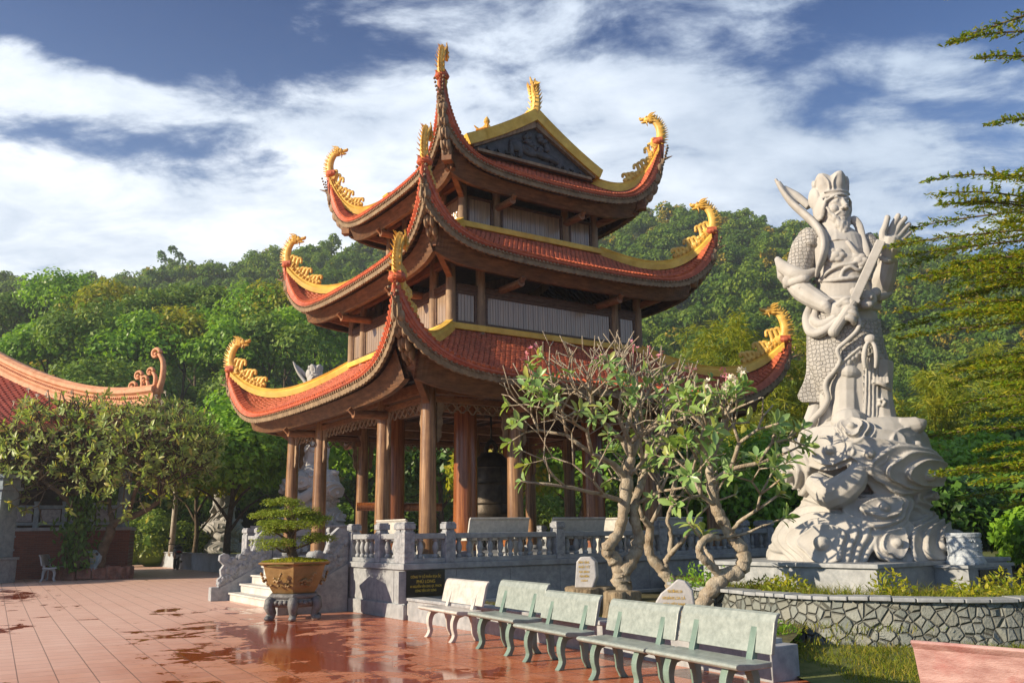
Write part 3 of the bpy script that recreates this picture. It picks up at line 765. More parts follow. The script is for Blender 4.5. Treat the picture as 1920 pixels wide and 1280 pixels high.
# fretwork frieze and hanging brackets between the ground floor columns
for k in range(4):
    for x0, x1 in ((-C0, -2.02), (-2.02, 2.02), (2.02, C0)):
        mb = MB(); L_ = x1 - x0 - .38; n = int(L_ / 0.24); step = L_ / n
        for i in range(n):
            xc = x0 + .19 + step * (i + .5); pth = []
            hh = 0.085 + 0.02 * (i % 2)
            for a in range(11):
                an = 2 * PI * a / 10; rr_ = 1.0 + .18 * math.cos(4 * an)
                pth.append(Vector(rotk((xc + step * .46 * rr_ * math.cos(an) * .85, -C0, 4.30 + hh * rr_ * math.sin(an)), k)))
            mb.tube(pth, 0.021, 5, caps=False)
            p = Vector(rotk((xc + step * .5, -C0, 4.40), k)); q_ = Vector(rotk((xc + step * .5, -C0, 4.26), k)); mb.tube([p, q_], .018, 5)
        for xs, d in ((x0, 1), (x1, -1)):
            xx = xs + d * .29
            ol = [(0, 0.10), (.17, .10), (.16, -.08), (.12, -.20), (.15, -.36), (.10, -.50), (.12, -.66), (.03, -.80), (0, -.72)]
            pts2 = [(d * (u + .20) , v) for u, v in ol]
            if d < 0: pts2 = pts2[::-1]
            ax = Vector(rotk((1, 0, 0), k)); o_ = Vector(rotk((xs, -C0, 4.32), k)); mb.prism(pts2, o_, ax, Z, 0.055)
        mb.build('fretwork', M_carved if k % 2 == 0 else M_wood2, pav)
# first floor deck and ceilings that keep the inside dark
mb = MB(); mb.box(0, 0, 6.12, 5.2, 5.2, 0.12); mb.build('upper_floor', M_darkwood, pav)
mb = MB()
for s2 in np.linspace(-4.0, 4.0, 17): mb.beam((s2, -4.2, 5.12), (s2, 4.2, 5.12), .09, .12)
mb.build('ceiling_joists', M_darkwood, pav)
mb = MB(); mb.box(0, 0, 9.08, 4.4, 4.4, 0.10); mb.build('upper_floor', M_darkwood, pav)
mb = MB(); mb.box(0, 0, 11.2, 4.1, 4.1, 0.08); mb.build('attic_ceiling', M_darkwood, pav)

def panels(half, xs, zb, zt, rail, m_frame):
    for k in range(4):
        for x0, x1 in zip(xs[:-1], xs[1:]):
            a0, a1 = x0 + .12, x1 - .12; mb = MB()
            def bx(xa, xb, za, zb_, th, dy=0.0):
                p = Vector(rotk(((xa + xb) / 2, -half + dy, (za + zb_) / 2), k)); sx, sy = (xb - xa, th) if k % 2 == 0 else (th, xb - xa)
                mb.box(p.x, p.y, p.z, sx, sy, zb_ - za)
            bx(a0, a1, zb - .10, zb, .09); bx(a0, a1, zt, zt + .08, .09)
            bx(a0, a0 + .07, zb, zt, .088); bx(a1 - .07, a1, zb, zt, .088)
            if rail: bx(a0, a1, zt + .08, zt + .20, .13); bx(a0, a1, zt + .203, zt + .24, .17)
            mb.build('panel_frame', m_frame, pav, bevel=0.008)
            mb = MB(); n = max(3, int((a1 - a0 - .16) / .075)); st = (a1 - a0 - .16) / n
            for i in range(n):
                xa = a0 + .08 + st * i; bx(xa + .003, xa + st - .003, zb + .003, zt - .003, .035, .0 + .004 * (i % 2))
            mb.build('slat_panel', M_panel, pav, bevel=0.004)
panels(C1, (-C1, -2.15, 2.15, C1), 6.66, 7.34, True, M_frame)
panels(C2, (-C2, -1.15, 1.15, C2), 9.56, 10.24, False, M_frame)
# inner stair and gallery balusters glimpsed through the open upper storeys
mb = MB()
for a, b in (((-1.4, -1.0, 6.3), (1.6, -1.0, 8.9)), ((-1.0, 1.2, 6.3), (1.8, 1.2, 8.9)), ((-2.4, 0.2, 7.9), (0.8, 0.2, 9.0))): mb.beam(a, b, .10, .22)
for x in np.linspace(-2.0, 2.0, 15): mb.lathe([(.035, 0), (.05, .1), (.03, .25), (.045, .4), (.03, .5)], 8, (x, 1.9, 7.55))
mb.beam((-2.1, 1.9, 8.1), (2.1, 1.9, 8.1), .1, .08); mb.beam((-2.1, 1.9, 7.5), (2.1, 1.9, 7.5), .1, .08)
mb.build('inner_gallery', M_wood2, pav)

# ------------------------------------------------------------------ stone platform, balustrade, stairs
PH = 5.28
mb = MB(); mb.box(0, 0, 0.46, PH * 2, PH * 2, 0.92); base_o = mb.build('platform', M_stone, pav)
mb = MB()
for k in range(4):
    for x in np.arange(-PH + .5, PH, 1.28):
        p = Vector(rotk((x, -PH - .004, .60), k)); mb.box(p.x, p.y, p.z, *((1.265, .012) if k % 2 == 0 else (.012, 1.265)), .60)
mb.build('facing_slabs', M_stone, pav)
mb = MB(); mb.box(0, 0, 0.14, PH * 2 + .10, PH * 2 + .10, 0.28); mb.build('plinth_course', M_stone, pav, bevel=0.01)
mb = MB(); mb.box(0, 0, 0.982, PH * 2 + .12, PH * 2 + .12, 0.115); mb.build('platform_slab', M_stone, pav, bevel=0.012)
def bal_run(k, x0, x1, posts):
    """balustrade on side k between the post centres"""
    B = PH - .08
    for x in posts:
        p = Vector(rotk((x, -B, 0), k)); mb = MB()
        mb.box(p.x, p.y, 1.34, .23, .23, .60); mb.box(p.x, p.y, 1.66, .19, .19, .06); mb.box(p.x, p.y, 1.745, .25, .25, .11); mb.box(p.x, p.y, 1.815, .21, .21, .03)
        mb.build('baluster_post', M_stone_carved, pav, bevel=0.012)
    for xa, xb in zip(posts[:-1], posts[1:]):
        a, b = xa + .117, xb - .117
        mb = MB(); p0 = Vector(rotk((a, -B, 1.555), k)); p1 = Vector(rotk((b, -B, 1.555), k)); mb.beam(p0, p1, .17, .11); mb.build('handrail', M_stone, pav, bevel=0.015)
        mb = MB(); p0 = Vector(rotk((a, -B, 1.085), k)); p1 = Vector(rotk((b, -B, 1.085), k)); mb.beam(p0, p1, .19, .09); mb.build('bottom_rail', M_stone, pav, bevel=0.01)
        n = max(2, int((b - a) / .235)); st = (b - a) / n; mb = MB()
        for i in range(n):
            p = Vector(rotk((a + st * (i + .5), -B, 0), k))
            mb.lathe([(.05, 1.13), (.062, 1.15), (.062, 1.18), (.035, 1.21), (.062, 1.29), (.068, 1.34), (.045, 1.42), (.035, 1.45), (.058, 1.47), (.058, 1.50)], 10, (p.x, p.y, 0))
        mb.build('balusters', M_stone, pav, smooth=50)
E1_ = PH - .08
bal_run(0, 0, 0, [-E1_, -4.28, -1.55, 1.45, 4.28, E1_])
bal_run(3, 0, 0, [2.62, 4.30, E1_ - .24] if False else [-E1_ + .002, -4.3, -2.62][::-1] if False else [2.62, 4.05, E1_ - .235])
bal_run(3, 0, 0, [-E1_ + .24, -4.05, -2.62])
bal_run(2, 0, 0, [-E1_, -2.6, 0, 2.6, E1_])
bal_run(1, 0, 0, [-E1_ + .24, -2.6, 0, 2.6, E1_ - .24])
# stairs on the sunny side
NS, RUN = 4, 0.27
for i in range(NS):
    mb = MB(); h = 1.0 - (i + 1) * 0.21; x0 = -PH - .065; x1 = x0 - RUN * (i + 1)
    mb.box((x0 - RUN * i + x1) / 2 - .0, 0, h / 2, RUN, 4.9, h); mb.box((x0 - RUN * i + x1) / 2 - .02, 0, h + .022, RUN + .04, 4.94, .045); mb.build('step', M_marble, pav, bevel=0.008)
for sgn in (-1, 1):
    y = sgn * 2.56
    mb = MB(); mb.prism([(0, 0), (-1.35, 0), (-1.35, .30), (-.0, 1.0)], (-PH - .065, y, 0), (1, 0, 0), (0, 0, 1), .22); mb.build('stair_string', M_stone, pav)
    mb = MB()
    ol = [(-1.40, .22), (-1.33, .36), (-1.36, .52), (-1.27, .60), (-1.30, .76), (-1.22, .88), (-1.34, 1.0), (-1.33, 1.12), (-1.22, 1.18), (-1.12, 1.14), (-1.02, 1.02), (-.86, 1.0), (-.74, 1.14), (-.66, 1.10), (-.60, 1.24), (-.50, 1.22), (-.44, 1.40), (-.36, 1.62), (-.2, 1.76), (-.06, 1.72), (.02, 1.55), (.02, 1.02), (-.65, .62)]
    mb.prism(ol[::-1], (-PH - .075, y, 0), (1, 0, 0), (0, 0, 1), .16)
    r4 = random.Random(9)
    for i in range(34):
        u = r4.random(); x = -1.25 + u * 1.2; z = .62 + u * .72 + (r4.random() - .5) * .5
        for l in (-1, 1): mb.ell((-PH - .075 + x, y + l * .075, z), (.05 + .06 * r4.random(), .035, .05 + .05 * r4.random()), None, 8, 6)
    for i in range(16):
        u = i / 15; x = -1.3 + u * 1.25; z = .42 + u * .95
        for l in (-1, 1): mb.ell((-PH - .075 + x, y + l * .08, z + .06 * math.sin(i * 1.4)), (.06, .04, .07), None, 8, 6)
    mb.build('dragon_parapet', M_stone_carved, pav, smooth=45)
    mb = MB(); mb.box(-PH - 1.50, y, .17, .20, .24, .34); mb.build('newel', M_stone, pav, bevel=.012)

# hanging bronze bell and its striker log
bell = thing('bell', 'big dark bronze bell hung low in the middle of the wooden bell pavilion', 'bell', pw(0, 0, 0), PANG)
mb = MB(); mb.lathe([(.60, 2.02), (.62, 2.10), (.58, 2.16), (.545, 2.5), (.53, 3.0), (.50, 3.4), (.42, 3.65), (.28, 3.78), (.10, 3.82)], 32)
for z in (2.35, 2.9, 3.35): mb.lathe([(.56 if z < 3.3 else .52, z), (.585 if z < 3.3 else .535, z + .03), (.56 if z < 3.3 else .52, z + .06)], 32)
for a in range(4):
    an = PI / 2 * a; mb.beam((.55 * math.cos(an), .55 * math.sin(an), 2.2), (.51 * math.cos(an), .51 * math.sin(an), 3.4), .05, .05, up=Vector((math.cos(an), math.sin(an), 0.01)))
mb.build('bell_body', M_bronze, bell, smooth=40)
mb = MB(); mb.tube(smooth_path([(-.16, 0, 3.78), (-.14, 0, 4.0), (0, 0, 4.12), (.14, 0, 4.0), (.16, 0, 3.78)], 12), .06, 8); mb.tube([(0, 0, 4.1), (0, 0, 4.9)], .03, 6); mb.build('hanging_loop', M_bronze, bell, smooth=True)
mb = MB(); lg = mb; lg.tube([pw(-.7, 1.6, 2.35), pw(-2.9, 2.6, 2.38)], .12, 12)
lo = lg.build('striker_log', M_colred, smooth=40); tag(lo, 'red wooden striker log hung level beside the bronze bell', 'bell striker')

# donor plaque on the platform corner
PX0, PXW = -PH + .0, .80
pq = thing('plaque', 'black stone plaque with gold lettering fixed near the corner of the grey platform', 'plaque', pw(-PH + .44, -PH - .012, .66), PANG)
mb = MB(); mb.box(0, -.012, 0, .84, .024, .50); mb.build('slab', M_black, pq, bevel=.004)
for s_txt, zz, wd, sz in (('CÔNG TY CỔ PHẦN ĐỊA ỐC', .125, .66, .066), ('PHÚ LONG', .035, .40, .085), ('41 NGUYỄN VĂN LINH, Q7, TPHCM', -.055, .68, .062), ('CÚNG TIẾN XÂY DỰNG', -.135, .46, .062)):
    text(s_txt, sz, M_goldtext, pq, (0, -.026, zz), (PI / 2, 0, 0), width=wd, extrude=.002)
# ------------------------------------------------------------------ terrazzo benches
M_bgreen = mat('pale_green_terrazzo', (0.245, 0.285, 0.262), 0.35, (0.315, 0.355, 0.33), scale=14, bump=0.06, bscale=150, dirt=(0.19, 0.22, 0.20), dscale=2.5, damt=0.5, spec=0.45)
M_bdark = mat('green_painted_side', (0.13, 0.20, 0.17), 0.45, (0.18, 0.26, 0.22), scale=4, bump=0.15, bscale=50)
M_bwhite = mat('white_terrazzo', (0.48, 0.455, 0.42), 0.4, (0.56, 0.535, 0.50), scale=9, bump=0.06, bscale=150, dirt=(0.38, 0.35, 0.31), dscale=3, damt=0.4)
M_bgrey = mat('grey_terrazzo', (0.36, 0.37, 0.38), 0.5, (0.46, 0.47, 0.48), scale=9, bump=0.08, bscale=120)
M_bred = mat('worn_red_paint', (0.34, 0.185, 0.17), 0.6, (0.46, 0.31, 0.29), scale=4.5, bump=0.3, bscale=40, dirt=(0.30, 0.035, 0.03), dscale=1.8, damt=0.95, stretch=(1, 1, 3))
M_bbeige = mat('beige_terrazzo', (0.55, 0.53, 0.48), 0.5, (0.66, 0.63, 0.57), scale=9, bump=0.06, bscale=100)

def bench_leg(mb, x, front, w_=0.095):
    """curved leg in the side plane: y is depth, front of the bench towards -y"""
    if front: ctrl = [(-.125, .395), (-.175, .30), (-.185, .20), (-.165, .10), (-.195, .03), (-.215, 0)]
    else: ctrl = [(.115, .395), (.150, .30), (.160, .20), (.165, .10), (.205, .03), (.225, 0)]
    P_ = smooth_path([(0, a, b) for a, b in ctrl], 13); wd = [.085, .08, .072, .066, .060, .056, .052, .050, .050, .052, .058, .064, .066]
    vs = []; fs = []
    for p, ww in zip(P_, wd):
        for sx_, sy_ in ((-1, -1), (1, -1), (1, 1), (-1, 1)): vs.append((x + sx_ * w_ / 2, p.y + sy_ * ww * .62, p.z))
    for i in range(12):
        for k in range(4): fs.append((i * 4 + k, (i + 1) * 4 + k, (i + 1) * 4 + (k + 1) % 4, i * 4 + (k + 1) % 4))
    fs += [(0, 1, 2, 3), (51, 50, 49, 48)]; mb.add(vs, fs)
def make_bench(name, label, group, W=1.35, m=M_bgreen, ms=M_bdark, straight=False):
    t = thing(name, label, 'bench', group=group)
    # seat: rounded front lip
    prof = [(-.255, .415), (-.275, .435), (-.265, .458), (-.235, .466), (-.05, .452), (.13, .458), (.155, .462), (.155, .41), (-.05, .403), (-.21, .40)]
    mb = MB(); mb.prism([(a, b) for a, b in prof][::-1], (0, 0, 0), (0, 1, 0), (0, 0, 1), W); mb.build('seat', m, t, bevel=.008)
    th = RAD(13); mb = MB()
    n = 10; top = []; 
    bp = [(-.022, 0), (.022, 0), (.024, .30), (.052, .345), (.030, .365), (-.004, .345), (-.022, .28)]
    mb.prism([(a + (b) * math.tan(th) + .175, b + .515) for a, b in bp][::-1], (0, 0, 0), (0, 1, 0), (0, 0, 1), W * 1.0); mb.build('backrest', m, t, bevel=.008)
    for sx_ in (-1, 1):
        x = sx_ * W * .31
        for fr in (True, False):
            mb = MB(); bench_leg(mb, x, fr); mb.build('leg', ms, t, bevel=.008)
        mb = MB(); ol = [(-.13, .40), (.12, .40), (.135, .33), (.10, .345), (0, .375), (-.10, .345), (-.145, .33)]
        mb.prism(ol, (x, 0, 0), (0, 1, 0), (0, 0, 1), .06); mb.build('leg_arch', ms, t)
        mb = MB(); mb.prism([(.09, .40), (.165, .40), (.262, .80), (.225, .80)], (x, 0, 0), (0, 1, 0), (0, 0, 1), .085); mb.build('back_post', ms if ms is not M_bwhite else m, t, bevel=.006)
    return t
def place(o, x, y, z, dirx, diry, sc=1.0):
    """local -y (the front of a bench) points along (dirx, diry)"""
    o.location = (x, y, z); o.rotation_euler = (0, 0, math.atan2(diry, dirx) + PI / 2); o.scale = (sc, sc, sc); return o
FR = Vector((-0.885, -0.465, 0))
b1 = make_bench('park_bench', 'white terrazzo bench, the only white one in the row by the low wall', 'benches along the low wall', 1.45, M_bwhite, M_bwhite)
place(b1, -1.00, 14.30, 0, -.87, -.49)
b2 = make_bench('park_bench', 'pale green terrazzo bench right next to the white bench', 'benches along the low wall', 1.35)
place(b2, -.12, 12.76, 0, FR.x, FR.y, 1.05)
for (x, y, sc, lab) in ((.50, 11.42, .97, 'pale green bench in front of the stump with the upright inscribed stone'),
                        (1.21, 9.98, .95, 'pale green bench whose backrest stands below the pale pointed inscribed stone'),
                        (1.83, 8.72, .98, 'pale green bench nearest the camera, at the free end of the low wall')):
    place(tag(copy_tree(b2), lab), x, y, 0, FR.x - .01 * x, FR.y - .01, sc)
b3 = make_bench('park_bench', 'worn red painted bench seen from behind in the near right corner', 'benches', 1.5, M_bred, M_bred)
place(b3, 3.44, 6.08, 0, .74, .67, .95)
b4 = make_bench('park_bench', 'grey concrete bench in the shade before the brick base of the temple hall', 'benches', 1.5, M_bgrey, M_bgrey)
place(b4, -18.15, 35.3, 0, .96, .30, 1.15)
b5 = make_bench('park_bench', 'beige bench with its back to the stairs side balustrade, behind the bonsai', 'benches on the platform', 1.5, M_bbeige, M_bbeige)
def placeb(o, lx, ly, fx, fy, sc=1.0):
    p = pw(lx, ly, 1.042); d = pE1 * fx + pE2 * fy; return place(o, p.x, p.y, p.z, d.x, d.y, sc)
placeb(b5, -4.2, -3.15 + .2, 1, 0, 1.0)
for lx, ly, fx, fy, lab in ((-2.9, -4.72, 0, 1, 'beige bench end seen just right of the corner column of the pavilion'), (-.75, -4.68, 0, 1, 'beige bench right of the bell, its whole back showing above the rail'),
                            (.85, -4.3, 1, .15, 'beige bench turned askew on the platform behind the gnarled tree'), (2.35, -4.7, 0, 1, 'beige bench on the platform half hidden by the twisted tree trunks')):
    placeb(tag(copy_tree(b5), lab), lx, ly, fx, fy, 1.0)

# ------------------------------------------------------------------ low planter wall behind the benches
WA, WB = Vector((-2.06, 17.3, 0)), Vector((2.66, 10.08, 0)); wd = (WB - WA).normalized(); wn = Vector((-wd.y, wd.x, 0))
lw = thing('planter_wall', 'low grey granite wall behind the row of benches', 'planter wall', (0, 0, 0))
mb = MB(); o_ = wn * .17
mb.beam(WA + o_ + Z * .18, WB + o_ + Z * .18, .30, .36); mb.build('wall', M_stone, lw)
mb = MB(); mb.beam(WA + wn * .17 + Z * .388, WB + wn * .17 + wd * .03 + Z * .388, .37, .055); mb.build('coping', M_stone, lw, bevel=.01)
mb = MB(); ee = WB + wn * .17 - wd * .0; mb.box(ee.x, ee.y, .18, .42, .44, .37, math.atan2(wd.y, wd.x)); mb.build('end_block', M_stone, lw, bevel=.01)
mb = MB(); q0 = pw(-PH, -PH - .06, .0)
for a, b, z, wdt in ((-PH + .02, PH, .20, .12),): mb.beam(pw(a, -PH - .16, z), pw(b, -PH - .16, z), .16, .22)
tag(mb.build('kerb', M_marble, bevel=.01), 'pale stone kerb along the foot of the pavilion platform', 'kerb')
bed = MB(); WBn = WB + wn * .3
N1 = 14; rows = []
for i in range(N1 + 1):
    u = i / N1; a = WA.lerp(WB, u) + wn * .3; b = pw(-PH + u * 13.5, -PH - .2, 0).lerp(Vector((6.2, 22, 0)), 0.0)
    rows.append([(a + (b - a) * v) + Z * (.27 + .03 * math.sin(u * 17 + v * 9) + .04 * mnoise.noise((u * 9, v * 9, 1))) for v in np.linspace(0, 1, 10)])
bed.grid(rows); tag(bed.build('planting_bed', M_soil, smooth=True), kind='structure')

# ------------------------------------------------------------------ rubble stone retaining wall
def rubble_mat():
    m = bpy.data.materials.new('rubble_stone'); m.use_nodes = True; t = NT(m.node_tree); bs = t.n['Principled BSDF']
    tcn = t.new('ShaderNodeTexCoord'); o = tcn.outputs['UV']
    v2 = t.vmath('ADD', o, t.vmath('SCALE', (0, 0, 0)))
    vo = t.new('ShaderNodeTexVoronoi', feature='F1'); t.l.new(o, vo.inputs['Vector']); vo.inputs['Scale'].default_value = 7.0; vo.inputs['Randomness'].default_value = 0.9
    ve = t.new('ShaderNodeTexVoronoi', feature='DISTANCE_TO_EDGE'); t.l.new(o, ve.inputs['Vector']); ve.inputs['Scale'].default_value = 7.0; ve.inputs['Randomness'].default_value = 0.9
    sp = t.new('ShaderNodeSeparateColor'); t.l.new(vo.outputs['Color'], sp.inputs[0])
    c = t.mix(sp.outputs[0], (0.13, 0.155, 0.15, 1), (0.29, 0.31, 0.29, 1)); c = t.mix(t.math('MULTIPLY', sp.outputs[1], .35), c, (0.27, 0.235, 0.16, 1))
    c = t.mix(t.math('MULTIPLY', t.noise(tcn.outputs['Object'], 12, 6), .45), c, (0.16, 0.17, 0.15, 1))
    ed = t.smooth(ve.outputs['Distance'], 0.006, 0.026)
    c = t.mix(ed, (0.055, 0.052, 0.042, 1), c); t.l.new(c, bs.inputs['Base Color']); bs.inputs['Roughness'].default_value = .8
    bn = t.new('ShaderNodeBump'); bn.inputs['Strength'].default_value = 1.0; bn.inputs['Distance'].default_value = .05
    t.put(bn.inputs['Height'], t.math('ADD', t.smooth(ve.outputs['Distance'], 0.0, 0.12), t.math('MULTIPLY', t.noise(tcn.outputs['Object'], 25, 5), .35))); t.l.new(bn.outputs[0], bs.inputs['Normal'])
    return m
M_rubble = rubble_mat()
rw = thing('retaining_wall', 'curved rubble stone retaining wall with a thin coping', 'retaining wall')
wpts = smooth_path([(2.85, 16.6, 0), (3.10, 15.2, 0), (3.62, 13.9, 0), (3.98, 13.25, 0), (4.55, 12.6, 0), (5.5, 12.2, 0), (6.7, 12.1, 0), (8.6, 12.4, 0), (11.5, 13.2, 0)], 60)
vs = []; fs = []; uvs = []; acc = 0
for i, p in enumerate(wpts):
    if i: acc += (p - wpts[i - 1]).length
    d = (wpts[min(i + 1, 59)] - wpts[max(i - 1, 0)]).normalized(); nrm = Vector((d.y, -d.x, 0))
    for z in (-.02, .62):
        q = p + nrm * (.0 if z > 0 else .05); vs.append((q.x, q.y, z)); uvs.append((acc, z))
    for z in (.62, -.02):
        q = p - nrm * .28; vs.append((q.x, q.y, z)); uvs.append((acc, z + 1.5))
for i in range(59):
    for k in range(4): fs.append((i * 4 + k, (i + 1) * 4 + k, (i + 1) * 4 + (k + 1) % 4, i * 4 + (k + 1) % 4))
fs += [(3, 2, 1, 0), tuple(59 * 4 + k for k in range(4))]
me = bpy.data.meshes.new('stonework'); me.from_pydata(vs, [], fs); me.update(); uvl = me.uv_layers.new(name='UVMap')
for lp in me.loops: uvl.data[lp.index].uv = uvs[lp.vertex_index]
o = bpy.data.objects.new('stonework', me); COL.objects.link(o); me.materials.append(M_rubble); o.parent = rw
mb = MB(); r5 = random.Random(2); i = 0
while i < 58:
    a, b = wpts[i], wpts[min(i + 2, 59)]; d = (b - a).normalized(); nrm = Vector((d.y, -d.x, 0)); j = r5.uniform(-.012, .012)
    mb.beam(a - nrm * .12 + Z * (.648 + j) + d * .006, b - nrm * .12 + Z * (.648 + j) - d * .006, .40 + j, .055); i += 2
mb.build('coping_stones', M_stone, rw, bevel=.012)
# raised bed behind it
bed = MB(); rows = []
for i, p in enumerate(wpts):
    d = (wpts[min(i + 1, 59)] - wpts[max(i - 1, 0)]).normalized(); nrm = Vector((-d.y, d.x, 0)); q = p + nrm * .2; e = Vector((4.0 + i * .22, 25.0, 0))
    rows.append([(q + (e - q) * v) + Z * (.56 + .05 * mnoise.noise((q.x + v * 7, q.y + v * 9, 3))) for v in np.linspace(0, 1, 12)])
bed.grid(rows); tag(bed.build('raised_bed', M_soil, smooth=True), kind='structure')
bed = MB(); rows = []
lawn_out = [WB + wn * .1, Vector((3.1, 9.9, 0)), Vector((3.2, 8, 0)), Vector((3.6, 4, 0))]
for i in range(16):
    u = i / 15; a = Vector((3.05 - .0 * u, 12.5 - 9.5 * u, 0)); b = Vector((12, 14 - 11 * u, 0))
    rows.append([a.lerp(b, v) + Z * (.035 + .05 * abs(mnoise.noise((a.lerp(b, v).x, a.lerp(b, v).y, 2)))) for v in np.linspace(0, 1, 16)])
bed.grid(rows, flip=True); tag(bed.build('lawn', M_lawn, smooth=True), kind='structure')

# ------------------------------------------------------------------ tree stumps and inscribed stones
M_bark_stump = mat('stump_wood', (0.20, 0.145, 0.085), 0.85, (0.36, 0.28, 0.18), scale=4, stretch=(3, 3, .7), bump=1.0, bscale=14, bdist=.05, dirt=(0.09, .07, .045), dscale=3, damt=.6)
M_slate = mat('pale_slate', (0.36, 0.355, 0.355), .55, (0.46, 0.45, 0.445), scale=4, bump=.2, bscale=40)
def stump(name, label, x, y, z, r, h, seed):
    mb = MB(); n = 40; R_ = random.Random(seed); ph = [R_.random() * 6 for _ in range(4)]; vs = []
    lv = [(1.22, -.1), (1.10, .1), (1.0, .35), (.95, .7), (.97, .95), (.88, 1.0)]
    for f, zz in lv:
        for k in range(n):
            a = 2 * PI * k / n; q = r * f * (1 + .13 * math.sin(3 * a + ph[0]) + .08 * math.sin(7 * a + ph[1] + zz) + .05 * math.sin(13 * a + ph[2]))
            vs.append((x + q * math.cos(a), y + q * math.sin(a), z + h * zz))
    fs = [(i * n + k, i * n + (k + 1) % n, (i + 1) * n + (k + 1) % n, (i + 1) * n + k) for i in range(len(lv) - 1) for k in range(n)]
    fs.append(tuple((len(lv) - 1) * n + k for k in range(n))); mb.add(vs, fs)
    o = mb.build(name, M_bark_stump, smooth=50); return tag(o, label, 'tree stump')
stump('tree_stump', 'broad fluted tree stump carrying the narrow upright inscribed stone', 1.20, 14.9, .22, .40, .50, 1)
stump('tree_stump', 'smaller bare tree stump between the broad stump and the forked tree', 1.62, 14.0, .20, .27, .50, 4)
def slab(name, label, outline, x, y, z, rz, th, lines, m=M_slate, tm=M_paletext, front=-1, tilt=0.0):
    t = thing(name, label, 'inscribed stone', (x, y, z), rz); mb = MB(); mb.prism(outline, (0, 0, 0), (1, 0, 0), (0, 0, 1), th); st = mb.build('stone', m, t, bevel=.02)
    for s_txt, xx, zz, wdt, sz in lines: text(s_txt, sz, tm, t, (xx, -th / 2 - .004, zz), (PI / 2, 0, 0), width=wdt, extrude=.002)
    return t
L6 = [('TRƯỜNG SA', .02, .585, .20, .05), ('HOÀNG SA LÀ', .0, .50, .30, .055), ('CỦA VIỆT NAM', .0, .42, .29, .05), ('CÚNG DƯỜNG', .0, .335, .20, .05), ('GIA ĐÌNH PHẬT TỬ', .02, .26, .28, .045), ('KÍNH TẶNG', .0, .195, .22, .045)]
slab('inscribed_stone', 'narrow upright pale inscribed stone standing on the broad tree stump', [(-.17, 0), (.13, 0), (.20, .18), (.19, .42), (.11, .50), (-.06, .50), (-.13, .42)], 1.16, 14.86, .70, RAD(-18), .20,
     [('KÍNH TẶNG', 0, .41, .18, .05), ('PHẬT TỬ', 0, .335, .18, .05), ('GIA ĐÌNH', 0, .26, .17, .045), ('CÚNG DƯỜNG', 0, .19, .16, .045), ('NĂM', 0, .12, .10, .04)])
slab('inscribed_stone', 'pale pointed inscribed stone with gold text beside the leaning tree', [(-.24, -.1), (.20, -.1), (.235, .25), (.27, .40), (.25, .60), (.16, .72), (.06, .745), (-.04, .66), (-.17, .56), (-.245, .45), (-.26, .30)], 2.13, 12.2, .22, RAD(-16), .13, L6)

# ------------------------------------------------------------------ bonsai, pot and carved stand
bx_, by_ = -4.38, 17.95
M_pot = mat('glazed_clay', (0.21, 0.115, 0.035), 0.38, (0.34, 0.21, 0.08), scale=3, bump=.3, bscale=26, dirt=(0.15, 0.11, 0.045), dscale=2.2, damt=.7, spec=.45)
M_stand = mat('dark_carved_stone', (0.10, 0.105, 0.11), .5, (0.20, 0.20, 0.20), scale=6, bump=.7, bscale=22, bdist=.03)
st = thing('pot_stand', 'dark carved stone stand on six lion feet under the bonsai pot', 'pot stand', (bx_, by_, 0), RAD(12))
mb = MB(); mb.lathe([(.50, .40), (.53, .43), (.53, .47), (.50, .50)], 6, a0=PI / 6); mb.lathe([(.40, .24), (.50, .28), (.50, .40), (.40, .41)], 6, a0=PI / 6); mb.build('top', M_stand, st, bevel=.012)
for i in range(6):
    a = PI / 6 + PI / 3 * i; c, s_ = math.cos(a), math.sin(a); mb = MB()
    mb.tube([(c * r, s_ * r, z) for r, z in ((.43, .40), (.52, .34), (.535, .26), (.49, .17), (.45, .10), (.47, .05), (.53, .03))], [.09, .10, .095, .075, .062, .065, .055], 10)
    mb.ell((c * .54, s_ * .54, .045), (.075, .075, .05)); mb.ell((c * .56, s_ * .56, .30), (.05, .05, .07)); mb.build('leg', M_stand, st, smooth=True)
mb = MB()
for i in range(6):
    a = PI / 3 * i; mb.ell((math.cos(a) * .445, math.sin(a) * .445, .33), (.06, .06, .05)); 
    for j in (-1, 1): mb.ell((math.cos(a + j * .22) * .46, math.sin(a + j * .22) * .46, .34), (.05, .05, .04))
mb.build('carving', M_stand, st, smooth=True)
po = thing('bonsai_pot', 'wide hexagonal ochre glazed pot with a flared rim holding the bonsai', 'plant pot', (bx_, by_, .50), RAD(12))
mb = MB(); mb.lathe([(.44, 0), (.46, .02), (.54, .14), (.62, .34), (.675, .52), (.69, .545), (.775, .56), (.79, .585), (.77, .60), (.70, .60), (.68, .56), (.66, .56)], 6, a0=PI / 6); mb.build('pot_body', M_pot, po, bevel=.012)
mb = MB()
r6 = random.Random(8)
for i in range(6):
    a = PI / 3 * i; nrm = Vector((math.cos(a), math.sin(a), 0)); tg = Vector((-nrm.y, nrm.x, 0))
    pth = smooth_path([nrm * (.42 + .18 * (.2 + .13 * q) / .55 - .012 + .02) + tg * (-.17 + .085 * q) + Z * (.17 + .055 * q + .05 * math.sin(q * 2.4)) for q in range(5)], 14)
    for k_ in range(9):
        q = pth[k_ + 2] ; mb.ell(q + nrm * .01, (.028, .028, .028), nu=6, nv=5)
    for k_ in range(12): mb.ell(nrm * (.50 + .02 * k_ / 12) + tg * r6.uniform(-.2, .2) + Z * r6.uniform(.14, .30), (.03, .03, .022), nu=6, nv=5)
mb.build('moulding', M_pot, po, smooth=True)
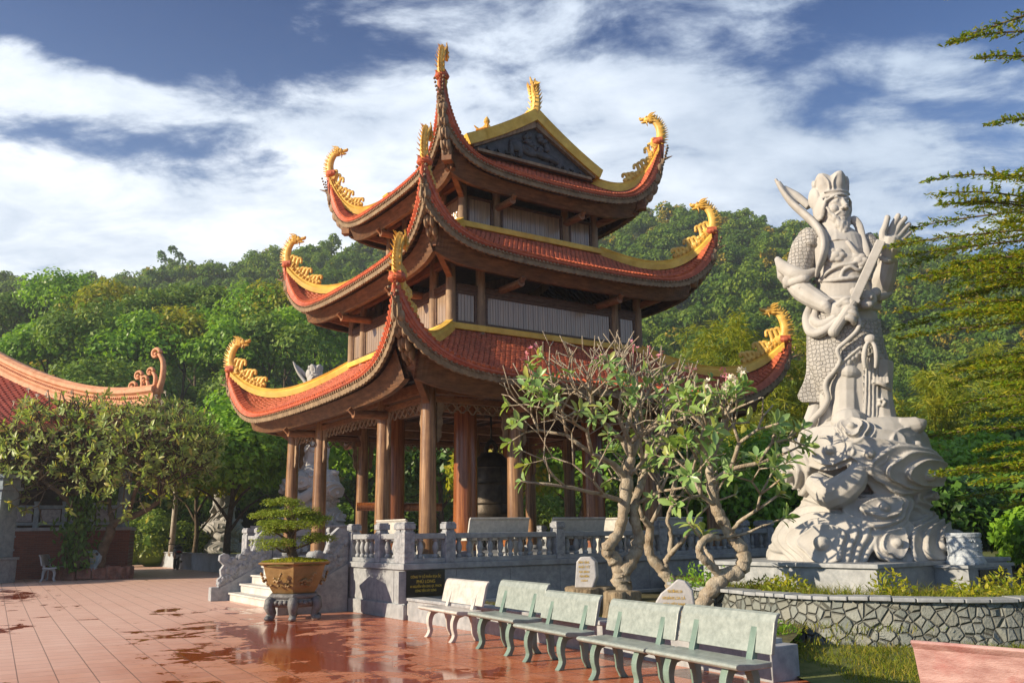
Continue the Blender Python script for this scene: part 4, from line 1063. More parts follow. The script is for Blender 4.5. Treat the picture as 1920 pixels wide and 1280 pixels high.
mb = MB(); mb.lathe([(.67, .53), (.60, .585), (.35, .62), (.10, .66)], 18); mb.build('moss_soil', mat('moss', (0.14, 0.13, 0.03), .95, (0.26, 0.22, 0.06), scale=9, bump=1.0, bscale=30, bdist=.03), po, smooth=True)

# ------------------------------------------------------------------ statue plinth, marble drum, dedication plaque
SP0 = Vector((5.62, 14.05, 0)); pr = Vector((.80, .60, 0)); pl_ = Vector((-.60, .80, 0))
pt_ = thing('statue_plinth', 'low square grey granite plinth under the near guardian statue', 'plinth')
PCn = SP0 + pr * 2.15 + pl_ * 1.75; prz = math.atan2(pr.y, pr.x)
mb = MB(); mb.box(PCn.x, PCn.y, .76, 4.3, 3.5, .46, prz); mb.build('body', M_stone, pt_)
mb = MB(); mb.box(PCn.x, PCn.y, 1.01, 4.42, 3.62, .07, prz); mb.build('top_slab', M_stone, pt_, bevel=.012)
dp = SP0 + pr * 2.2 - pl_ * .30; ab_ = SP0 + pr * 2.45 - pl_ * .27
mb = MB(); mb.box(ab_.x, ab_.y, .72, 1.5, .60, .46, prz); mb.box(ab_.x, ab_.y, .962, 1.6, .66, .045, prz); mb.build('altar_block', M_stone, pt_)
M_drum = mat('white_blue_carved_marble', (0.30, 0.345, 0.40), .5, (0.50, 0.54, 0.58), scale=6, bump=.7, bscale=22, bdist=.03)
dr = thing('incense_urn', 'white marble drum shaped incense urn carved all round, at the corner of the plinth', 'urn', (dp.x, dp.y, .984))
mb = MB(); mb.lathe([(.30, 0), (.31, .05), (.285, .10), (.285, .13), (.262, .145), (.262, .43), (.278, .445), (.282, .50), (.265, .515), (.24, .515), (.235, .45)], 36)
r7 = random.Random(4)
for i in range(46):
    a = i * 2.4; mb.ell((math.cos(a) * .256, math.sin(a) * .256, r7.uniform(.19, .40)), (.028, .028, .022), nu=7, nv=5)
for i in range(12):
    a = PI / 6 * i; mb.ell((math.cos(a) * .285, math.sin(a) * .285, .03), (.035, .035, .03), nu=7, nv=5)
mb.build('body', M_drum, dr, smooth=40)
dq_ = SP0 + pr * 2.5 - pl_ * .575
dq = thing('dedication_plaque', 'black plaque with small gold lettering on the right hand side of the statue plinth', 'plaque', (dq_.x, dq_.y, .74), prz)
mb = MB(); mb.box(0, -.01, 0, .95, .03, .34); mb.build('slab', M_black, dq, bevel=.004); text('HỘ PHÁP THIỆN ĐỒNG', .07, M_goldtext, dq, (.05, -.028, .02), (PI / 2, 0, 0), width=.62)
# ------------------------------------------------------------------ guardian statue on a cloud base
def stone_statue_mat(name, scales=False, vs_=13.0, rot=0.0):
    m = bpy.data.materials.new(name); m.use_nodes = True; t = NT(m.node_tree); bs = t.n['Principled BSDF']
    tcn = t.new('ShaderNodeTexCoord'); o = tcn.outputs['Object']
    c = t.mix(t.ramp(t.noise(o, 2.2, 6, .6), [(.3, 0.0), (.7, 1.0)]), (0.36, 0.345, 0.325, 1), (0.46, 0.445, 0.42, 1))
    c = t.mix(t.math('MULTIPLY', t.ramp(t.noise(o, 1.1, 7, .7, .6), [(.5, 0.0), (.75, 1.0)]), .45), c, (0.21, 0.18, 0.145, 1))
    t.l.new(c, bs.inputs['Base Color']); bs.inputs['Roughness'].default_value = .75; bs.inputs['Specular IOR Level'].default_value = .25
    bn = t.new('ShaderNodeBump'); bn.inputs['Distance'].default_value = .012; bn.inputs['Strength'].default_value = .35
    h = t.noise(o, 60, 5, .6)
    if scales:
        ve = t.new('ShaderNodeTexVoronoi', feature='DISTANCE_TO_EDGE'); mp = t.new('ShaderNodeMapping'); mp.inputs['Scale'].default_value = (1, .35, 1); t.l.new(o, mp.inputs[0]); t.l.new(mp.outputs[0], ve.inputs['Vector']); ve.inputs['Scale'].default_value = vs_; ve.inputs['Randomness'].default_value = .45
        h = t.math('ADD', t.math('MULTIPLY', t.smooth(ve.outputs['Distance'], 0.0, .12), 2.2), h); bn.inputs['Strength'].default_value = .8; bn.inputs['Distance'].default_value = .02
    t.put(bn.inputs['Height'], h); t.l.new(bn.outputs[0], bs.inputs['Normal'])
    return m
M_st = stone_statue_mat('carved_white_stone'); M_sc = stone_statue_mat('scale_carved_stone', True)
SC = Vector((6.29, 16.74, 1.045)); SAZ = math.atan2(SC.x, SC.y)
sex = Vector((math.cos(SAZ), -math.sin(SAZ), 0)); sey = Vector((math.sin(SAZ), math.cos(SAZ), 0))
stat = thing('guardian_statue', 'nearest white stone guardian statue, sword and raised hand, on a swirling cloud base', 'statue', SC, -SAZ)
def S(px, py, d=0.0):
    r = ray(px, py); q = Vector((0, 0, EYE)); t = ((SC - q).dot(sey) - d) / r.dot(sey); p = q + r * t - SC
    return Vector((p.dot(sex), p.dot(sey), p.z))
PXM = SC.xy.length / FPX * 1.0
def tp(mb, pts, rad, n=12, flat=1.0, k=4, up=Z):
    P_ = smooth_path([S(*p) for p in pts], (len(pts) - 1) * k + 1); u = np.linspace(0, len(pts) - 1, len(P_))
    mb.tube(P_, list(np.interp(u, range(len(pts)), [r * PXM for r in rad])), n, flat=flat, up=up)
def el(mb, px, py, d, rx, ry, rz, rot=None): mb.ell(S(px, py, d), (rx * PXM, ry, rz * PXM), rot, 14, 10)
BODY = [(430, 1548, 1592), (440, 1528, 1606), (452, 1514, 1620), (480, 1522, 1628), (510, 1528, 1632), (540, 1531, 1634), (560, 1530, 1637), (580, 1523, 1642), (605, 1515, 1647), (640, 1514, 1655), (680, 1516, 1662), (720, 1532, 1666), (760, 1547, 1668), (800, 1552, 1668)]
BY = [b[0] for b in BODY]; BL = [b[1] for b in BODY]; BR = [b[2] for b in BODY]
def bdep(py): return np.interp(py, [430, 455, 480, 520, 560, 600, 700, 800], [.30, .45, .52, .50, .52, .55, .55, .50])
def loft(mb, rows, dep, n=36, p=2.3, dc=0.0):
    vs = []
    for py, xl, xr in rows:
        a = S(xl, py, 0); b = S(xr, py, 0); c = (a + b) / 2; hw = (b.x - a.x) / 2; dd = dep(py) if callable(dep) else dep * hw
        for k in range(n):
            an = 2 * PI * k / n; ca, sa = math.cos(an), math.sin(an); q = (abs(ca) ** p + abs(sa) ** p) ** (-1 / p)
            vs.append((c.x + hw * ca * q, dd * sa * q - dc, c.z))
    m = len(rows); fs = [(i * n + k, (i + 1) * n + k, (i + 1) * n + (k + 1) % n, i * n + (k + 1) % n) for i in range(m - 1) for k in range(n)]
    fs += [tuple(range(n)), tuple(reversed(range((m - 1) * n, m * n)))]; mb.add(vs, fs)
def surf_d(px, py):
    xl, xr = np.interp(py, BY, BL), np.interp(py, BY, BR); c, h = (xl + xr) / 2, (xr - xl) / 2 * 1.06
    q = min(.985, abs(px - c) / h); return float(bdep(py)) * (1 - q ** 2.3) ** (1 / 2.3)
def sheet(mb, rows, off=.05, th=.10, n=12, wave=0.0):
    top = []; bot = []
    for i, (py, xl, xr) in enumerate(rows):
        r1 = []; r2 = []
        for j in range(n + 1):
            x = xl + (xr - xl) * j / n; d = surf_d(x, py) + off + wave * math.sin(j * 1.9 + i * .7)
            r1.append(S(x, py, d)); r2.append(S(x, py, d - th))
        top.append(r1); bot.append(r2)
    m = len(rows); o = len(mb.v); mb.grid(top); mb.grid(bot, flip=True); W_ = n + 1; B = o + m * W_
    rim = [o + j for j in range(W_)] + [o + i * W_ + n for i in range(1, m)] + [o + (m - 1) * W_ + j for j in range(n - 1, -1, -1)] + [o + i * W_ for i in range(m - 2, 0, -1)]
    for a, b in zip(rim, rim[1:] + rim[:1]): mb.f.append((b, a, a + m * W_, b + m * W_))
def line(mb, pts, off=.03, r=3.0):
    tp(mb, [(x, y, surf_d(x, y) + off) for x, y in pts], [r] * len(pts), 8)
# --- figure: torso, arms, legs and face as one carved body
fig = MB(); loft(fig, BODY, lambda y: float(bdep(y)))
tp(fig, [(1562, 405, .05), (1568, 440, .10), (1570, 465, .15)], [24, 25, 34])                      # neck
tp(fig, [(1522, 446, .04), (1510, 468, .10), (1500, 500, .12), (1492, 528, .14)], [22, 24, 22, 20])  # upper arm, viewer's left
tp(fig, [(1490, 528, .16), (1505, 545, .30), (1527, 560, .46), (1554, 574, .62)], [19, 20, 18, 14])  # forearm
el(fig, 1577, 583, .64, 21, .17, 18)
for i, (x, y) in enumerate(((1588, 570), (1594, 578), (1596, 588), (1592, 598))):                   # fingers closed on the hilt
    tp(fig, [(x - 16, y + 2, .70), (x - 3, y - 3, .80), (x + 8, y + 2, .78), (x + 9, y + 8, .66)], [6.5, 6.5, 6, 5.5], 8)
tp(fig, [(1570, 574, .74), (1585, 562, .80), (1598, 560, .76)], [7, 6.5, 5.5], 8)                    # thumb
tp(fig, [(1614, 456, -.05), (1634, 490, -.05), (1646, 540, .05)], [22, 23, 20])                        # raised arm
tp(fig, [(1648, 548, .08), (1656, 522, .20), (1667, 487, .32)], [21, 21, 16])
tp(fig, [(1664, 490, .33), (1666, 470, .36), (1670, 447, .38)], [13, 18, 18], flat=1.0)
el(fig, 1668, 460, .36, 20, .11, 24)
for pts, r0 in ((((1660, 462, .42), (1655, 440, .48), (1660, 424, .50), (1664, 409, .47)), 7.5), (((1667, 440, .38), (1675, 422, .38), (1684, 405, .37)), 6.6), (((1676, 440, .36), (1686, 422, .35), (1697, 410, .33)), 6.4),
                (((1683, 444, .33), (1694, 431, .30), (1704, 421, .28)), 6.2), (((1688, 452, .30), (1699, 442, .26), (1706, 436, .24)), 5.6)):
    tp(fig, pts, [r0 * (1 - .12 * i) for i in range(len(pts))], 10); el(fig, pts[-1][0], pts[-1][1], pts[-1][2], r0 * .7, r0 * .7 * PXM, r0 * .8)
tp(fig, [(1587, 680, .28), (1588, 735, .34), (1588, 792, .36)], [30, 24, 26]); el(fig, 1592, 792, .56, 30, .36, 24)
tp(fig, [(1646, 680, .15), (1650, 740, .20), (1654, 788, .22)], [26, 20, 24]); el(fig, 1662, 794, .34, 24, .30, 12)
for k_ in range(5): el(fig, 1645 + k_ * 8, 799, .50, 5, .08, 5)
# head, turned a little to the viewer's right
HC = S(1563, 391, .14); hf = Vector((.60, -.80, 0)); hs = Vector((.80, .60, 0))
def H_(f, s, u): return HC + hf * f + hs * s + Z * u
RM = Matrix((hs, hf, Z)).transposed()
fig.ell(H_(0, 0, 0), (.275, .31, .40), RM, 20, 14); fig.ell(H_(.07, 0, -.20), (.215, .25, .22), RM, 16, 10); fig.ell(H_(.20, 0, -.30), (.11, .12, .11), RM)
for q in (-1, 1):
    fig.ell(H_(.19, q * .14, -.10), (.095, .10, .10), RM)                                            # cheeks
    fig.tube([H_(.285, q * .035, .085), H_(.275, q * .12, .135), H_(.21, q * .215, .145)], [.032, .036, .02], 8)   # brows
    fig.ell(H_(.245, q * .115, .035), (.062, .05, .034), RM)                                         # eyes
    fig.tube([H_(.275, q * .05, .02), H_(.285, q * .115, .065), H_(.235, q * .19, .045)], [.012, .016, .010], 6)
    fig.tube([H_(.275, q * .05, .015), H_(.278, q * .115, -.005), H_(.235, q * .185, .03)], [.010, .012, .010], 6)
    fig.ell(H_(.33, q * .052, -.115), (.040, .05, .034), RM)                                         # nostrils
    fig.tube([H_(.315, q * .02, -.165), H_(.29, q * .10, -.185), H_(.225, q * .19, -.27)], [.020, .024, .010], 6)  # moustache
    fig.ell(H_(.0, q * .285, .0), (.035, .08, .11), RM)
fig.tube([H_(.285, 0, .11), H_(.33, 0, .0), H_(.385, 0, -.095)], [.036, .042, .052], 10); fig.ell(H_(.375, 0, -.105), (.048, .05, .042), RM)
fig.ell(H_(.295, 0, -.205), (.085, .045, .022), RM); fig.ell(H_(.29, 0, -.245), (.07, .045, .024), RM)
fo = fig.build('figure', M_st, stat); voxel(fo, .0135, 1)
# --- beard in separate wavy strands
mb = MB(); rr_ = random.Random(6)
mb.ell(H_(.14, 0, -.42), (.17, .12, .14), RM); mb.ell(H_(.17, 0, -.54), (.11, .09, .13), RM)
for i in range(26):
    s = -.27 + .54 * i / 25; f0 = .25 - 1.7 * s * s; L_ = .40 - 1.5 * s * s + rr_.uniform(-.05, .05); pts = []
    for j in range(7): u = j / 6; pts.append(H_(f0 + .05 * math.sin(u * 3) + .012 * math.sin(u * 13 + i), s * (1 - .45 * u) + .012 * math.sin(u * 12 + i * 2), -.305 + s * s * 3.6 - L_ * u))
    mb.tube(pts, [.030, .032, .030, .027, .022, .016, .008], 7)
bo = mb.build('beard', M_st, stat); voxel(bo, .016, 1)
# --- helmet with lobed crown, brow band and ear guards
mb = MB(); n = 40; rows = []
for r_, u_, lob in ((.275, .16, 0), (.318, .19, 0), (.325, .25, 0), (.312, .27, 0), (.315, .34, .012), (.335, .44, .024), (.345, .53, .034), (.32, .60, .04), (.20, .62, .03), (.04, .63, 0)):
    rows.append([H_(-.03 + (r_ * 1.02 + lob * math.cos(5 * a)) * math.cos(a), (r_ * .95 + lob * math.cos(5 * a)) * math.sin(a), u_ + (.085 * abs(math.cos(2.5 * a)) * (1 if .5 < u_ < .61 else 0)) - .03 * math.cos(a) * (u_ < .25)) for a in np.linspace(0, 2 * PI, n, endpoint=False)])
vs = [p for r in rows for p in r]; fs = [(i * n + k, i * n + (k + 1) % n, (i + 1) * n + (k + 1) % n, (i + 1) * n + k) for i in range(len(rows) - 1) for k in range(n)]; fs += [tuple(reversed(range(n))), tuple((len(rows) - 1) * n + k for k in range(n))]
mb.add(vs, fs)
for i in range(5):
    a = 2 * PI * i / 5; pth = [H_(-.03 + (.345 * math.cos(a + o_)) * k_, .335 * math.sin(a + o_) * k_, u_) for o_, u_, k_ in ((-.5, .26, .95), (-.5, .45, 1.02), (-.25, .60, 1.02), (0, .66, .98), (.25, .60, 1.02), (.5, .45, 1.02), (.5, .26, .95))]
    mb.tube(smooth_path(pth, 25), .017, 6)
mb.tube([H_(.30 - 1.6 * s * s, s, .185 - 1.3 * s * s) for s in np.linspace(-.29, .29, 13)], .026, 8); mb.tube([H_(.30 - 1.8 * s * s, s, .265) for s in np.linspace(-.30, .30, 13)], .02, 8)
for q in (-1, 1):
    mb.ell(H_(-.06, q * .30, -.02), (.06, .20, .26), RM); mb.ell(H_(-.16, q * .33, .24), (.05, .17, .22), RM); mb.tube([H_(.17, q * .27, .13), H_(.10, q * .31, -.05), H_(.0, q * .31, -.24), H_(-.14, q * .31, -.20)], [.035, .04, .04, .03], 8)
mb.ell(H_(-.22, 0, .0), (.26, .16, .34), RM)
ho = mb.build('helmet', M_st, stat); voxel(ho, .016, 1)
# --- sword
mb = MB(); a, b, c = S(1563, 622, .74), S(1601, 564, .78), S(1652, 452, .60)
mb.tube([a, b], [.10, .095], 14); mb.ell(a, .105); d = (c - b).normalized(); sd = d.cross(Vector((0, 1, 0))).normalized()
mb.beam(b, c, .09, .17, up=sd); mb.beam(b - d * .03, b + d * .05, .13, .22, up=sd)
mb.build('sword', M_st, stat, bevel=.02)
# --- scale armour sleeves and shoulder guards
mb = MB(); tp(mb, [(1522, 442, .06), (1510, 466, .12), (1501, 496, .14), (1496, 514, .15)], [21, 26, 25, 27])
for i in range(4): tp(mb, [(1499 - i * 2, 440 + i * 7, .22), (1514 + i, 431 + i * 8, .34 + .02 * i), (1534 - i, 436 + i * 8, .32)], [4, 5, 4], 8)
so = mb.build('scale_sleeve', M_sc, stat); voxel(so, .018, 1)
mb = MB(); tp(mb, [(1616, 448, -.03), (1632, 470, -.03), (1638, 495, -.02)], [20, 23, 23]); so = mb.build('scale_sleeve', M_sc, stat); voxel(so, .018, 1)
mb = MB()
tp(mb, [(1530, 508, .34), (1510, 516, .42), (1488, 512, .38), (1468, 500, .26), (1456, 484, .14)], [7, 11, 14, 12, 5], flat=.8)
tp(mb, [(1462, 498, .12), (1470, 516, .10), (1476, 532, .06)], [7, 13, 8])
tp(mb, [(1474, 536, .12), (1484, 530, .36), (1506, 523, .46), (1516, 524, .42)], [7, 8, 8, 5]); el(mb, 1477, 527, .36, 10, .06, 11)
co = mb.build('sleeve_flare', M_st, stat); voxel(co, .016, 1)
mb = MB(); tp(mb, [(1541, 560, .50), (1548, 573, .70), (1560, 590, .62)], [6, 9, 7])
for i in range(8): el(mb, 1500 + (i % 3) * 9 + i * 2, 540 + (i // 3) * 6 + (i % 3) * 5, .48 + .045 * (i % 3), 4.5, .05, 3.5)
tp(mb, [(1500, 545, .40), (1530, 565, .58), (1545, 575, .66)], [3, 4, 3], 8); co = mb.build('cuff', M_st, stat); voxel(co, .014, 1)
mb = MB(); tp(mb, [(1650, 482, .46), (1663, 489, .50), (1680, 490, .34)], [4, 5.5, 5], 8); tp(mb, [(1648, 484, .40), (1650, 520, .30), (1652, 552, .24)], [3, 3.5, 3], 8); tp(mb, [(1634, 550, .28), (1650, 557, .32), (1668, 549, .12)], [6, 8, 6]); co = mb.build('cuff', M_st, stat); voxel(co, .016, 1)
# --- breastplate, cords, belt with lion mask
mb = MB()
for cx, cy in ((1566, 478), (1609, 488)):
    for k_ in range(6): a = k_ * PI / 3; el(mb, cx + 11 * math.cos(a), cy + 8 * math.sin(a), surf_d(cx, cy) + .02, 8, .05, 6)
    el(mb, cx, cy, surf_d(cx, cy) + .04, 8, .05, 7)
sheet(mb, [(452, 1546, 1612), (465, 1540, 1622), (480, 1540, 1626), (492, 1543, 1622), (500, 1556, 1608), (506, 1570, 1592)], .012, .08, 12)
line(mb, [(1536, 528), (1552, 510), (1575, 498), (1600, 494), (1622, 484)], .04, 3.2); line(mb, [(1526, 528), (1560, 525), (1600, 521), (1642, 522)], .03, 4)
line(mb, [(1576, 520), (1582, 506), (1596, 500), (1610, 506), (1622, 498), (1636, 506)], .04, 3.4); line(mb, [(1588, 452), (1602, 470), (1622, 492), (1634, 502)], .05, 4)
for py in (556, 566, 576): line(mb, [(1520 + (py - 556) * -.2, py), (1556, py + 3), (1600, py + 3), (1650, py)], .03, 5.5)
el(mb, 1622, 562, surf_d(1622, 562) + .10, 20, .13, 18); el(mb, 1626, 572, surf_d(1622, 562) + .22, 11, .09, 7)
for q in (-1, 1): el(mb, 1624 + q * 8, 557, surf_d(1622, 562) + .21, 5, .05, 5); el(mb, 1622 + q * 20, 548, surf_d(1622, 562) + .06, 9, .08, 9)
po_ = mb.build('breastplate', M_st, stat); voxel(po_, .013, 0)
# --- skirt, robe panel with scales, hanging sashes
mb = MB(); sheet(mb, [(590, 1516, 1602), (602, 1514, 1608), (614, 1513, 1607), (626, 1512, 1600), (638, 1512, 1588), (650, 1512, 1572), (662, 1512, 1570), (676, 1512, 1574), (688, 1512, 1570), (700, 1511, 1560), (712, 1508, 1552), (722, 1504, 1549), (732, 1499, 1549), (741, 1495, 1549), (748, 1497, 1550), (754, 1504, 1550)], .08, .13, 18, .006)
ro_ = mb.build('robe_panel', M_sc, stat); voxel(ro_, .022, 1)
mb = MB(); sheet(mb, [(598, 1600, 1651), (620, 1585, 1654), (640, 1574, 1658), (655, 1570, 1661), (668, 1567, 1664)], .05, .10, 14, .006)
sheet(mb, [(666, 1566, 1600), (676, 1567, 1590), (686, 1569, 1578)], .05, .10, 6, .004); sheet(mb, [(666, 1648, 1665), (678, 1654, 1667), (690, 1662, 1669)], .05, .10, 5, .004)
sk = mb.build('scale_skirt', M_sc, stat); voxel(sk, .022, 1)
mb = MB()
tp(mb, [(1606, 592, .70), (1612, 606, .70), (1605, 622, .70), (1586, 640, .71), (1570, 656, .70), (1575, 676, .68), (1564, 696, .64), (1551, 711, .60), (1548, 726, .56), (1552, 748, .52), (1540, 770, .46), (1522, 790, .40), (1512, 820, .30)], [4, 4, 4, 4, 4, 4, 4, 4.5, 5, 5.5, 6, 6, 5], 8)
tp(mb, [(1524, 566, .25), (1514, 596, .34), (1522, 622, .50), (1543, 622, .64), (1574, 596, .72)], [7, 10, 12, 10, 6], flat=.8)
tp(mb, [(1530, 580, .4), (1528, 602, .50), (1545, 608, .62), (1568, 592, .7)], [6, 9, 9, 6])
tp(mb, [(1540, 700, -.05), (1534, 750, -.05), (1517, 795, .10), (1502, 828, .05)], [14, 14, 12, 8])
tp(mb, [(1556, 740, .20), (1554, 770, .25), (1545, 808, .2)], [18, 16, 12])
el(mb, 1632, 636, .64, 10, .10, 9)
sheet(mb, [(640, 1627, 1638), (655, 1622, 1642), (680, 1619, 1646), (710, 1618, 1648), (745, 1618, 1649), (775, 1617, 1650), (792, 1616, 1648)], .02, .10, 14, .022)
for q in (-1, 1): tp(mb, [(1632 + q * 2, 638, .66), (1632 + q * 9, 650, .68), (1632 + q * 12, 670, .66), (1632 + q * 10, 690, .62)], [2.5, 4, 4.5, 3], flat=1.3)
for cx, w_ in ((1588, 24), (1652, 18)):
    tp(mb, [(cx - w_, 724, .34), (cx - w_ * .4, 717, .52), (cx + w_ * .4, 722, .52), (cx + w_, 730, .32)], [3, 4, 4, 3], 8)
    for k_ in range(5): tp(mb, [(cx - 12 + k_ * 6, 706, .50), (cx - 13 + k_ * 6.5, 718 + 2 * (k_ % 2), .54)], [2.2, 3.2], 6)
    tp(mb, [(cx - w_ * .9, 784, .40), (cx, 786, .60), (cx + w_ * .9, 784, .38)], [2.5, 3.2, 2.5], 8)
    for k_ in range(5): a_ = k_ * 1.2566; el(mb, cx + 2 + 5 * math.cos(a_), 754 + 6 * math.sin(a_), .46, 3.4, .05, 3.4)
hem = [(1571, 690), (1578, 685), (1585, 679), (1592, 673), (1599, 667), (1606, 661), (1612, 656)]
for i, (x, y) in enumerate(hem): el(mb, x, y + 4, surf_d(x, y) + .05, 4.2, .05, 5 + 1.5 * (i % 2)); el(mb, x + 1, y + 11, surf_d(x, y) + .0, 3.6, .05, 6)
line(mb, [(1570, 686), (1590, 670), (1613, 650)], .10, 2.4)
for i, (x, y) in enumerate([(1650, 664), (1655, 670), (1659, 677), (1663, 684), (1667, 691)]): el(mb, x, y + 4, surf_d(x, y) + .05, 4, .05, 5 + 1.5 * (i % 2)); el(mb, x, y + 11, surf_d(x, y), 3.4, .05, 6)
tp(mb, [(1572, 700, .42), (1590, 697, .52), (1610, 702, .45)], [9, 14, 9]); tp(mb, [(1566, 712, .40), (1588, 714, .54), (1612, 712, .42)], [4, 6, 4])
do = mb.build('drapery', M_st, stat); voxel(do, .014, 1)
# --- flying ribbons
mb = MB()
tp(mb, [(1454, 336, .0), (1466, 356, .0), (1484, 380, .02), (1508, 402, .08), (1531, 424, .22), (1545, 448, .45), (1546, 472, .56), (1536, 500, .54), (1530, 520, .48)], [5, 9, 12, 13, 14, 14, 13, 9, 4], flat=.55, up=Vector((0, 1, .01)))
tp(mb, [(1470, 352, -.05), (1494, 368, -.05), (1518, 388, -.02)], [5, 8, 8]); tp(mb, [(1459, 342, .02), (1476, 366, -.02), (1499, 378, -.05)], [5, 7, 6])
tp(mb, [(1590, 420, .1), (1600, 412, .18), (1610, 424, .18), (1616, 448, .20), (1622, 470, .30), (1630, 498, .35)], [5, 8, 8, 8, 9, 5], flat=.6)
ri = mb.build('ribbon', M_st, stat); voxel(ri, .017, 1)
# --- cloud base
CB = [(1066, 1440, 1780), (1050, 1438, 1782), (1035, 1442, 1778), (1010, 1452, 1765), (985, 1472, 1752), (960, 1494, 1740), (935, 1512, 1732), (905, 1502, 1736), (880, 1482, 1742), (850, 1478, 1745), (825, 1492, 1740), (803, 1520, 1724), (790, 1538, 1706)]
cb = MB(); loft(cb, CB, lambda y: (S(np.interp(y, [c[0] for c in CB][::-1], [c[2] for c in CB][::-1]), y).x - S(np.interp(y, [c[0] for c in CB][::-1], [c[1] for c in CB][::-1]), y).x) / 2 * .86, p=2.1)
CY = [c[0] for c in CB][::-1]; CL = [c[1] for c in CB][::-1]; CR_ = [c[2] for c in CB][::-1]
def base_pt(px, py, h, front):
    xl, xr = np.interp(py, CY, CL), np.interp(py, CY, CR_); cx, hw = (xl + xr) / 2, (xr - xl) / 2; q = max(-.985, min(.985, (px - cx) / hw)); c_ = math.sqrt(1 - q * q)
    xl2 = np.interp(py - 10, CY, CR_) - np.interp(py - 10, CY, CL); xl1 = np.interp(py + 10, CY, CR_) - np.interp(py + 10, CY, CL); sl = (xl1 - xl2) / 40.0
    p = S(cx + q * hw, py, hw * PXM * .86 * c_ * (1 if front else -1)); n_ = Vector((q, -c_ * (1 if front else -1), sl)).normalized(); return p + n_ * h
def scroll(px, py, R_, nl=3, seed=0, front=True, tilt=0.0, stretch=1.25, eye=(.25, .0), out=.0):
    """a carved cloud curl: lobed plates stepping up towards an off-centre eye, wrapped round the base"""
    rr = random.Random(seed); n = 56; ph = rr.uniform(0, 6); R_ *= 1.16
    for l in range(nl):
        f = 1 - l * (.80 / nl); ex, ey = eye[0] * R_ * l / nl * stretch, -eye[1] * R_ * l / nl; h0 = out * .5 + .075 * l; rows = []
        for rq, hh in ((1.0, -.20), (1.03, -.03), (1.03, .05), (.96, .082), (.86, .05), (.5, .022), (.05, .02)):
            row = []
            for k in range(n):
                a = 2 * PI * k / n; w_ = 1 + .09 * math.cos(3 * a + ph + l * .5) + .05 * math.cos(5 * a + ph * 2) + .10 * math.cos(a + ph); rad = R_ * f * rq * w_
                row.append(base_pt(px + ex + math.cos(a) * rad * stretch, py + ey + math.sin(a) * rad, h0 + hh, front))
            rows.append(row)
        vs = [x for r in rows for x in r]; fs = [(i * n + k, i * n + (k + 1) % n, (i + 1) * n + (k + 1) % n, (i + 1) * n + k) for i in range(len(rows) - 1) for k in range(n)]; fs += [tuple(reversed(range(n))), tuple((len(rows) - 1) * n + k for k in range(n))]
        cb.add(vs, fs)
    e0 = (px + eye[0] * R_ * (nl - 1) / nl * stretch, py - eye[1] * R_ * (nl - 1) / nl); er = .15 * R_ * PXM + .02; cb.ell(base_pt(e0[0], e0[1], h0 + .05, front), (er * 1.1, er, er))
for a in ((1600, 816, 26, 3, 1, True, .5, 1.2, (.0, .1)), (1556, 840, 33, 2, 2, True, .35, 1.5, (.2, -.3)), (1632, 846, 34, 2, 3, True, .2, 1.5, (-.1, -.3)), (1676, 884, 44, 4, 4, True, .0, 1.4, (.75, .05), .05), (1478, 880, 44, 3, 5, True, -.1, 1.0, (-.1, -.1), .05),
          (1638, 968, 36, 3, 7, True, .35, 1.7, (.3, .1), .08), (1550, 1022, 58, 4, 8, True, .25, 1.35, (.05, -.15), .05), (1682, 1022, 34, 2, 9, True, .1, .95, (-.3, -.1), .05), (1748, 1022, 50, 4, 10, True, .1, 1.0, (.4, .1), .02),
          (1732, 932, 28, 3, 11, True, .0, .9, (.2, 0)), (1716, 836, 30, 1, 12, True, .3, 1.2, (.2, .2)), (1482, 985, 46, 1, 14, True, .35, 1.2, (0, -.2)),
          (1500, 880, 50, 3, 15, False, .1, 1.2, (.2, 0)), (1650, 870, 52, 3, 16, False, .1, 1.3, (.2, 0)), (1540, 1010, 60, 3, 17, False, .2, 1.4, (.1, 0)), (1700, 1010, 58, 3, 18, False, .2, 1.3, (.1, 0)), (1600, 930, 50, 2, 21, False, .1, 1.5, (.1, 0)), (1580, 820, 36, 2, 22, False, .4, 1.5, (.1, 0))): scroll(*a)
tp(cb, [(1528, 905, .9), (1560, 925, 1.25), (1600, 900, 1.30), (1610, 870, 1.2)], [20, 26, 22, 12]); tp(cb, [(1690, 800, .5), (1722, 796, .5), (1736, 788, .45)], [16, 14, 3])
cbo = cb.build('cloud_base', M_st, stat); voxel(cbo, .019, 1)
# the two farther guardians stand on plinths of their own
for (px, py, Y, rz, sc, lab) in ((572, 985, 41.0, .55, 1.0, 'white stone guardian statue seen through the pavilion columns, partly hidden by the roof'), (408, 1036, 52.0, .9, .95, 'white stone statue whose swirling cloud base shows below the leafy tree at left')):
    p = at(px, py, Y); c = tag(copy_tree(stat), lab); c.location = (p.x, p.y, p.z); c.rotation_euler = (0, 0, -math.atan2(p.x, p.y) + rz - .55); c.scale = (sc, sc, sc)
    if Y > 50: c.scale = (sc * .9, sc * .9, sc * .8)
    pb = MB(); pb.box(0, 0, -p.z / 2 - .02, 4.4, 3.6, p.z); pb.box(0, 0, -.035, 4.6, 3.8, .07); o = pb.build('statue_plinth', M_stone, loc=(p.x, p.y, p.z), rz=-math.atan2(p.x, p.y)); tag(o, 'grey granite plinth under the statue ' + ('behind the pavilion' if Y < 50 else 'beneath the leafy tree at left'), 'plinth')
    o.location.z = p.z - .003
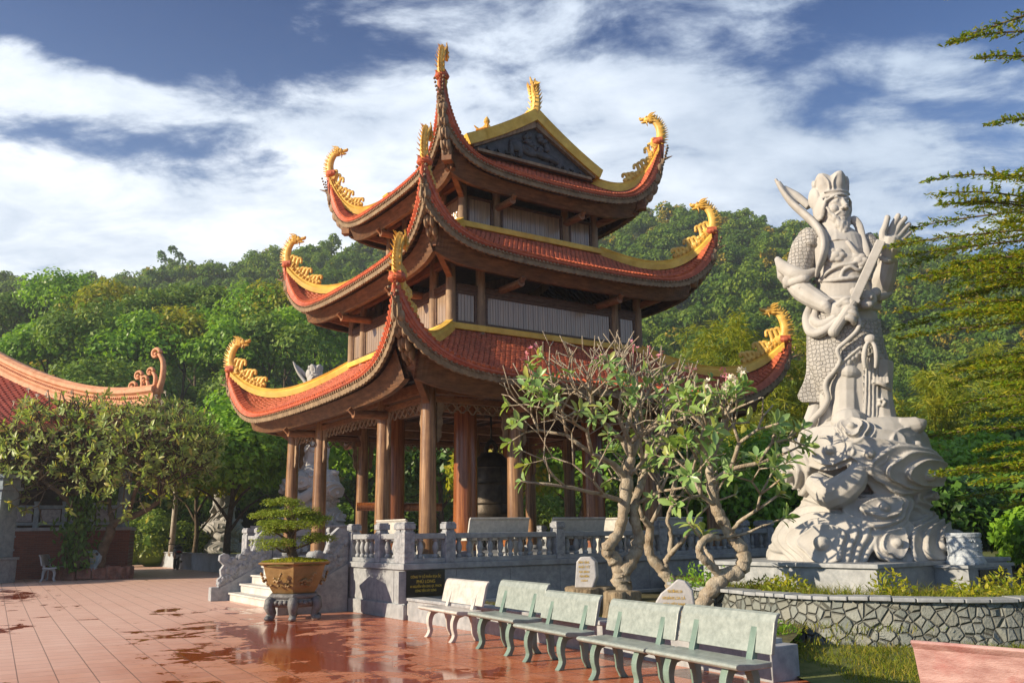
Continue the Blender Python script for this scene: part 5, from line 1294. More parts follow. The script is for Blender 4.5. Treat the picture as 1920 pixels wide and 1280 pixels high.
# ------------------------------------------------------------------ foliage made of many small leaves
def unit(v): return v / np.maximum(np.linalg.norm(v, axis=-1, keepdims=True), 1e-9)
def leaf_quads(C, Nn, T, a, b, fold=0.0):
    """diamond leaves: centres C, normals Nn, long directions T, half lengths a, half widths b"""
    Nn = unit(Nn); T = unit(T - Nn * (T * Nn).sum(-1, keepdims=True)); B = np.cross(Nn, T)
    a = np.asarray(a).reshape(-1, 1) * np.ones((len(C), 1)); b = np.asarray(b).reshape(-1, 1) * np.ones((len(C), 1))
    V = np.stack([C - T * a, C + B * b - T * a * .1, C + T * a, C - B * b - T * a * .1], 1).reshape(-1, 3)
    F = np.arange(len(C) * 4).reshape(-1, 4); return V, F
def cloud(blobs, n, size, rg, up=0.35, inner=0.55, asp=0.55, flat=1.0):
    """n leaves spread through the blobs (x, y, z, radius)"""
    B = np.array(blobs, float); w_ = B[:, 3] ** 2; k = rg.choice(len(B), n, p=w_ / w_.sum())
    d = unit(rg.normal(size=(n, 3))); d[:, 2] = np.where(d[:, 2] < -.45, -d[:, 2], d[:, 2])
    r = B[k, 3] * (inner + (1.06 - inner) * rg.random(n) ** .5)
    C = B[k, :3] + d * r[:, None] * np.array([1, 1, flat])
    Nn = d * 1.0 + rg.normal(size=(n, 3)) * .48 + np.array([0, 0, up]); s = size * (.65 + .7 * rg.random(n))
    return leaf_quads(C, Nn, rg.normal(size=(n, 3)), s, s * asp)
def joinvf(parts):
    V = []; F = []; o = 0
    for v, f in parts: V.append(v); F.append(f + o); o += len(v)
    return np.concatenate(V), np.concatenate(F)
def crown_blobs(c, rx, rz, n, rg, r0=.42, r1=.62):
    out = [(c[0], c[1], c[2], min(rx, rz) * .75)]
    for _ in range(n):
        d = unit(rg.normal(size=3)); d[2] = abs(d[2]) * .9 - .25; u = .55 + .4 * rg.random(); out.append((c[0] + d[0] * rx * u, c[1] + d[1] * rx * u, c[2] + d[2] * rz * u, rx * (r0 + (r1 - r0) * rg.random()) * .72))
    return out
M_leaf_hill = leafmat('hill_foliage', [(0.079, 0.164, 0.028), (0.143, 0.256, 0.041), (0.223, 0.325, 0.059), (0.117, 0.199, 0.041)], .25, .55, .2)
M_leaf_dark = leafmat('dark_foliage', [(0.036, 0.100, 0.017), (0.074, 0.174, 0.026), (0.125, 0.232, 0.036)], .30, .4, .35)
M_leaf_green = leafmat('bright_foliage', [(0.112, 0.244, 0.022), (0.181, 0.360, 0.032), (0.262, 0.450, 0.047), (0.141, 0.288, 0.036)], .38, .4, .3)
M_leaf_yel = leafmat('yellow_green_foliage', [(0.163, 0.237, 0.015), (0.275, 0.325, 0.020), (0.375, 0.338, 0.025), (0.150, 0.213, 0.025)], .4, .45, .25)
M_leaf_hedge = leafmat('hedge_foliage', [(0.094, 0.168, 0.020), (0.160, 0.252, 0.030), (0.226, 0.302, 0.041)], .3, .45, .3)
M_leaf_plum = leafmat('frangipani_leaf', [(0.17, 0.31, 0.085), (0.24, 0.40, 0.12), (0.32, 0.44, 0.14), (0.19, 0.34, 0.14), (0.40, 0.42, 0.11)], .32, .34, .5, (1.1, 1.02, .8, 1))
M_leaf_plum2 = leafmat('old_frangipani_leaf', [(0.185, 0.297, 0.072), (0.271, 0.396, 0.099), (0.370, 0.451, 0.121), (0.234, 0.319, 0.110), (0.419, 0.374, 0.110)], .36, .38, .4, (1.15, 1.0, .75, 1))
M_leaf_bamboo = leafmat('bamboo_leaf', [(0.161, 0.218, 0.018), (0.230, 0.287, 0.025), (0.322, 0.322, 0.034), (0.115, 0.184, 0.018)], .4, .45, .25)
M_leaf_larch = leafmat('needle_foliage', [(0.109, 0.213, 0.014), (0.180, 0.282, 0.018), (0.270, 0.310, 0.023), (0.348, 0.299, 0.025), (0.129, 0.230, 0.016)], .38, .45, .25, (1.2, 1.05, .7, 1))
M_leaf_bonsai = leafmat('bonsai_foliage', [(0.126, 0.199, 0.024), (0.199, 0.278, 0.033), (0.278, 0.331, 0.046)], .3, .5, .2)
M_grass = leafmat('grass_blade', [(0.10, 0.16, 0.014), (0.16, 0.21, 0.022), (0.25, 0.25, 0.04), (0.09, 0.14, 0.014), (0.30, 0.25, 0.07)], .35, .6, .15)
M_bark = mat('grey_bark', (0.32, 0.265, 0.195), .85, (0.50, 0.44, 0.35), scale=6, stretch=(1.5, 1.5, 1), bump=1.0, bscale=26, bdist=.035, dirt=(0.30, 0.18, 0.085), dscale=3.5, damt=.55)
M_bark2 = mat('dark_bark', (0.07, 0.05, 0.032), .9, (0.15, 0.11, 0.07), scale=5, bump=.9, bscale=16, bdist=.03)
M_petal = mat('pink_petal', (0.62, 0.14, 0.22), .5, (0.80, 0.40, 0.42), scale=10)
M_petalw = mat('cream_petal', (0.78, 0.66, 0.42), .5, (0.85, 0.80, 0.68), scale=10)

# ------------------------------------------------------------------ forest on the hills
rf_ = np.random.default_rng(21)
protos = []
for k in range(9):
    rx = 2.0 + .8 * rf_.random(); h = 4.6 + 2.2 * rf_.random(); bl = crown_blobs((0, 0, h - rx * .75), rx, rx * (.75 + .35 * rf_.random()), 11, rf_)
    protos.append([cloud(bl, n, s, rf_, .45, .6, .62) for n, s in ((1300, .19), (700, .25), (380, .33))])
parts = []
pts = []
for r in np.arange(64, 228, 2.6):
    n = int(1.36 * r / 2.65)
    for a in np.linspace(-.68, .70, n):
        aj = a + rf_.normal(0, .012); rj = r + rf_.normal(0, 1.1); pts.append((math.sin(aj) * rj, math.cos(aj) * rj, rj))
for x, y, r in pts:
    if r > 222: continue
    z = float(hill_z(x, y)) - .8; k = rf_.integers(9); lod = 0 if r < 88 else (1 if r < 140 else 2); V, F = protos[k][lod]
    s = (.58 + .58 * rf_.random() ** 1.3); sz = s * (.8 + .45 * rf_.random()); an = rf_.random() * 6.28; c, q = math.cos(an), math.sin(an)
    W_ = np.empty_like(V); W_[:, 0] = (V[:, 0] * c - V[:, 1] * q) * s + x; W_[:, 1] = (V[:, 0] * q + V[:, 1] * c) * s + y; W_[:, 2] = V[:, 2] * sz + z; parts.append((W_, F))
V, F = joinvf(parts); del parts
def forest_mat():
    m = leafmat('forest_foliage', [(0.075, 0.150, 0.022), (0.125, 0.220, 0.034), (0.180, 0.270, 0.048), (0.100, 0.180, 0.032)], .38, .55, .2)
    t = NT(m.node_tree); bs = t.n['Principled BSDF']; lk = bs.inputs['Base Color'].links[0]; src = lk.from_socket
    tcn = t.new('ShaderNodeTexCoord'); vo = t.new('ShaderNodeTexVoronoi', feature='F1'); t.l.new(tcn.outputs['Object'], vo.inputs['Vector']); vo.inputs['Scale'].default_value = .2
    sp = t.new('ShaderNodeSeparateColor'); t.l.new(vo.outputs['Color'], sp.inputs[0])
    tint = t.mix(t.ramp(sp.outputs[0], [(.0, 0.0), (.55, .3), (1.0, 1.0)]), (0.72, .88, .85, 1), (1.75, 1.45, .95, 1)); tint = t.mix(t.math('GREATER_THAN', sp.outputs[1], .93), tint, (3.0, 1.35, .9, 1))
    c = t.mix(1.0, src, tint, 'MULTIPLY'); t.l.new(c, bs.inputs['Base Color']); return m
M_forest = forest_mat()
o = npmesh('forest', V, F, M_forest); tag(o, 'dense broadleaf forest covering the hills behind the pavilion', 'forest', kind='stuff')
del V, F

# ------------------------------------------------------------------ single trees and bushes
def trunk_mesh(base, top, r, rg, limbs=5, reach=2.0):
    mb = MB(); b, t = Vector(base), Vector(top); P_ = smooth_path([b - Z * .1, b.lerp(t, .35) + Vector((rg.normal() * .12, rg.normal() * .12, 0)), b.lerp(t, .7) + Vector((rg.normal() * .2, rg.normal() * .2, 0)), t], 10)
    mb.tube(P_, list(np.linspace(r, r * .35, 10)), 9)
    for i in range(limbs):
        p = P_[3 + i % 6]; a = i * 2.4 + rg.random(); e = p + Vector((math.cos(a) * reach * (.6 + .4 * rg.random()), math.sin(a) * reach * (.6 + .4 * rg.random()), reach * (.5 + .5 * rg.random())))
        mb.tube(smooth_path([p, p.lerp(e, .5) + Z * .15 * reach, e], 6), list(np.linspace(r * .45, r * .12, 6)), 6)
    return mb
def tree(name, label, cat, base, h, rx, rz, nleaf, size, m, seed, group=None, trunk_r=.16, bark=None, nblob=14, up=.35, zc=None, asp=.55, inner=.5):
    rg = np.random.default_rng(seed); t = thing(name, label, cat, base, group=group); c = (0, 0, (h - rz) if zc is None else zc)
    npmesh('crown', *cloud(crown_blobs(c, rx, rz, nblob, rg), nleaf, size, rg, up, inner, asp), m, t)
    trunk_mesh((0, 0, 0), (0, 0, c[2]), trunk_r, rg, 6, rx * .6).build('trunk', bark or M_bark2, t, smooth=True)
    return t
def gz(x, y): return max(0.0, float(hill_z(x, y))) - .03
G1 = 'broadleaf trees at the foot of the hill'
tree('broadleaf_tree', 'bright green leafy tree with a full round crown between the old frangipani and the pavilion', 'tree', (-13.6, 42.5, 0), 8.8, 3.4, 3.7, 12000, .15, M_leaf_green, 1, G1, .2, zc=4.9, nblob=24)
tree('broadleaf_tree', 'lower yellow green tree beside the bright green tree, above the dome clipped hedge', 'tree', (-17.4, 48.5, 0), 8.4, 3.4, 3.6, 9000, .16, M_leaf_yel, 2, G1, .16, zc=4.8, nblob=20)
r8 = random.Random(31)
bgl = [(-25, 60, 9, 3.6, M_leaf_green, 'mid green tree rising behind the eave of the temple hall'), (-31, 66, 12, 4.6, M_leaf_hill, 'tall tree behind the ridge of the temple hall'), (-21.5, 70, 12.5, 4.6, M_leaf_hill, 'tall tree behind the scrolled roof tip of the temple hall'),
       (-8.2, 47, 9.5, 3.4, M_leaf_green, 'green leafy tree directly left of the pavilion columns'), (-3.8, 45, 7.8, 3.0, M_leaf_dark, 'dark leafy tree seen through the left bays of the pavilion'), (-.6, 42, 7.0, 2.8, M_leaf_yel, 'yellowish tree seen through the middle of the pavilion'),
       (3.0, 43, 7.2, 2.9, M_leaf_green, 'green leafy tree seen right of the bell'), (-12.5, 58, 12.0, 4.2, M_leaf_green, 'light green tree rising above the lowest left roof tip'), (-8.0, 62, 12.5, 4.4, M_leaf_yel, 'yellowish tree beside the second storey of the pavilion, left'), (-16.5, 62, 11, 4.0, M_leaf_hill, 'rounded tree behind the bright green tree'),
       (-2, 52, 9.5, 3.8, M_leaf_hill, 'rounded tree hidden in the gap behind the bell'), (7.0, 44, 8.0, 3.2, M_leaf_dark, 'dark tree at the right back corner of the pavilion')]
for i, (x, y, h, r, m, lab) in enumerate(bgl): tree('broadleaf_tree', lab, 'tree', (x, y, gz(x, y)), h, r, r * 1.0, 5200, .19, m, 40 + i, G1, .2, nblob=18)
ords = ['first', 'second', 'third', 'fourth', 'fifth', 'sixth', 'seventh', 'eighth']
for row, lst in (('upper', ((28, 600, 92), (120, 580, 90), (205, 590, 88), (290, 600, 86), (375, 585, 88), (455, 615, 84), (540, 600, 86))), ('lower', ((90, 665, 76), (180, 655, 75), (265, 668, 74), (345, 650, 76), (425, 672, 73), (505, 668, 74), (590, 640, 78)))):
    for i, (px, py, Y) in enumerate(lst):
        p = at(px, py, Y); zb = gz(p.x, p.y); rr_ = 3.6 + .9 * ((i * 3) % 4) / 3
        tree('hillside_tree', 'light green hillside tree, %s from the left in the %s row at left' % (ords[i], row), 'tree', (p.x, p.y, zb), p.z - zb + rr_, rr_ * 1.1, rr_, 5200, .22, (M_leaf_green, M_leaf_hill, M_leaf_green, M_leaf_yel)[(i + (row == 'upper')) % 4 if i % 4 != 3 else (3 if row == 'lower' and i == 3 else 1)], 500 + i + 20 * (row == 'upper'), 'light green trees on the lower hillside', .2, zc=p.z - zb, nblob=20)
G2 = 'bushes behind the statue'
bush = [(5.0, 30.0, 4.6, 2.2, M_leaf_dark, 'dark bushy shrub between the pavilion and the statue'), (8.4, 29.5, 5.2, 2.4, M_leaf_green, 'fresh green bush just left of the statue cloud base'), (11.6, 30.5, 5.4, 2.6, M_leaf_dark, 'dark bush right behind the statue'),
        (14.6, 28.5, 5.2, 2.6, M_leaf_green, 'leafy green bush to the right of the statue legs'), (17.6, 29.0, 5.6, 2.8, M_leaf_dark, 'dark leafy bush near the right edge, behind the needle tree'), (12.6, 22.6, 3.0, 1.8, M_leaf_dark, 'low dark bush by the right corner of the plinth'),
        (10.6, 22.4, 3.2, 1.6, M_leaf_dark, 'low shaded bush behind the white marble urn'), (15.2, 21.8, 3.6, 2.0, M_leaf_green, 'bush with bright leaves at the right edge above the plaque'), (6.6, 27.4, 3.6, 1.8, M_leaf_green, 'light green bush beyond the end of the platform balustrade'), (13.6, 19.2, 2.8, 1.7, M_leaf_dark, 'low dark bush at the right edge beside the statue plinth'), (11.9, 19.8, 2.4, 1.3, M_leaf_green, 'small bush just behind the right end of the statue plinth')]
for i, (x, y, h, r, m, lab) in enumerate(bush): tree('leafy_bush', lab, 'bush', (x, y, 0), h, r, h * .52, 5200, .12, m, 80 + i, G2, .07, zc=h * .5, nblob=20)
# tree tops that stand out on the skyline
p = at(318, 520, 205.0); p.z = float(hill_z(p.x, p.y)); rg = np.random.default_rng(3); t = thing('skyline_tree', 'thin open crowned tree standing clear of the ridge line at left', 'tree', p)
trunk_mesh((0, 0, 0), (0, 0, 8.5), .28, rg, 9, 3.0).build('trunk', M_bark2, t); npmesh('crown', *cloud([(math.cos(a) * 2.6 * q, math.sin(a) * 2.6 * q, 8.0 + 1.8 * q2, 1.1) for a, q, q2 in ((0, 1, .2), (1, .8, 1.2), (2.1, 1, .4), (3.2, .9, 1.0), (4.2, 1, .1), (5.2, .7, 1.4), (0, .1, 1.8))], 520, .36, rg), M_leaf_dark, t)

# ------------------------------------------------------------------ bamboo
def bamboo(label, x, y, n, h, spread, seed):
    rg = np.random.default_rng(seed); t = thing('bamboo_clump', label, 'bamboo', (x, y, gz(x, y)), group='bamboo clumps'); mb = MB(); C = []; T = []
    for i in range(n):
        a = rg.random() * 6.28; q = rg.random() * spread; b = Vector((math.cos(a) * .5 * rg.random(), math.sin(a) * .5 * rg.random(), 0)); hh = h * (.65 + .4 * rg.random()); e = Vector((math.cos(a) * q, math.sin(a) * q, 0))
        P_ = smooth_path([b, b + e * .12 + Z * hh * .45, b + e * .45 + Z * hh * .85, b + e * .9 + Z * hh, b + e * 1.35 + Z * hh * .96], 14); mb.tube(P_, list(np.linspace(.035, .006, 14)), 5)
        for k in range(4, 14):
            for _ in range(16):
                d = Vector((rg.normal(), rg.normal(), -.3 + .4 * rg.normal())).normalized(); C.append(P_[k] + d * (.12 + .32 * rg.random())); T.append(d + e.normalized() * .7 - Z * .2)
    mb.build('stems', M_leaf_bamboo, t); C = np.array(C); T = np.array(T); n_ = len(C)
    npmesh('leaves', *leaf_quads(C, rg.normal(size=(n_, 3)) + np.array([0, 0, .8]), T, .16 + .09 * rg.random(n_), .022), M_leaf_bamboo, t)
bamboo('tall feathery yellow green bamboo clump rising behind the lowest right roof tip', 9.6, 36.0, 46, 9.8, 2.6, 5)
bamboo('feathery bamboo clump between the right roof tips and the statue', 12.6, 37.0, 40, 9.8, 2.4, 6)
bamboo('bamboo clump directly right of the statue body', 16.6, 34.0, 38, 7.6, 2.4, 7)
bamboo('bamboo clump at the right edge behind the needle tree', 21.0, 36.0, 38, 8.6, 2.6, 8)

# ------------------------------------------------------------------ frangipani trees
def long_leaves(C, D, Nn, L_, W_, rg):
    """folded pointed leaves, 6 faces each, growing from C along D"""
    Nn = unit(Nn - D * (Nn * D).sum(-1, keepdims=True)); B = np.cross(D, Nn); out = []; rows = []
    prof = [(0, .05), (.25, .55), (.6, 1.0), (.85, .62), (1.0, .02)]
    droop = -.18
    for u, w_ in prof:
        c = C + D * (L_[:, None] * u) + Nn * (L_[:, None] * (droop * u * u + .06 * u)); half = B * (W_[:, None] * w_); lift_ = Nn * (W_[:, None] * w_ * .35)
        rows.append((c - half + lift_, c, c + half + lift_))
    n = len(C); V = np.stack([x for r in rows for x in r], 1)      # n,15,3
    base = np.arange(n)[:, None] * 15; F = []
    for i in range(4):
        for j in range(2): F.append(base + np.array([i * 3 + j, i * 3 + j + 1, (i + 1) * 3 + j + 1, (i + 1) * 3 + j])[None])
    return V.reshape(-1, 3), np.concatenate(F)
def frangipani(name, label, base_pt, mains, starts, env, levels, seg, leafL, seed, m_leaf, bare=0.0, flowers=(), up=.25, nl=(5, 9), kids=2.35, bark=None, group=None, spread=.75, leafW=.16):
    """mains: knotted trunk polylines [(points, radii)]; starts: [(point, dir, radius)] seeds for forking twigs inside the ellipsoid env (centre, radii)"""
    rg = np.random.default_rng(seed); t = thing(name, label, 'frangipani tree', base_pt, group=group); off = Vector(base_pt); mb = MB(); twigs = MB(); tips = []
    for P_, R_ in mains:
        k = (len(P_) - 1) * 5 + 1; Q = smooth_path([Vector(p) - off for p in P_], k); rr = np.interp(np.linspace(0, len(P_) - 1, k), range(len(P_)), R_)
        rr = [r * (1 + .07 * math.sin(i * 1.3 + seed) + .06 * rg.normal()) for i, r in enumerate(rr)]
        Q = [q + Vector((rg.normal(), rg.normal(), rg.normal())) * rr[i] * .10 for i, q in enumerate(Q)]; mb.tube(Q, rr, 12)
        for i in range(0, k, 3):
            if rg.random() < .30: d = Vector(unit(rg.normal(size=3))); mb.ell(Q[i] + d * rr[i] * .62, rr[i] * (.34 + .16 * rg.random()), nu=8, nv=6)
    ec, er = Vector(env[0]) - off, env[1]
    def inside(p): q = p - ec; return ((q.x / er[0]) ** 2 + (q.y / er[1]) ** 2 + (q.z / er[2]) ** 2) * (1.0 + .55 * mnoise.noise(q * (2.2 / er[0]) + Vector((seed, 0, 0))))
    stack = [(Vector(p) - off, Vector(d).normalized(), r, 0) for p, d, r in starts]
    while stack:
        p, d, r, lv = stack.pop(); L_ = seg * (.65 + .7 * rg.random()) * (1.12 - .06 * lv)
        bend = Vector((rg.normal() * .16, rg.normal() * .16, up * .6)); e = p + (d + bend * .5).normalized() * L_; dd = (e - p).normalized(); d2 = (dd + bend * .5).normalized()
        r2 = max(.011, r * .80); twigs.tube([p, p.lerp(e, .5) - bend * .05 * L_, e, e + d2 * .02], [r * .88, (r + r2) * .44, r2 * .92, r2 * .86], 6)
        ins = inside(e)
        if lv >= levels or ins > 1.0: tips.append((e, d2, lv)); continue
        n = 2 if rg.random() < (3 - kids) else 3
        ax0 = rg.random() * 6.28
        for i in range(n):
            a = ax0 + 2 * PI * i / n + rg.normal() * .3; _, s_, u_ = frame(d2); nd = d2 * (1.0 - .25 * spread) + (s_ * math.cos(a) + u_ * math.sin(a)) * spread * (.8 + .5 * rg.random()); outw = (e - ec); outw.z *= .5
            nd = nd + outw.normalized() * .22 + Z * up * .5; stack.append((e, nd.normalized(), r2 * (.86 + .1 * rg.random()), lv + 1))
    mb.build('trunk', bark or M_bark, t, smooth=True); twigs.build('branches', bark or M_bark, t, smooth=True)
    C = []; D = []; N_ = []; Ls = []; fl = []
    for e, d, lv in tips:
        hz_ = (e.z - ec.z) / er[2]
        if rg.random() < bare * (.5 + 2.6 * max(0, hz_)): continue
        n = rg.integers(nl[0], nl[1] + 1); _, s_, u_ = frame(d); a0 = rg.random() * 6.28
        for i in range(n):
            a = a0 + i * 2.4; el_ = .25 + .75 * rg.random(); dr = (s_ * math.cos(a) + u_ * math.sin(a)) * (1.0) + d * el_; C.append(e - d * .02 * i); D.append(dr.normalized()); N_.append(d + Z * .5); Ls.append(leafL * (.6 + .6 * rg.random()))
    C, D, N_, Ls = map(np.array, (C, D, N_, Ls)); npmesh('leaves', *long_leaves(C, D, N_, Ls, Ls * leafW, rg), m_leaf, t, smooth=True)
    for cnt, m_ in flowers:
        fb = MB(); idx = rg.choice(len(tips), min(cnt, len(tips)), replace=False, p=(lambda w_: w_ / w_.sum())(np.array([max(.01, (x[0].z - ec.z) / er[2] + 1.0) ** 3 for x in tips])))
        for j in idx:
            e, d, lv = tips[j]; q = e + d * .10 + Z * .08; fb.tube([e, q], .012, 5)
            for _ in range(6):
                c = q + Vector(rg.normal(size=3)) * .045; nrm = Vector(rg.normal(size=3)); nrm.z = abs(nrm.z) + .6; nrm.normalize(); _, s_, u_ = frame(nrm)
                for k in range(5): a = k * 1.2566; x = s_ * math.cos(a) + u_ * math.sin(a); y = nrm.cross(x); fb.add([c, c + x * .03 + y * .018 + nrm * .01, c + x * .058 + nrm * .02, c + x * .035 - y * .014 + nrm * .01], [(0, 1, 2, 3)])
        fb.build('flowers', m_, t)
    return t
def A(px, py, Y): return at(px, py, Y)
pm = 17.5 / FPX
def sc_(rs, k=pm): return [r * k * .76 for r in rs]
Y1 = 17.6
m1 = [([A(1170, 1128, Y1), A(1169, 1108, Y1), A(1166, 1085, Y1), A(1163, 1070, Y1)], sc_([27, 23, 21, 20])),
      ([A(1163, 1074, Y1), A(1150, 1046, Y1), A(1138, 1030, Y1 - .1), A(1146, 1018, Y1 - .1), A(1160, 996, Y1), A(1168, 968, Y1), A(1172, 938, Y1), A(1177, 895, Y1), A(1184, 856, Y1)], sc_([17, 16, 15, 14, 13, 13, 15, 14, 12])),
      ([A(1168, 1074, Y1), A(1186, 1046, Y1 + .1), A(1196, 1028, Y1 + .2), A(1196, 1000, Y1 + .2), A(1188, 965, Y1 + .1), A(1192, 935, Y1 + .3), A(1205, 900, Y1 + .5), A(1212, 868, Y1 + .6)], sc_([17, 16, 15, 13, 12, 11, 9, 7])),
      ([A(1170, 940, Y1), A(1120, 925, Y1 - .4), A(1060, 912, Y1 - .8), A(1010, 906, Y1 - 1.0)], sc_([7, 5, 4, 3.2])), ([A(1176, 900, Y1), A(1150, 870, Y1 - .3), A(1110, 850, Y1 - .5)], sc_([8, 7, 5]))]
s1 = [(A(1184, 856, Y1), (-.5, -.1, .8), .085), (A(1184, 856, Y1), (.35, .3, .8), .085), (A(1184, 860, Y1), (-.1, -.6, .7), .08), (A(1212, 868, Y1 + .6), (.6, .3, .6), .07), (A(1212, 868, Y1 + .6), (.1, .5, .8), .06), (A(1010, 906, Y1 - 1.0), (-.9, -.1, .05), .028), (A(1060, 912, Y1 - .8), (-.5, -.6, .4), .03),
      (A(1110, 850, Y1 - .5), (-.8, -.1, .45), .055), (A(1110, 850, Y1 - .5), (-.3, -.6, .7), .05), (A(1130, 925, Y1 - .4), (-.4, -.5, .5), .035), (A(1190, 945, Y1 + .2), (.8, -.3, .3), .05), (A(1177, 895, Y1), (.6, -.6, .5), .05)]
frangipani('frangipani_tree', 'gnarled frangipani with a forked Y trunk and bare upper twigs in front of the pavilion', ground(1168, 1118, .27) if False else A(1169, 1124, Y1), m1, s1, (A(1150, 790, Y1), (2.05, 1.7, 1.95)), 5, .45, .25, 3, M_leaf_plum, .44, ((7, M_petal),), .30, (5, 8), 2.12, group='frangipani trees', leafW=.205)
Y2 = 18.6
m2 = [([A(1262, 1104, Y2), A(1255, 1084, Y2), A(1236, 1064, Y2), A(1220, 1040, Y2), A(1215, 1020, Y2), A(1219, 990, Y2), A(1205, 970, Y2 - .2)], sc_([17, 15, 14, 12, 13, 10, 8])), ([A(1250, 1072, Y2), A(1247, 1055, Y2), A(1256, 1036, Y2), A(1258, 1005, Y2), A(1252, 975, Y2), A(1262, 940, Y2)], sc_([9, 8, 7, 6, 5.5, 5])),
      ([A(1256, 1040, Y2), A(1272, 1022, Y2 - .2), A(1288, 1002, Y2 - .3), A(1296, 980, Y2 - .3)], sc_([6, 5.5, 5, 4]))]
s2 = [(A(1262, 940, Y2), (.2, .2, .9), .045), (A(1262, 940, Y2), (.7, -.3, .5), .04), (A(1296, 980, Y2 - .3), (.6, -.2, .6), .035), (A(1296, 980, Y2 - .3), (-.3, -.4, .7), .03), (A(1205, 970, Y2 - .2), (-.3, .2, .9), .05), (A(1219, 985, Y2), (.5, .4, .8), .05)]
frangipani('frangipani_tree', 'slimmer frangipani whose crooked trunk rises just behind the pale pointed inscribed stone', A(1262, 1102, Y2), m2, s2, (A(1250, 850, Y2), (1.5, 1.3, 1.5)), 3, .42, .28, 5, M_leaf_plum, .25, ((2, M_petal),), .35, (5, 8), 2.2, group='frangipani trees', leafW=.205)
Y3 = 14.6; k3 = 14.6 / FPX
m3 = [([A(1300, 1152, Y3), A(1322, 1122, Y3), A(1340, 1098, Y3), A(1358, 1080, Y3), A(1382, 1072, Y3), A(1395, 1055, Y3), A(1394, 1036, Y3), A(1380, 1018, Y3), A(1367, 998, Y3), A(1352, 972, Y3), A(1340, 940, Y3), A(1332, 900, Y3), A(1330, 870, Y3)], sc_([18, 18, 17, 18, 18, 17, 17, 15, 13, 14, 13, 10, 8], k3)),
      ([A(1352, 1084, Y3), A(1340, 1066, Y3 - .1), A(1322, 1050, Y3 - .2), A(1311, 1033, Y3 - .2), A(1316, 1016, Y3 - .2), A(1334, 1006, Y3 - .1), A(1350, 1010, Y3)], sc_([11, 10, 10, 9, 9, 10, 6], k3)), ([A(1342, 1068, Y3), A(1332, 1045, Y3 + .1), A(1322, 1030, Y3 + .2)], sc_([6, 6, 4], k3)),
      ([A(1368, 1000, Y3), A(1390, 975, Y3 - .3), A(1420, 955, Y3 - .5)], sc_([6, 4.5, 3.5], k3)), ([A(1350, 1008, Y3), A(1395, 1000, Y3 - .2), A(1430, 985, Y3 - .3)], sc_([4, 3, 2.5], k3)), ([A(1334, 905, Y3), A(1370, 880, Y3 - .3), A(1420, 868, Y3 - .4), A(1466, 852, Y3 - .4)], sc_([7, 6, 5, 3], k3))]
s3 = [(A(1330, 870, Y3), (-.4, -.2, .8), .065), (A(1330, 870, Y3), (.4, .2, .8), .06), (A(1330, 872, Y3), (.1, -.6, .7), .055), (A(1420, 955, Y3 - .5), (.7, -.2, .4), .03), (A(1420, 955, Y3 - .5), (.1, -.4, .8), .03), (A(1430, 985, Y3 - .3), (.8, .0, .2), .02), (A(1370, 880, Y3 - .3), (.3, -.4, .8), .045), (A(1420, 868, Y3 - .4), (.5, -.2, .7), .04), (A(1466, 852, Y3 - .4), (.9, .1, .3), .025), (A(1322, 1020, Y3), (-.4, -.3, .7), .03),
      (A(1345, 950, Y3), (-.7, -.4, .4), .045), (A(1322, 1030, Y3 + .2), (-.2, .2, .9), .025)]
frangipani('frangipani_tree', 'leaning frangipani with a looped knotted trunk at the end of the low wall', A(1300, 1150, Y3), m3, s3, (A(1350, 850, Y3), (1.05, 1.1, 1.1)), 3, .36, .27, 8, M_leaf_plum, .12, ((5, M_petalw), (2, M_petal)), .28, (5, 9), 2.3, group='frangipani trees', leafW=.20)
# the old dense frangipani in front of the temple hall
Y4 = 35.6; k4 = Y4 / FPX
m4 = [([A(158, 1066, Y4), A(152, 1035, Y4), A(148, 1000, Y4), A(152, 960, Y4), A(150, 925, Y4), A(145, 880, Y4)], sc_([21, 18, 16, 12, 10, 8], k4)), ([A(185, 1062, Y4), A(192, 1030, Y4), A(205, 1000, Y4), A(215, 980, Y4), A(240, 970, Y4), A(275, 955, Y4), A(300, 935, Y4), A(308, 905, Y4)], sc_([13, 12, 11, 9, 8, 7, 6, 5], k4)),
      ([A(150, 965, Y4), A(120, 930, Y4 - .6), A(80, 900, Y4 - 1.0)], sc_([8, 6, 4], k4)), ([A(212, 985, Y4), A(205, 940, Y4 + .4), A(212, 895, Y4 + .6)], sc_([7, 5, 4], k4)), ([A(240, 970, Y4), A(250, 930, Y4 - .5), A(270, 890, Y4 - .7)], sc_([6, 5, 4], k4))]
s4 = []
for px, py, dy, rr in ((145, 880, 0, .12), (308, 905, 0, .10), (80, 900, -1.0, .09), (212, 895, .6, .09), (270, 890, -.7, .09), (150, 925, .5, .10), (300, 935, .2, .09)):
    for d in ((-.7, -.2, .5), (.6, -.3, .6), (0, .6, .7), (.1, -.7, .5), (.0, .0, 1.0)): s4.append((A(px, py, Y4 + dy), d, rr * .75))
frangipani('frangipani_tree', 'wide dense old frangipani with a vine wrapped trunk in front of the temple hall', A(165, 1062, Y4), m4, s4, (A(192, 862, Y4), (4.5, 3.6, 2.35)), 5, .64, .30, 12, M_leaf_plum2, .20, ((46, M_petalw),), .14, (5, 8), 2.22, bark=M_bark2, group='frangipani trees', leafW=.17)
rg = np.random.default_rng(4); n_ = 900; c0 = A(150, 1040, Y4); q = np.stack([rg.normal(0, .34, n_) + c0.x + .0, rg.normal(0, .3, n_) + c0.y - .2, rg.uniform(.35, 3.3, n_)], -1)
vine = npmesh('climbing_vine', *leaf_quads(q, rg.normal(size=(n_, 3)) + np.array([0, -.8, .2]), rg.normal(size=(n_, 3)) * .4 - np.array([0, 0, 1]), .13, .06), M_leaf_dark); tag(vine, 'dark leafy vine climbing the trunk of the old frangipani', 'vine')

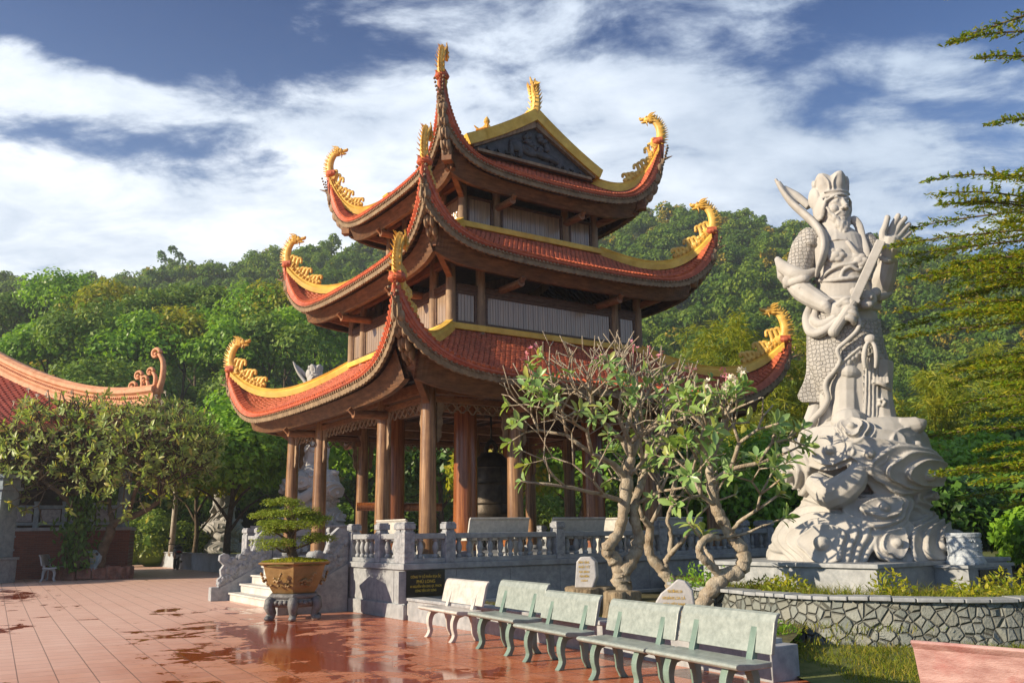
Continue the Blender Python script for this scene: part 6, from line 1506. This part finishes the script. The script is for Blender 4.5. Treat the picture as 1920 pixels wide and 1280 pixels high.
# ------------------------------------------------------------------ feathery needle tree at the right edge
def needle_tree():
    rg = np.random.default_rng(9); b = Vector((10.4, 14.6, .3)); t = thing('needle_tree', 'tall feathery needle tree with long level branches reaching in from the right edge', 'tree', b); mb = MB(); H = 13.0
    mb.tube([(0, 0, -.3), (0.05, 0, 4), (0, 0, 8), (0, 0, H)], [.20, .16, .10, .02], 10); br = MB(); C = []; T = []; Nn = []
    z = 1.5; i = 0
    while z < H - .3:
        f = z / H; Lm = 3.35 if z < 7.2 else (2.9 if z < 7.9 else 2.1)
        dense = z < 7.1
        for _ in range(2 if dense else 1):
            a = rg.uniform(PI * .60, PI * 1.62) if rg.random() < .8 else rg.random() * 6.28
            L_ = Lm * (.70 + .36 * rg.random()); zz = z + rg.uniform(-.1, .1); d = Vector((math.cos(a), math.sin(a), 0)); tilt = rg.uniform(-.06, .16)
            P_ = smooth_path([Vector((0, 0, zz)), Vector((0, 0, zz)) + d * L_ * .4 + Z * (tilt * L_ * .5), Vector((0, 0, zz)) + d * L_ * .75 + Z * (tilt * L_ * .6), Vector((0, 0, zz)) + d * L_ + Z * (tilt * L_ * .5 - .06)], 16)
            br.tube(P_, list(np.linspace(.028, .005, 16)), 5); sd = Vector((-d.y, d.x, 0))
            for k in range(3, 16):
                u = k / 15
                for s in (-1, 1):
                    for rep_ in range(2):
                        tl = (.55 * (1.05 - u) + .14) * (.6 + .7 * rg.random()) * (1 if dense else .55); td = (d * .75 + sd * s * (.8 + .3 * rg.random()) + Z * rg.normal() * .08).normalized(); p0 = P_[k] + d * rg.uniform(-.1, .1)
                        m_ = int(tl / .035) + 3
                        for j in range(m_):
                            w_ = (j + rg.random()) / m_; C.append(p0 + td * tl * w_ + Vector((0, 0, rg.normal() * .018))); T.append(td + Vector(rg.normal(size=3)) * .6); Nn.append(Vector((rg.normal() * .6, rg.normal() * .6, 1)))
        z += .105 if dense else .62
    mb.build('trunk', M_bark2, t, smooth=True); br.build('branches', M_bark2, t); C, T, Nn = map(np.array, (C, T, Nn)); n_ = len(C)
    npmesh('needles', *leaf_quads(C, Nn, T, .040 + .022 * rg.random(n_), .017), M_leaf_larch, t)
    return n_
needle_tree()

# ------------------------------------------------------------------ bonsai in its pot
t = thing('bonsai_tree', 'small cloud pruned bonsai with flat tiered pads growing in the hexagonal pot', 'bonsai', (bx_, by_, 1.12)); BY_ = by_
def bp_(px, py, dd=0.0): return at(px, py, BY_ + dd) - Vector((bx_, by_, 1.12))
mb = MB()
mb.tube(smooth_path([bp_(553, 1052), bp_(548, 1030), bp_(544, 1005), bp_(546, 985), bp_(538, 965), bp_(535, 948)], 18), list(np.linspace(.085, .022, 18)), 9); mb.tube(smooth_path([bp_(548, 1050), bp_(540, 1030), bp_(543, 1010)], 8), list(np.linspace(.05, .03, 8)), 7)
pads = [(532, 944, .0, 40, 8), (553, 961, -.1, 52, 10), (503, 966, .1, 40, 8), (513, 981, -.15, 34, 7), (556, 987, -.25, 50, 11), (517, 995, .0, 34, 8), (591, 976, .1, 34, 8), (595, 1010, -.05, 36, 8), (516, 1022, -.2, 46, 9), (575, 966, .25, 30, 7)]
rg = np.random.default_rng(2); vf = []
for x, y, dd, w_, h_ in pads:
    c = bp_(x, y, dd); mb.tube(smooth_path([bp_(546, y + 22 if y < 1000 else 1030), bp_((546 + x) / 2, y + 12, dd / 2), c - Z * .03], 8), list(np.linspace(.032, .014, 8)), 6)
    R_ = w_ * BY_ / FPX; bl = [(c.x + R_ * .62 * math.cos(a) * q, c.y + R_ * .5 * math.sin(a) * q, c.z + .03 * rg.normal(), R_ * (.34 + .14 * rg.random())) for a, q in zip(np.linspace(0, 6.28, 8)[:-1], (1, .9, 1, .8, 1, .9, .95))] + [(c.x, c.y, c.z + .02, R_ * .5)]
    vf.append(cloud(bl, 1700, .019, rg, .9, .35, .6, .55))
mb.build('trunk', M_bark2, t, smooth=True); npmesh('foliage', *joinvf(vf), M_leaf_bonsai, t)
rg = np.random.default_rng(5); n_ = 1500; a = rg.random(n_) * 6.28; r_ = .64 * np.sqrt(rg.random(n_)); C = np.stack([bx_ + r_ * np.cos(a), by_ + r_ * np.sin(a), 1.10 + .08 * (1 - r_ / .64) + .012 * rg.random(n_)], -1)
mo = npmesh('moss_tufts', *leaf_quads(C, rg.normal(size=(n_, 3)) + np.array([0, 0, .6]), rg.normal(size=(n_, 3)) + np.array([0, 0, .8]), .028, .012), M_leaf_yel); tag(mo, 'mossy ground cover on the soil of the bonsai pot', 'moss', kind='stuff')

# ------------------------------------------------------------------ grass and weeds
def blades(C, h, w_, rg, lean=.45):
    n = len(C); d = np.stack([rg.normal(0, lean, n), rg.normal(0, lean, n), np.ones(n)], -1); d = unit(d) * h[:, None]; s = unit(np.stack([rg.normal(size=n), rg.normal(size=n), np.zeros(n)], -1)) * w_
    bend = np.stack([rg.normal(0, .35, n), rg.normal(0, .35, n), -.12 * np.ones(n)], -1) * h[:, None]
    V = np.stack([C - s, C + s, C + d * .55 + s * .7, C + d + bend, C + d * .55 - s * .7], 1).reshape(-1, 3); b = np.arange(n)[:, None] * 5
    return V, np.concatenate([b + np.array([0, 1, 2, 4])[None], b + np.array([4, 2, 3, 3])[None]])
def grass(name, label, C, hmin, hmax, w_, seed, m=M_grass):
    rg = np.random.default_rng(seed); n = len(C); V, F = blades(C, hmin + (hmax - hmin) * rg.random(n) ** 2, w_, rg); me = bpy.data.meshes.new(name)
    q = F[:n]; tr = F[n:, :3]; me.from_pydata(V.tolist(), [], q.tolist() + tr.tolist()); me.update(); o = bpy.data.objects.new(name, me); COL.objects.link(o); me.materials.append(m); return tag(o, label, 'grass', kind='stuff')
rg = np.random.default_rng(14); n_ = 60000; u = rg.random(n_); v = rg.random(n_) ** .8; ax = 3.15 + .0 * u; X_ = ax + (10 - ax) * v; Y_ = 12.6 - 6.5 * u + 1.6 * v
keep = []
wxy = np.array([(p.x, p.y) for p in wpts])
Yw = np.interp(X_, wxy[:, 0], wxy[:, 1]); ok = (Y_ < Yw - .12) & ~((X_ < 3.5) & (Y_ < 10.9) & (Y_ > 9.3)); nz = np.array([mnoise.noise((x * 1.1, y * 1.1, 0)) for x, y in zip(X_, Y_)]); ok &= (nz > -.38 + .5 * rg.random(n_) - .2)
grass('lawn_grass', 'short patchy grass on the lawn below the rubble wall', np.stack([X_, Y_, 0 * X_ + .03], -1)[ok], .04, .17, .006, 3)
n_ = 9000; i_ = rg.integers(5, 58, n_); P_ = wxy[i_] + (wxy[np.minimum(i_ + 1, 59)] - wxy[i_]) * rg.random(n_)[:, None]; X_ = P_[:, 0] + rg.random(n_) ** 1.5 * 1.3 * .2 + .12; Y_ = P_[:, 1] + .22 + rg.random(n_) ** 1.3 * 2.0
lp = np.stack([X_ - SP0.x, Y_ - SP0.y], -1); ua, va = lp @ np.array([pr.x, pr.y]), lp @ np.array([pl_.x, pl_.y]); ok = ~((ua > -.08) & (ua < 4.4) & (va > -.08) & (va < 3.6)); nz = np.array([mnoise.noise((x * 1.4, y * 1.4, 5)) for x, y in zip(X_, Y_)]); ok &= nz > -.45 + .6 * rg.random(n_) - .25
grass('bed_grass', 'long weedy grass in the raised bed along the rubble wall', np.stack([X_, Y_, 0 * X_ + .55], -1)[ok], .08, .34, .006, 4)
n_ = 5200; u = rg.random(n_); v = rg.random(n_); A0 = np.array([WA.x, WA.y]) + np.array([wn.x, wn.y]) * .4; B0 = np.array([WB.x, WB.y]) + np.array([wn.x, wn.y]) * .4; P_ = A0 + (B0 - A0) * u[:, None] + np.array([wn.x, wn.y]) * (v * (1.0 + 3.0 * u))[:, None]
nz = np.array([mnoise.noise((x * 1.6, y * 1.6, 9)) for x, y in P_]); ok = nz > -.1 + .3 * rg.random(n_) - .15
grass('planter_grass', 'sparse mossy grass in the bed behind the bench wall', np.stack([P_[:, 0], P_[:, 1], 0 * u + .28], -1)[ok], .03, .14, .006, 5)
G3 = 'weeds in the raised bed'
for i, (px, py, Y, h, r, m, lab) in enumerate(((1672, 1120, 13.2, .50, .24, M_leaf_yel, 'small yellow flowering weed at the front corner of the plinth'), (1478, 1118, 14.0, .42, .26, M_leaf_yel, 'yellowish weed before the lit face of the plinth'), (1318, 1100, 15.6, .55, .40, M_leaf_green, 'bright green weed beside the leaning frangipani'),
      (1440, 1110, 14.6, .35, .25, M_grass, 'pale dry weed between the frangipani and the plinth'), (1822, 1122, 13.0, .34, .32, M_leaf_yel, 'yellow green weed under the black dedication plaque'), (1905, 1112, 13.6, .5, .36, M_leaf_yel, 'yellow green weed at the right edge on top of the wall'), (1458, 1190, 12.2, .40, .22, M_leaf_green, 'low weed at the foot of the rubble wall corner'))):
    p = at(px, py, Y); rg = np.random.default_rng(200 + i); z0 = .55 if py < 1150 else .03; t = thing('weed_plant', lab, 'weed', (p.x, p.y, z0), group=G3); n_ = 380
    d = unit(rg.normal(size=(n_, 3)) * np.array([1, 1, .6]) + np.array([0, 0, .9])); q = rg.random(n_) ** .6; C = d * (q * h)[:, None] * np.array([r / h * 1.6, r / h * 1.6, 1]); npmesh('leaves', *leaf_quads(C, rg.normal(size=(n_, 3)) + np.array([0, 0, .6]), d + rg.normal(size=(n_, 3)) * .5, .045, .018), m, t)
    sb = MB()
    for k in range(14): e = Vector(C[k]); sb.tube([(0, 0, 0), e * .5 + Z * .03, e], [.006, .005, .003], 4)
    sb.build('stems', M_leaf_green, t)
# ------------------------------------------------------------------ temple hall at the left
M_brick = bpy.data.materials.new('dark_red_brick'); M_brick.use_nodes = True
t_ = NT(M_brick.node_tree); bs_ = t_.n['Principled BSDF']; tc_ = t_.new('ShaderNodeTexCoord'); mp_ = t_.new('ShaderNodeMapping'); mp_.inputs['Rotation'].default_value = (PI / 2, 0, 0); t_.l.new(tc_.outputs['Object'], mp_.inputs[0])
br_ = t_.new('ShaderNodeTexBrick'); t_.l.new(mp_.outputs[0], br_.inputs[0]); br_.inputs['Scale'].default_value = 1; br_.inputs['Brick Width'].default_value = .24; br_.inputs['Row Height'].default_value = .075; br_.inputs['Mortar Size'].default_value = .006
br_.inputs['Color1'].default_value = (.20, .055, .03, 1); br_.inputs['Color2'].default_value = (.14, .035, .022, 1); br_.inputs['Mortar'].default_value = (.16, .10, .07, 1); t_.l.new(br_.outputs['Color'], bs_.inputs['Base Color']); bs_.inputs['Roughness'].default_value = .8
M_bluestone = mat('blue_grey_stone', (0.20, 0.27, 0.31), .6, (0.30, 0.37, 0.41), scale=5, bump=.3, bscale=25)
hx, hy = -16.35, 38.0                                           # right front corner of the hall
hall = thing('temple_hall', 'temple hall at the left edge with a sweeping tiled roof and brick base', 'temple hall', (hx, hy, 0), RAD(20))
mb = MB(); mb.box(-7, 1.8, .96, 14, 3.6, 1.92); mb.build('brick_base', M_brick, hall); mb = MB(); mb.box(-7, 1.8, 1.99, 14.12, 3.72, .14); mb.build('terrace_slab', M_stone, hall, bevel=.02)
mb = MB(); mb.box(-7.6, 4.2, 4.2, 12, 3.4, 4.3); mb.build('inner_wall', M_darkwood, hall)
for x in (-.35, -4.6, -8.8):
    mb = MB(); mb.lathe([(.26, 2.06), (.25, 4.0), (.22, 6.2)], 16, (x, .45, 0)); mb.build('column', M_bluestone, hall, smooth=40)
mb = MB(); mb.beam((-14, .3, 2.9), (-.1, .3, 2.9), .16, .14); mb.beam((-14, .3, 2.22), (-.1, .3, 2.22), .18, .12)
mb.build('railing', M_bluestone, hall)
for i in range(9):
    x = -.5 - i * 1.05; mb = MB(); mb.box(x, .3, 2.55, .20, .20, 1.0); mb.box(x, .3, 3.09, .24, .24, .08); mb.build('railing_post', M_bluestone, hall, bevel=.01)
    mb = MB(); mb.box(x - .52, .3, 2.55, .72, .08, .50); mb.build('railing_panel', M_stone_carved, hall)
mb = MB(); mb.beam((-14, -.2, 5.7), (0, -.2, 5.7), .3, .5); mb.beam((-.2, 0, 5.7), (-.2, 4, 5.7), .3, .5); mb.build('lintel', M_darkwood, hall)
# roof: concave slopes meeting in a hip that sweeps up at the corner
RX, RY, RZ, RT = 0.6, -2.35, 5.95, 11.0
def hroof(u, v):
    """u runs back from the right-front corner along the front eave (metres to the left), v up the slope 0..1"""
    e = math.exp(-max(u, 0) / 1.5); z = RZ + 1.05 * e * (1 - v) ** 4 + 6.3 * (.55 * v + .45 * v * v); return z
def slope(front):
    P_ = []; nv, nu = 46, 70
    for j in range(nv + 1):
        v = j / nv; ins = v * RT; row = []
        for i in range(nu + 1):
            u = i / nu * (24.0 if front else (RT - ins)); a = ins + u; z = hroof(u, v) + (.0)
            row.append((RX - a, RY + ins, z) if front else (RX - ins, RY + a, z))
        P_.append(row)
    return P_
for fr in (True, False):
    P_ = slope(fr); mb = MB(); mb.grid(P_, flip=not fr); mb.build('roof_bed', M_under, hall)
# tiles over the front slope
V = []; F = []; nc = 46; off = 0
for j in range(nc):
    for i in range(84):
        u0 = (i + (.5 if j % 2 else 0)) * .26
        v0, v1 = j / nc, (j + 1.3) / nc
        if v0 * RT + u0 > 13.5: break
        def q(u, v, dz): return (RX - v * RT - u, RY + v * RT, hroof(u, v) + dz)
        V += [q(u0, v1, .02), q(u0 + .24, v1, .02), q(u0 + .24, v0 + .004, .06), q(u0 + .12, v0 - .003, .075), q(u0, v0 + .004, .06)]; V += [(x, y, z - .06) for x, y, z in V[-3:]]
        F += [(off, off + 4, off + 3, off + 2, off + 1), (off + 2, off + 3, off + 6, off + 5), (off + 3, off + 4, off + 7, off + 6)]; off += 8
mb = MB(); mb.v = V; mb.f = F; mb.build('roof_tiles', M_tile_hall, hall)
mb = MB(); rows = []
hipn = 40
hp = [Vector((RX - v * RT, RY + v * RT, hroof(0, v))) for v in np.linspace(-.015, 1, hipn)]; lat_ = Vector((1, 1, 0)).normalized()
for l, dz in ((-.34, -.10), (-.34, .10), (-.22, .20), (-.22, .42), (-.32, .52), (-.32, .66), (-.14, .80), (.14, .80), (.32, .66), (.32, .52), (.22, .42), (.22, .20), (.34, .10), (.34, -.10)): rows.append([h + lat_ * l + Z * dz for h in hp])
mb.grid(rows); mb.add([r[0] for r in rows], [tuple(range(len(rows)))]); 
for i in range(4, 120, 1):
    v = i / 120 * .9; h = Vector((RX - v * RT, RY + v * RT, hroof(0, v))); mb.ell(h - lat_ * .25 + Z * .32, (.06, .06, .05), nu=6, nv=5)
mb.build('hip_ridge', M_terra, hall)
mb = MB(); b = Vector((RX + .15, RY - .15, hroof(0, 0) + .62)); inw = Vector((-1, 1, 0)).normalized()
def curl(p0, h, lean, r, turn): # a stem that ends in a spiral scroll
    pth = smooth_path([p0, p0 + Z * h * .35 - inw * lean * .9, p0 + Z * h * .75 - inw * lean * .9, p0 + Z * h + inw * lean * .05], 14); mb.tube(pth, list(np.linspace(r * 1.25, r * .8, 14)), 8, flat=1.1)
    c = pth[-1] + inw * turn * .75; sp = [c + (-inw * math.cos(a) + Z * math.sin(a)) * turn * (1.0 - a / 9.0) for a in np.linspace(.1, 7.6, 26)]; mb.tube(sp, list(np.linspace(r * .8, r * .4, 26)), 7, flat=1.3); mb.ell(c, (turn * .35, .14, turn * .35), nu=8, nv=6)
curl(b - Z * .25, 1.75, .28, .11, .26); curl(b + inw * .30 - Z * .2, .95, .18, .085, .2); curl(b + inw * .62 - Z * .28, .70, .10, .08, .22); curl(b + inw * .95 - Z * .36, 1.0, .10, .085, .24); curl(b + inw * 1.25 - Z * .42, .62, .08, .085, .24); curl(b + inw * 1.62 - Z * .48, .30, .05, .08, .2); curl(b + inw * 2.5 - Z * .55, .20, .05, .08, .2)
for i in range(10): mb.ell(b + inw * (.2 + .16 * i) + Z * (-.15 + .22 * ((i * 3) % 4) / 3 - .02 * i), (.17, .17, .15), nu=8, nv=6)
mb.build('scroll_finial', M_terra, hall, smooth=True)
mb = MB(); rows = []
for i in range(71):
    u = i / 70 * 20.0; z = hroof(u, 0); rows.append([(RX - u, RY - .03, z + .03), (RX - u, RY - .05, z - .26), (RX - u, RY + .12, z - .26)])
mb.grid(rows); rows = []
for i in range(71):
    u = i / 70 * RT; z = hroof(u, 0); rows.append([(RX + .03, RY + u, z + .03), (RX + .05, RY + u, z - .26), (RX - .12, RY + u, z - .26)])
mb.grid(rows, flip=True); mb.build('fascia', M_terra, hall)
# carved stone pillar at the left edge, brick planter ring and the rounded inscribed stone
cp = thing('carved_pillar', 'tall blue grey carved stone pillar cut by the left edge', 'pillar', (-19.75, 33.9, 0), RAD(-6))
mb = MB(); mb.box(0, 0, .42, 1.25, 1.25, .84); mb.box(0, 0, .89, 1.36, 1.36, .10); mb.build('base', M_stone, cp, bevel=.02); mb = MB(); mb.box(0, 0, 2.2, 1.0, 1.0, 2.5); mb.box(0, 0, 3.5, 1.2, 1.2, .12); mb.box(0, 0, 3.72, 1.05, 1.05, .30); mb.box(0, 0, 3.95, 1.3, 1.3, .14); r9 = random.Random(3)
for i in range(40): mb.ell((r9.uniform(-.4, .4), -.5, r9.uniform(1.1, 3.3)), (.10, .05, .08), nu=8, nv=6)
for z in (1.2, 1.7, 2.4, 3.1): mb.box(0, 0, z, 1.06, 1.06, .07)
mb.build('shaft', M_bluestone, cp, smooth=40)
M_redstone = mat('mottled_red_stone', (0.17, 0.075, 0.055), .7, (0.32, 0.17, 0.13), scale=3.5, bump=.6, bscale=16, dirt=(0.38, 0.11, 0.05), dscale=2, damt=.7)
pr_ = thing('stone_planter', 'rough red stone planter ring round the foot of the old frangipani', 'planter', (0, 0, 0)); r9 = random.Random(5)
for i in range(17):
    a = 2 * PI * i / 17; x, y = -17.1 + 1.55 * math.cos(a), 36.3 + .75 * math.sin(a); mb = MB(); mb.box(0, 0, .24, .56, .26, .48 + r9.uniform(-.05, .08), 0); o = mb.build('rim_stone', M_redstone, pr_, bevel=.05, loc=(x, y, 0), rz=a + PI / 2 + r9.uniform(-.1, .1))
mb = MB(); mb.lathe([(1.5, .30), (.8, .40), (.1, .42)], 20, (-17.1, 36.3, 0), sy=.5); mb.build('soil', M_soil, pr_, smooth=True)
rs = at(174, 1050, 35.55)
ol = [(.40 * math.cos(a) * 1.06 + .03 * math.sin(3 * a), .38 + .41 * math.sin(a) + .03 * math.cos(2 * a)) for a in np.linspace(0, 2 * PI, 24)[:-1]]
slab('inscribed_stone', 'rounded blue grey inscribed stone with yellow text at the foot of the old frangipani', ol, rs.x, rs.y, .40, RAD(-24), .12, [('CÂY SỨ ĐẠI', .0, .57, .52, .11), ('CÚNG DƯỜNG', 0, .45, .44, .09), ('PHẬT TỬ VIỆT', 0, .34, .50, .09), ('GIA ĐÌNH', 0, .23, .28, .08)], M_bluestone)
# ------------------------------------------------------------------ back garden: low wall, clipped hedges, motorbike, bin, palm trunk
gw = thing('garden_wall', 'low pale blue wall of the planting strip behind the courtyard', 'garden wall')
M_wallb = mat('pale_blue_wall', (0.36, 0.40, 0.44), .6, (0.44, 0.48, 0.52), scale=2, dirt=(0.30, 0.32, 0.34), dscale=.8, damt=.5)
ga, gb = Vector((-11.0, 37.6, 0)), Vector((-24.0, 57.0, 0)); gd = (gb - ga).normalized(); gn = Vector((gd.y, -gd.x, 0))
mb = MB(); mb.beam(ga + Z * .38, gb + Z * .38, .3, .76); mb.beam(ga + gd * .1 + Vector((.0, .15, .38)), ga + Vector((6, 3, .38)), .3, .75); mb.build('wall', M_wallb, gw); mb = MB(); mb.beam(ga + Z * .79, gb + Z * .79, .42, .06); mb.beam(ga + gd * .1 + Vector((.0, .15, .79)), ga + Vector((6, 3, .79)), .42, .058); mb.build('coping', M_stone, gw, bevel=.01)
gbx = MB(); gbx.add([ga + Z * .70 + gd * .2, gb + Z * .70, gb + Vector((14, 6, .7)), ga + Vector((9, 6, .7))], [(3, 2, 1, 0)]); tag(gbx.build('garden_soil', M_lawn), kind='structure')
G4 = 'clipped hedges'
for i, (px, py, Y, bl, n, lab) in enumerate(((290, 1032, 51.0, [(0, 0, .55, 1.5), (1.2, .3, .5, 1.25), (-1.3, -.3, .5, 1.3), (2.2, .5, .4, 1.0)], 5200, 'low clipped hedge with a rounded front left of the motorbike'), (292, 1012, 52.2, [(0, 0, .6, 1.35), (0, 0, 1.15, 1.15), (0, 0, 1.7, .8)], 4200, 'dome topped clipped bush above the low hedge'), (245, 1028, 55.0, [(0, 0, .9, 1.6), (.9, .2, 1.2, 1.2), (-1, 0, 1.0, 1.4)], 4200, 'rounded bush right beside the brick base of the temple hall'))):
    p = at(px, py, Y); rg = np.random.default_rng(300 + i); t = thing('clipped_hedge', lab, 'hedge', (p.x, p.y, .7), group=G4); npmesh('foliage', *cloud(bl, n, .09, rg, .5, .9, .6), M_leaf_hedge, t)
    mb = MB()
    for x, y, z, r in bl: mb.ell((x, y, z), r * .88, nu=14, nv=9)
    mb.build('inner_twigs', M_leaf_dark, t)
p = at(452 - 130, 1020, 49.0); mb = MB(); mb.tube([(p.x, p.y, .6), (p.x + .05, p.y, 3), (p.x, p.y, 6.5)], [.17, .14, .12], 10); o = mb.build('palm_trunk', mat('pale_trunk', (.34, .30, .24), .85, (.46, .42, .35), scale=6, bump=.5), smooth=True); tag(o, 'straight pale tree trunk standing among the hedges behind the motorbike', 'tree trunk')
p = at(480, 1025, 39.5); bn = thing('waste_bin', 'green plastic waste bin behind the stair parapet', 'waste bin', (p.x, p.y, .70)); M_green = mat('green_plastic', (.02, .16, .06), .4, (.03, .2, .08))
mb = MB(); mb.box(0, 0, .40, .62, .62, .8, 0, 1.12); mb.build('bin_body', M_green, bn, bevel=.03); mb = MB(); mb.box(0, 0, .85, .74, .74, .08); mb.box(0, .2, .92, .6, .2, .05); mb.build('lid', M_green, bn, bevel=.02)
# motorbike seen from behind
mk = thing('motorbike', 'dark parked motorbike seen from behind in front of the low garden wall', 'motorbike', (-17.3, 46.0, 0), RAD(26)); M_rub = mat('black_rubber', (.012, .012, .012), .7); M_gre = mat('dark_grey_plastic', (.05, .052, .055), .35, (.08, .08, .085), spec=.5); M_red = mat('red_lens', (.35, .01, .01), .2)
for y in (-.62, .62):
    mb = MB(); mb.tube([(0, y + .27 * math.cos(a), .29 + .27 * math.sin(a)) for a in np.linspace(0, 2 * PI, 25)], .05, 8, caps=False); w_ = mb.build('wheel', M_rub, mk, smooth=True); mb = MB(); mb.tube([(-.05, y, .29), (.05, y, .29)], .09, 12)
    for a in range(6): mb.beam((0, y, .29), (0, y + .24 * math.cos(a), .29 + .24 * math.sin(a)), .015, .015)
    mb.build('rim', M_gre, w_)
mb = MB(); mb.tube(smooth_path([(0, -.72, .72), (0, -.3, .78), (0, .05, .62), (0, .3, .55), (0, .5, .85)], 14), [.10, .15, .16, .15, .13, .12, .11, .10, .10, .11, .12, .12, .10, .08], 10, flat=1.2); mb.build('body', M_gre, mk, smooth=True)
mb = MB(); mb.tube([(0, -.65, .86), (0, -.2, .88), (0, .1, .84)], [.10, .14, .09], 10, flat=1.3); mb.build('saddle', M_rub, mk, smooth=True); mb = MB(); mb.ell((0, -.80, .74), (.10, .04, .05)); mb.build('tail_light', M_red, mk, smooth=True)
mb = MB(); mb.tube(smooth_path([(-.36, .36, 1.02), (-.2, .45, 1.05), (0, .5, 1.0), (.2, .45, 1.05), (.36, .36, 1.02)], 13), .02, 6); mb.tube([(0, .5, 1.0), (0, .62, .3)], .035, 6)
for s in (-1, 1): mb.tube([(s * .25, .44, 1.05), (s * .30, .42, 1.25)], .01, 5); mb.ell((s * .32, .42, 1.29), (.07, .02, .05))
mb.build('handlebar', M_rub, mk); mb = MB(); mb.box(0, -.80, .55, .20, .03, .15); mb.build('number_plate', M_bwhite, mk, bevel=.01); mb = MB(); mb.tube([(.14, -.55, .33), (.14, .1, .3)], .05, 8); mb.build('exhaust', M_stone, mk, smooth=True)

# trees beyond the left edge of the view that shade the front of the hall
for i, (x, y, h) in enumerate(((-31.5, 29.5, 6.6), (-32.5, 33.5, 6.8), (-30.5, 25.8, 6.0))):
    tree('broadleaf_tree', 'shade tree at the far left of the courtyard, beyond the carved pillar', 'tree', (x, y, 0), h, 3.4, 2.8, 5200, .22, M_leaf_green, 400 + i, 'shade trees left of the hall', .22, zc=h - 2.8, nblob=20)

mk.scale = (1.2, 1.2, 1.2)
# ------------------------------------------------------------------ the humid air that pales the hills
hm_ = bpy.data.materials.new('haze_air'); hm_.use_nodes = True; t = NT(hm_.node_tree); t.n.clear(); out = t.new('ShaderNodeOutputMaterial'); pv = t.new('ShaderNodeVolumePrincipled')
pv.inputs['Color'].default_value = (.86, .92, 1.0, 1); pv.inputs['Density'].default_value = HAZE; pv.inputs['Anisotropy'].default_value = .25; t.l.new(pv.outputs[0], out.inputs['Volume'])
hb = MB(); hb.box(10, 175, 62, 400, 370, 126); tag(hb.build('haze', hm_), kind='stuff')
scene.cycles.volume_bounces = 0; scene.cycles.volume_step_rate = 4
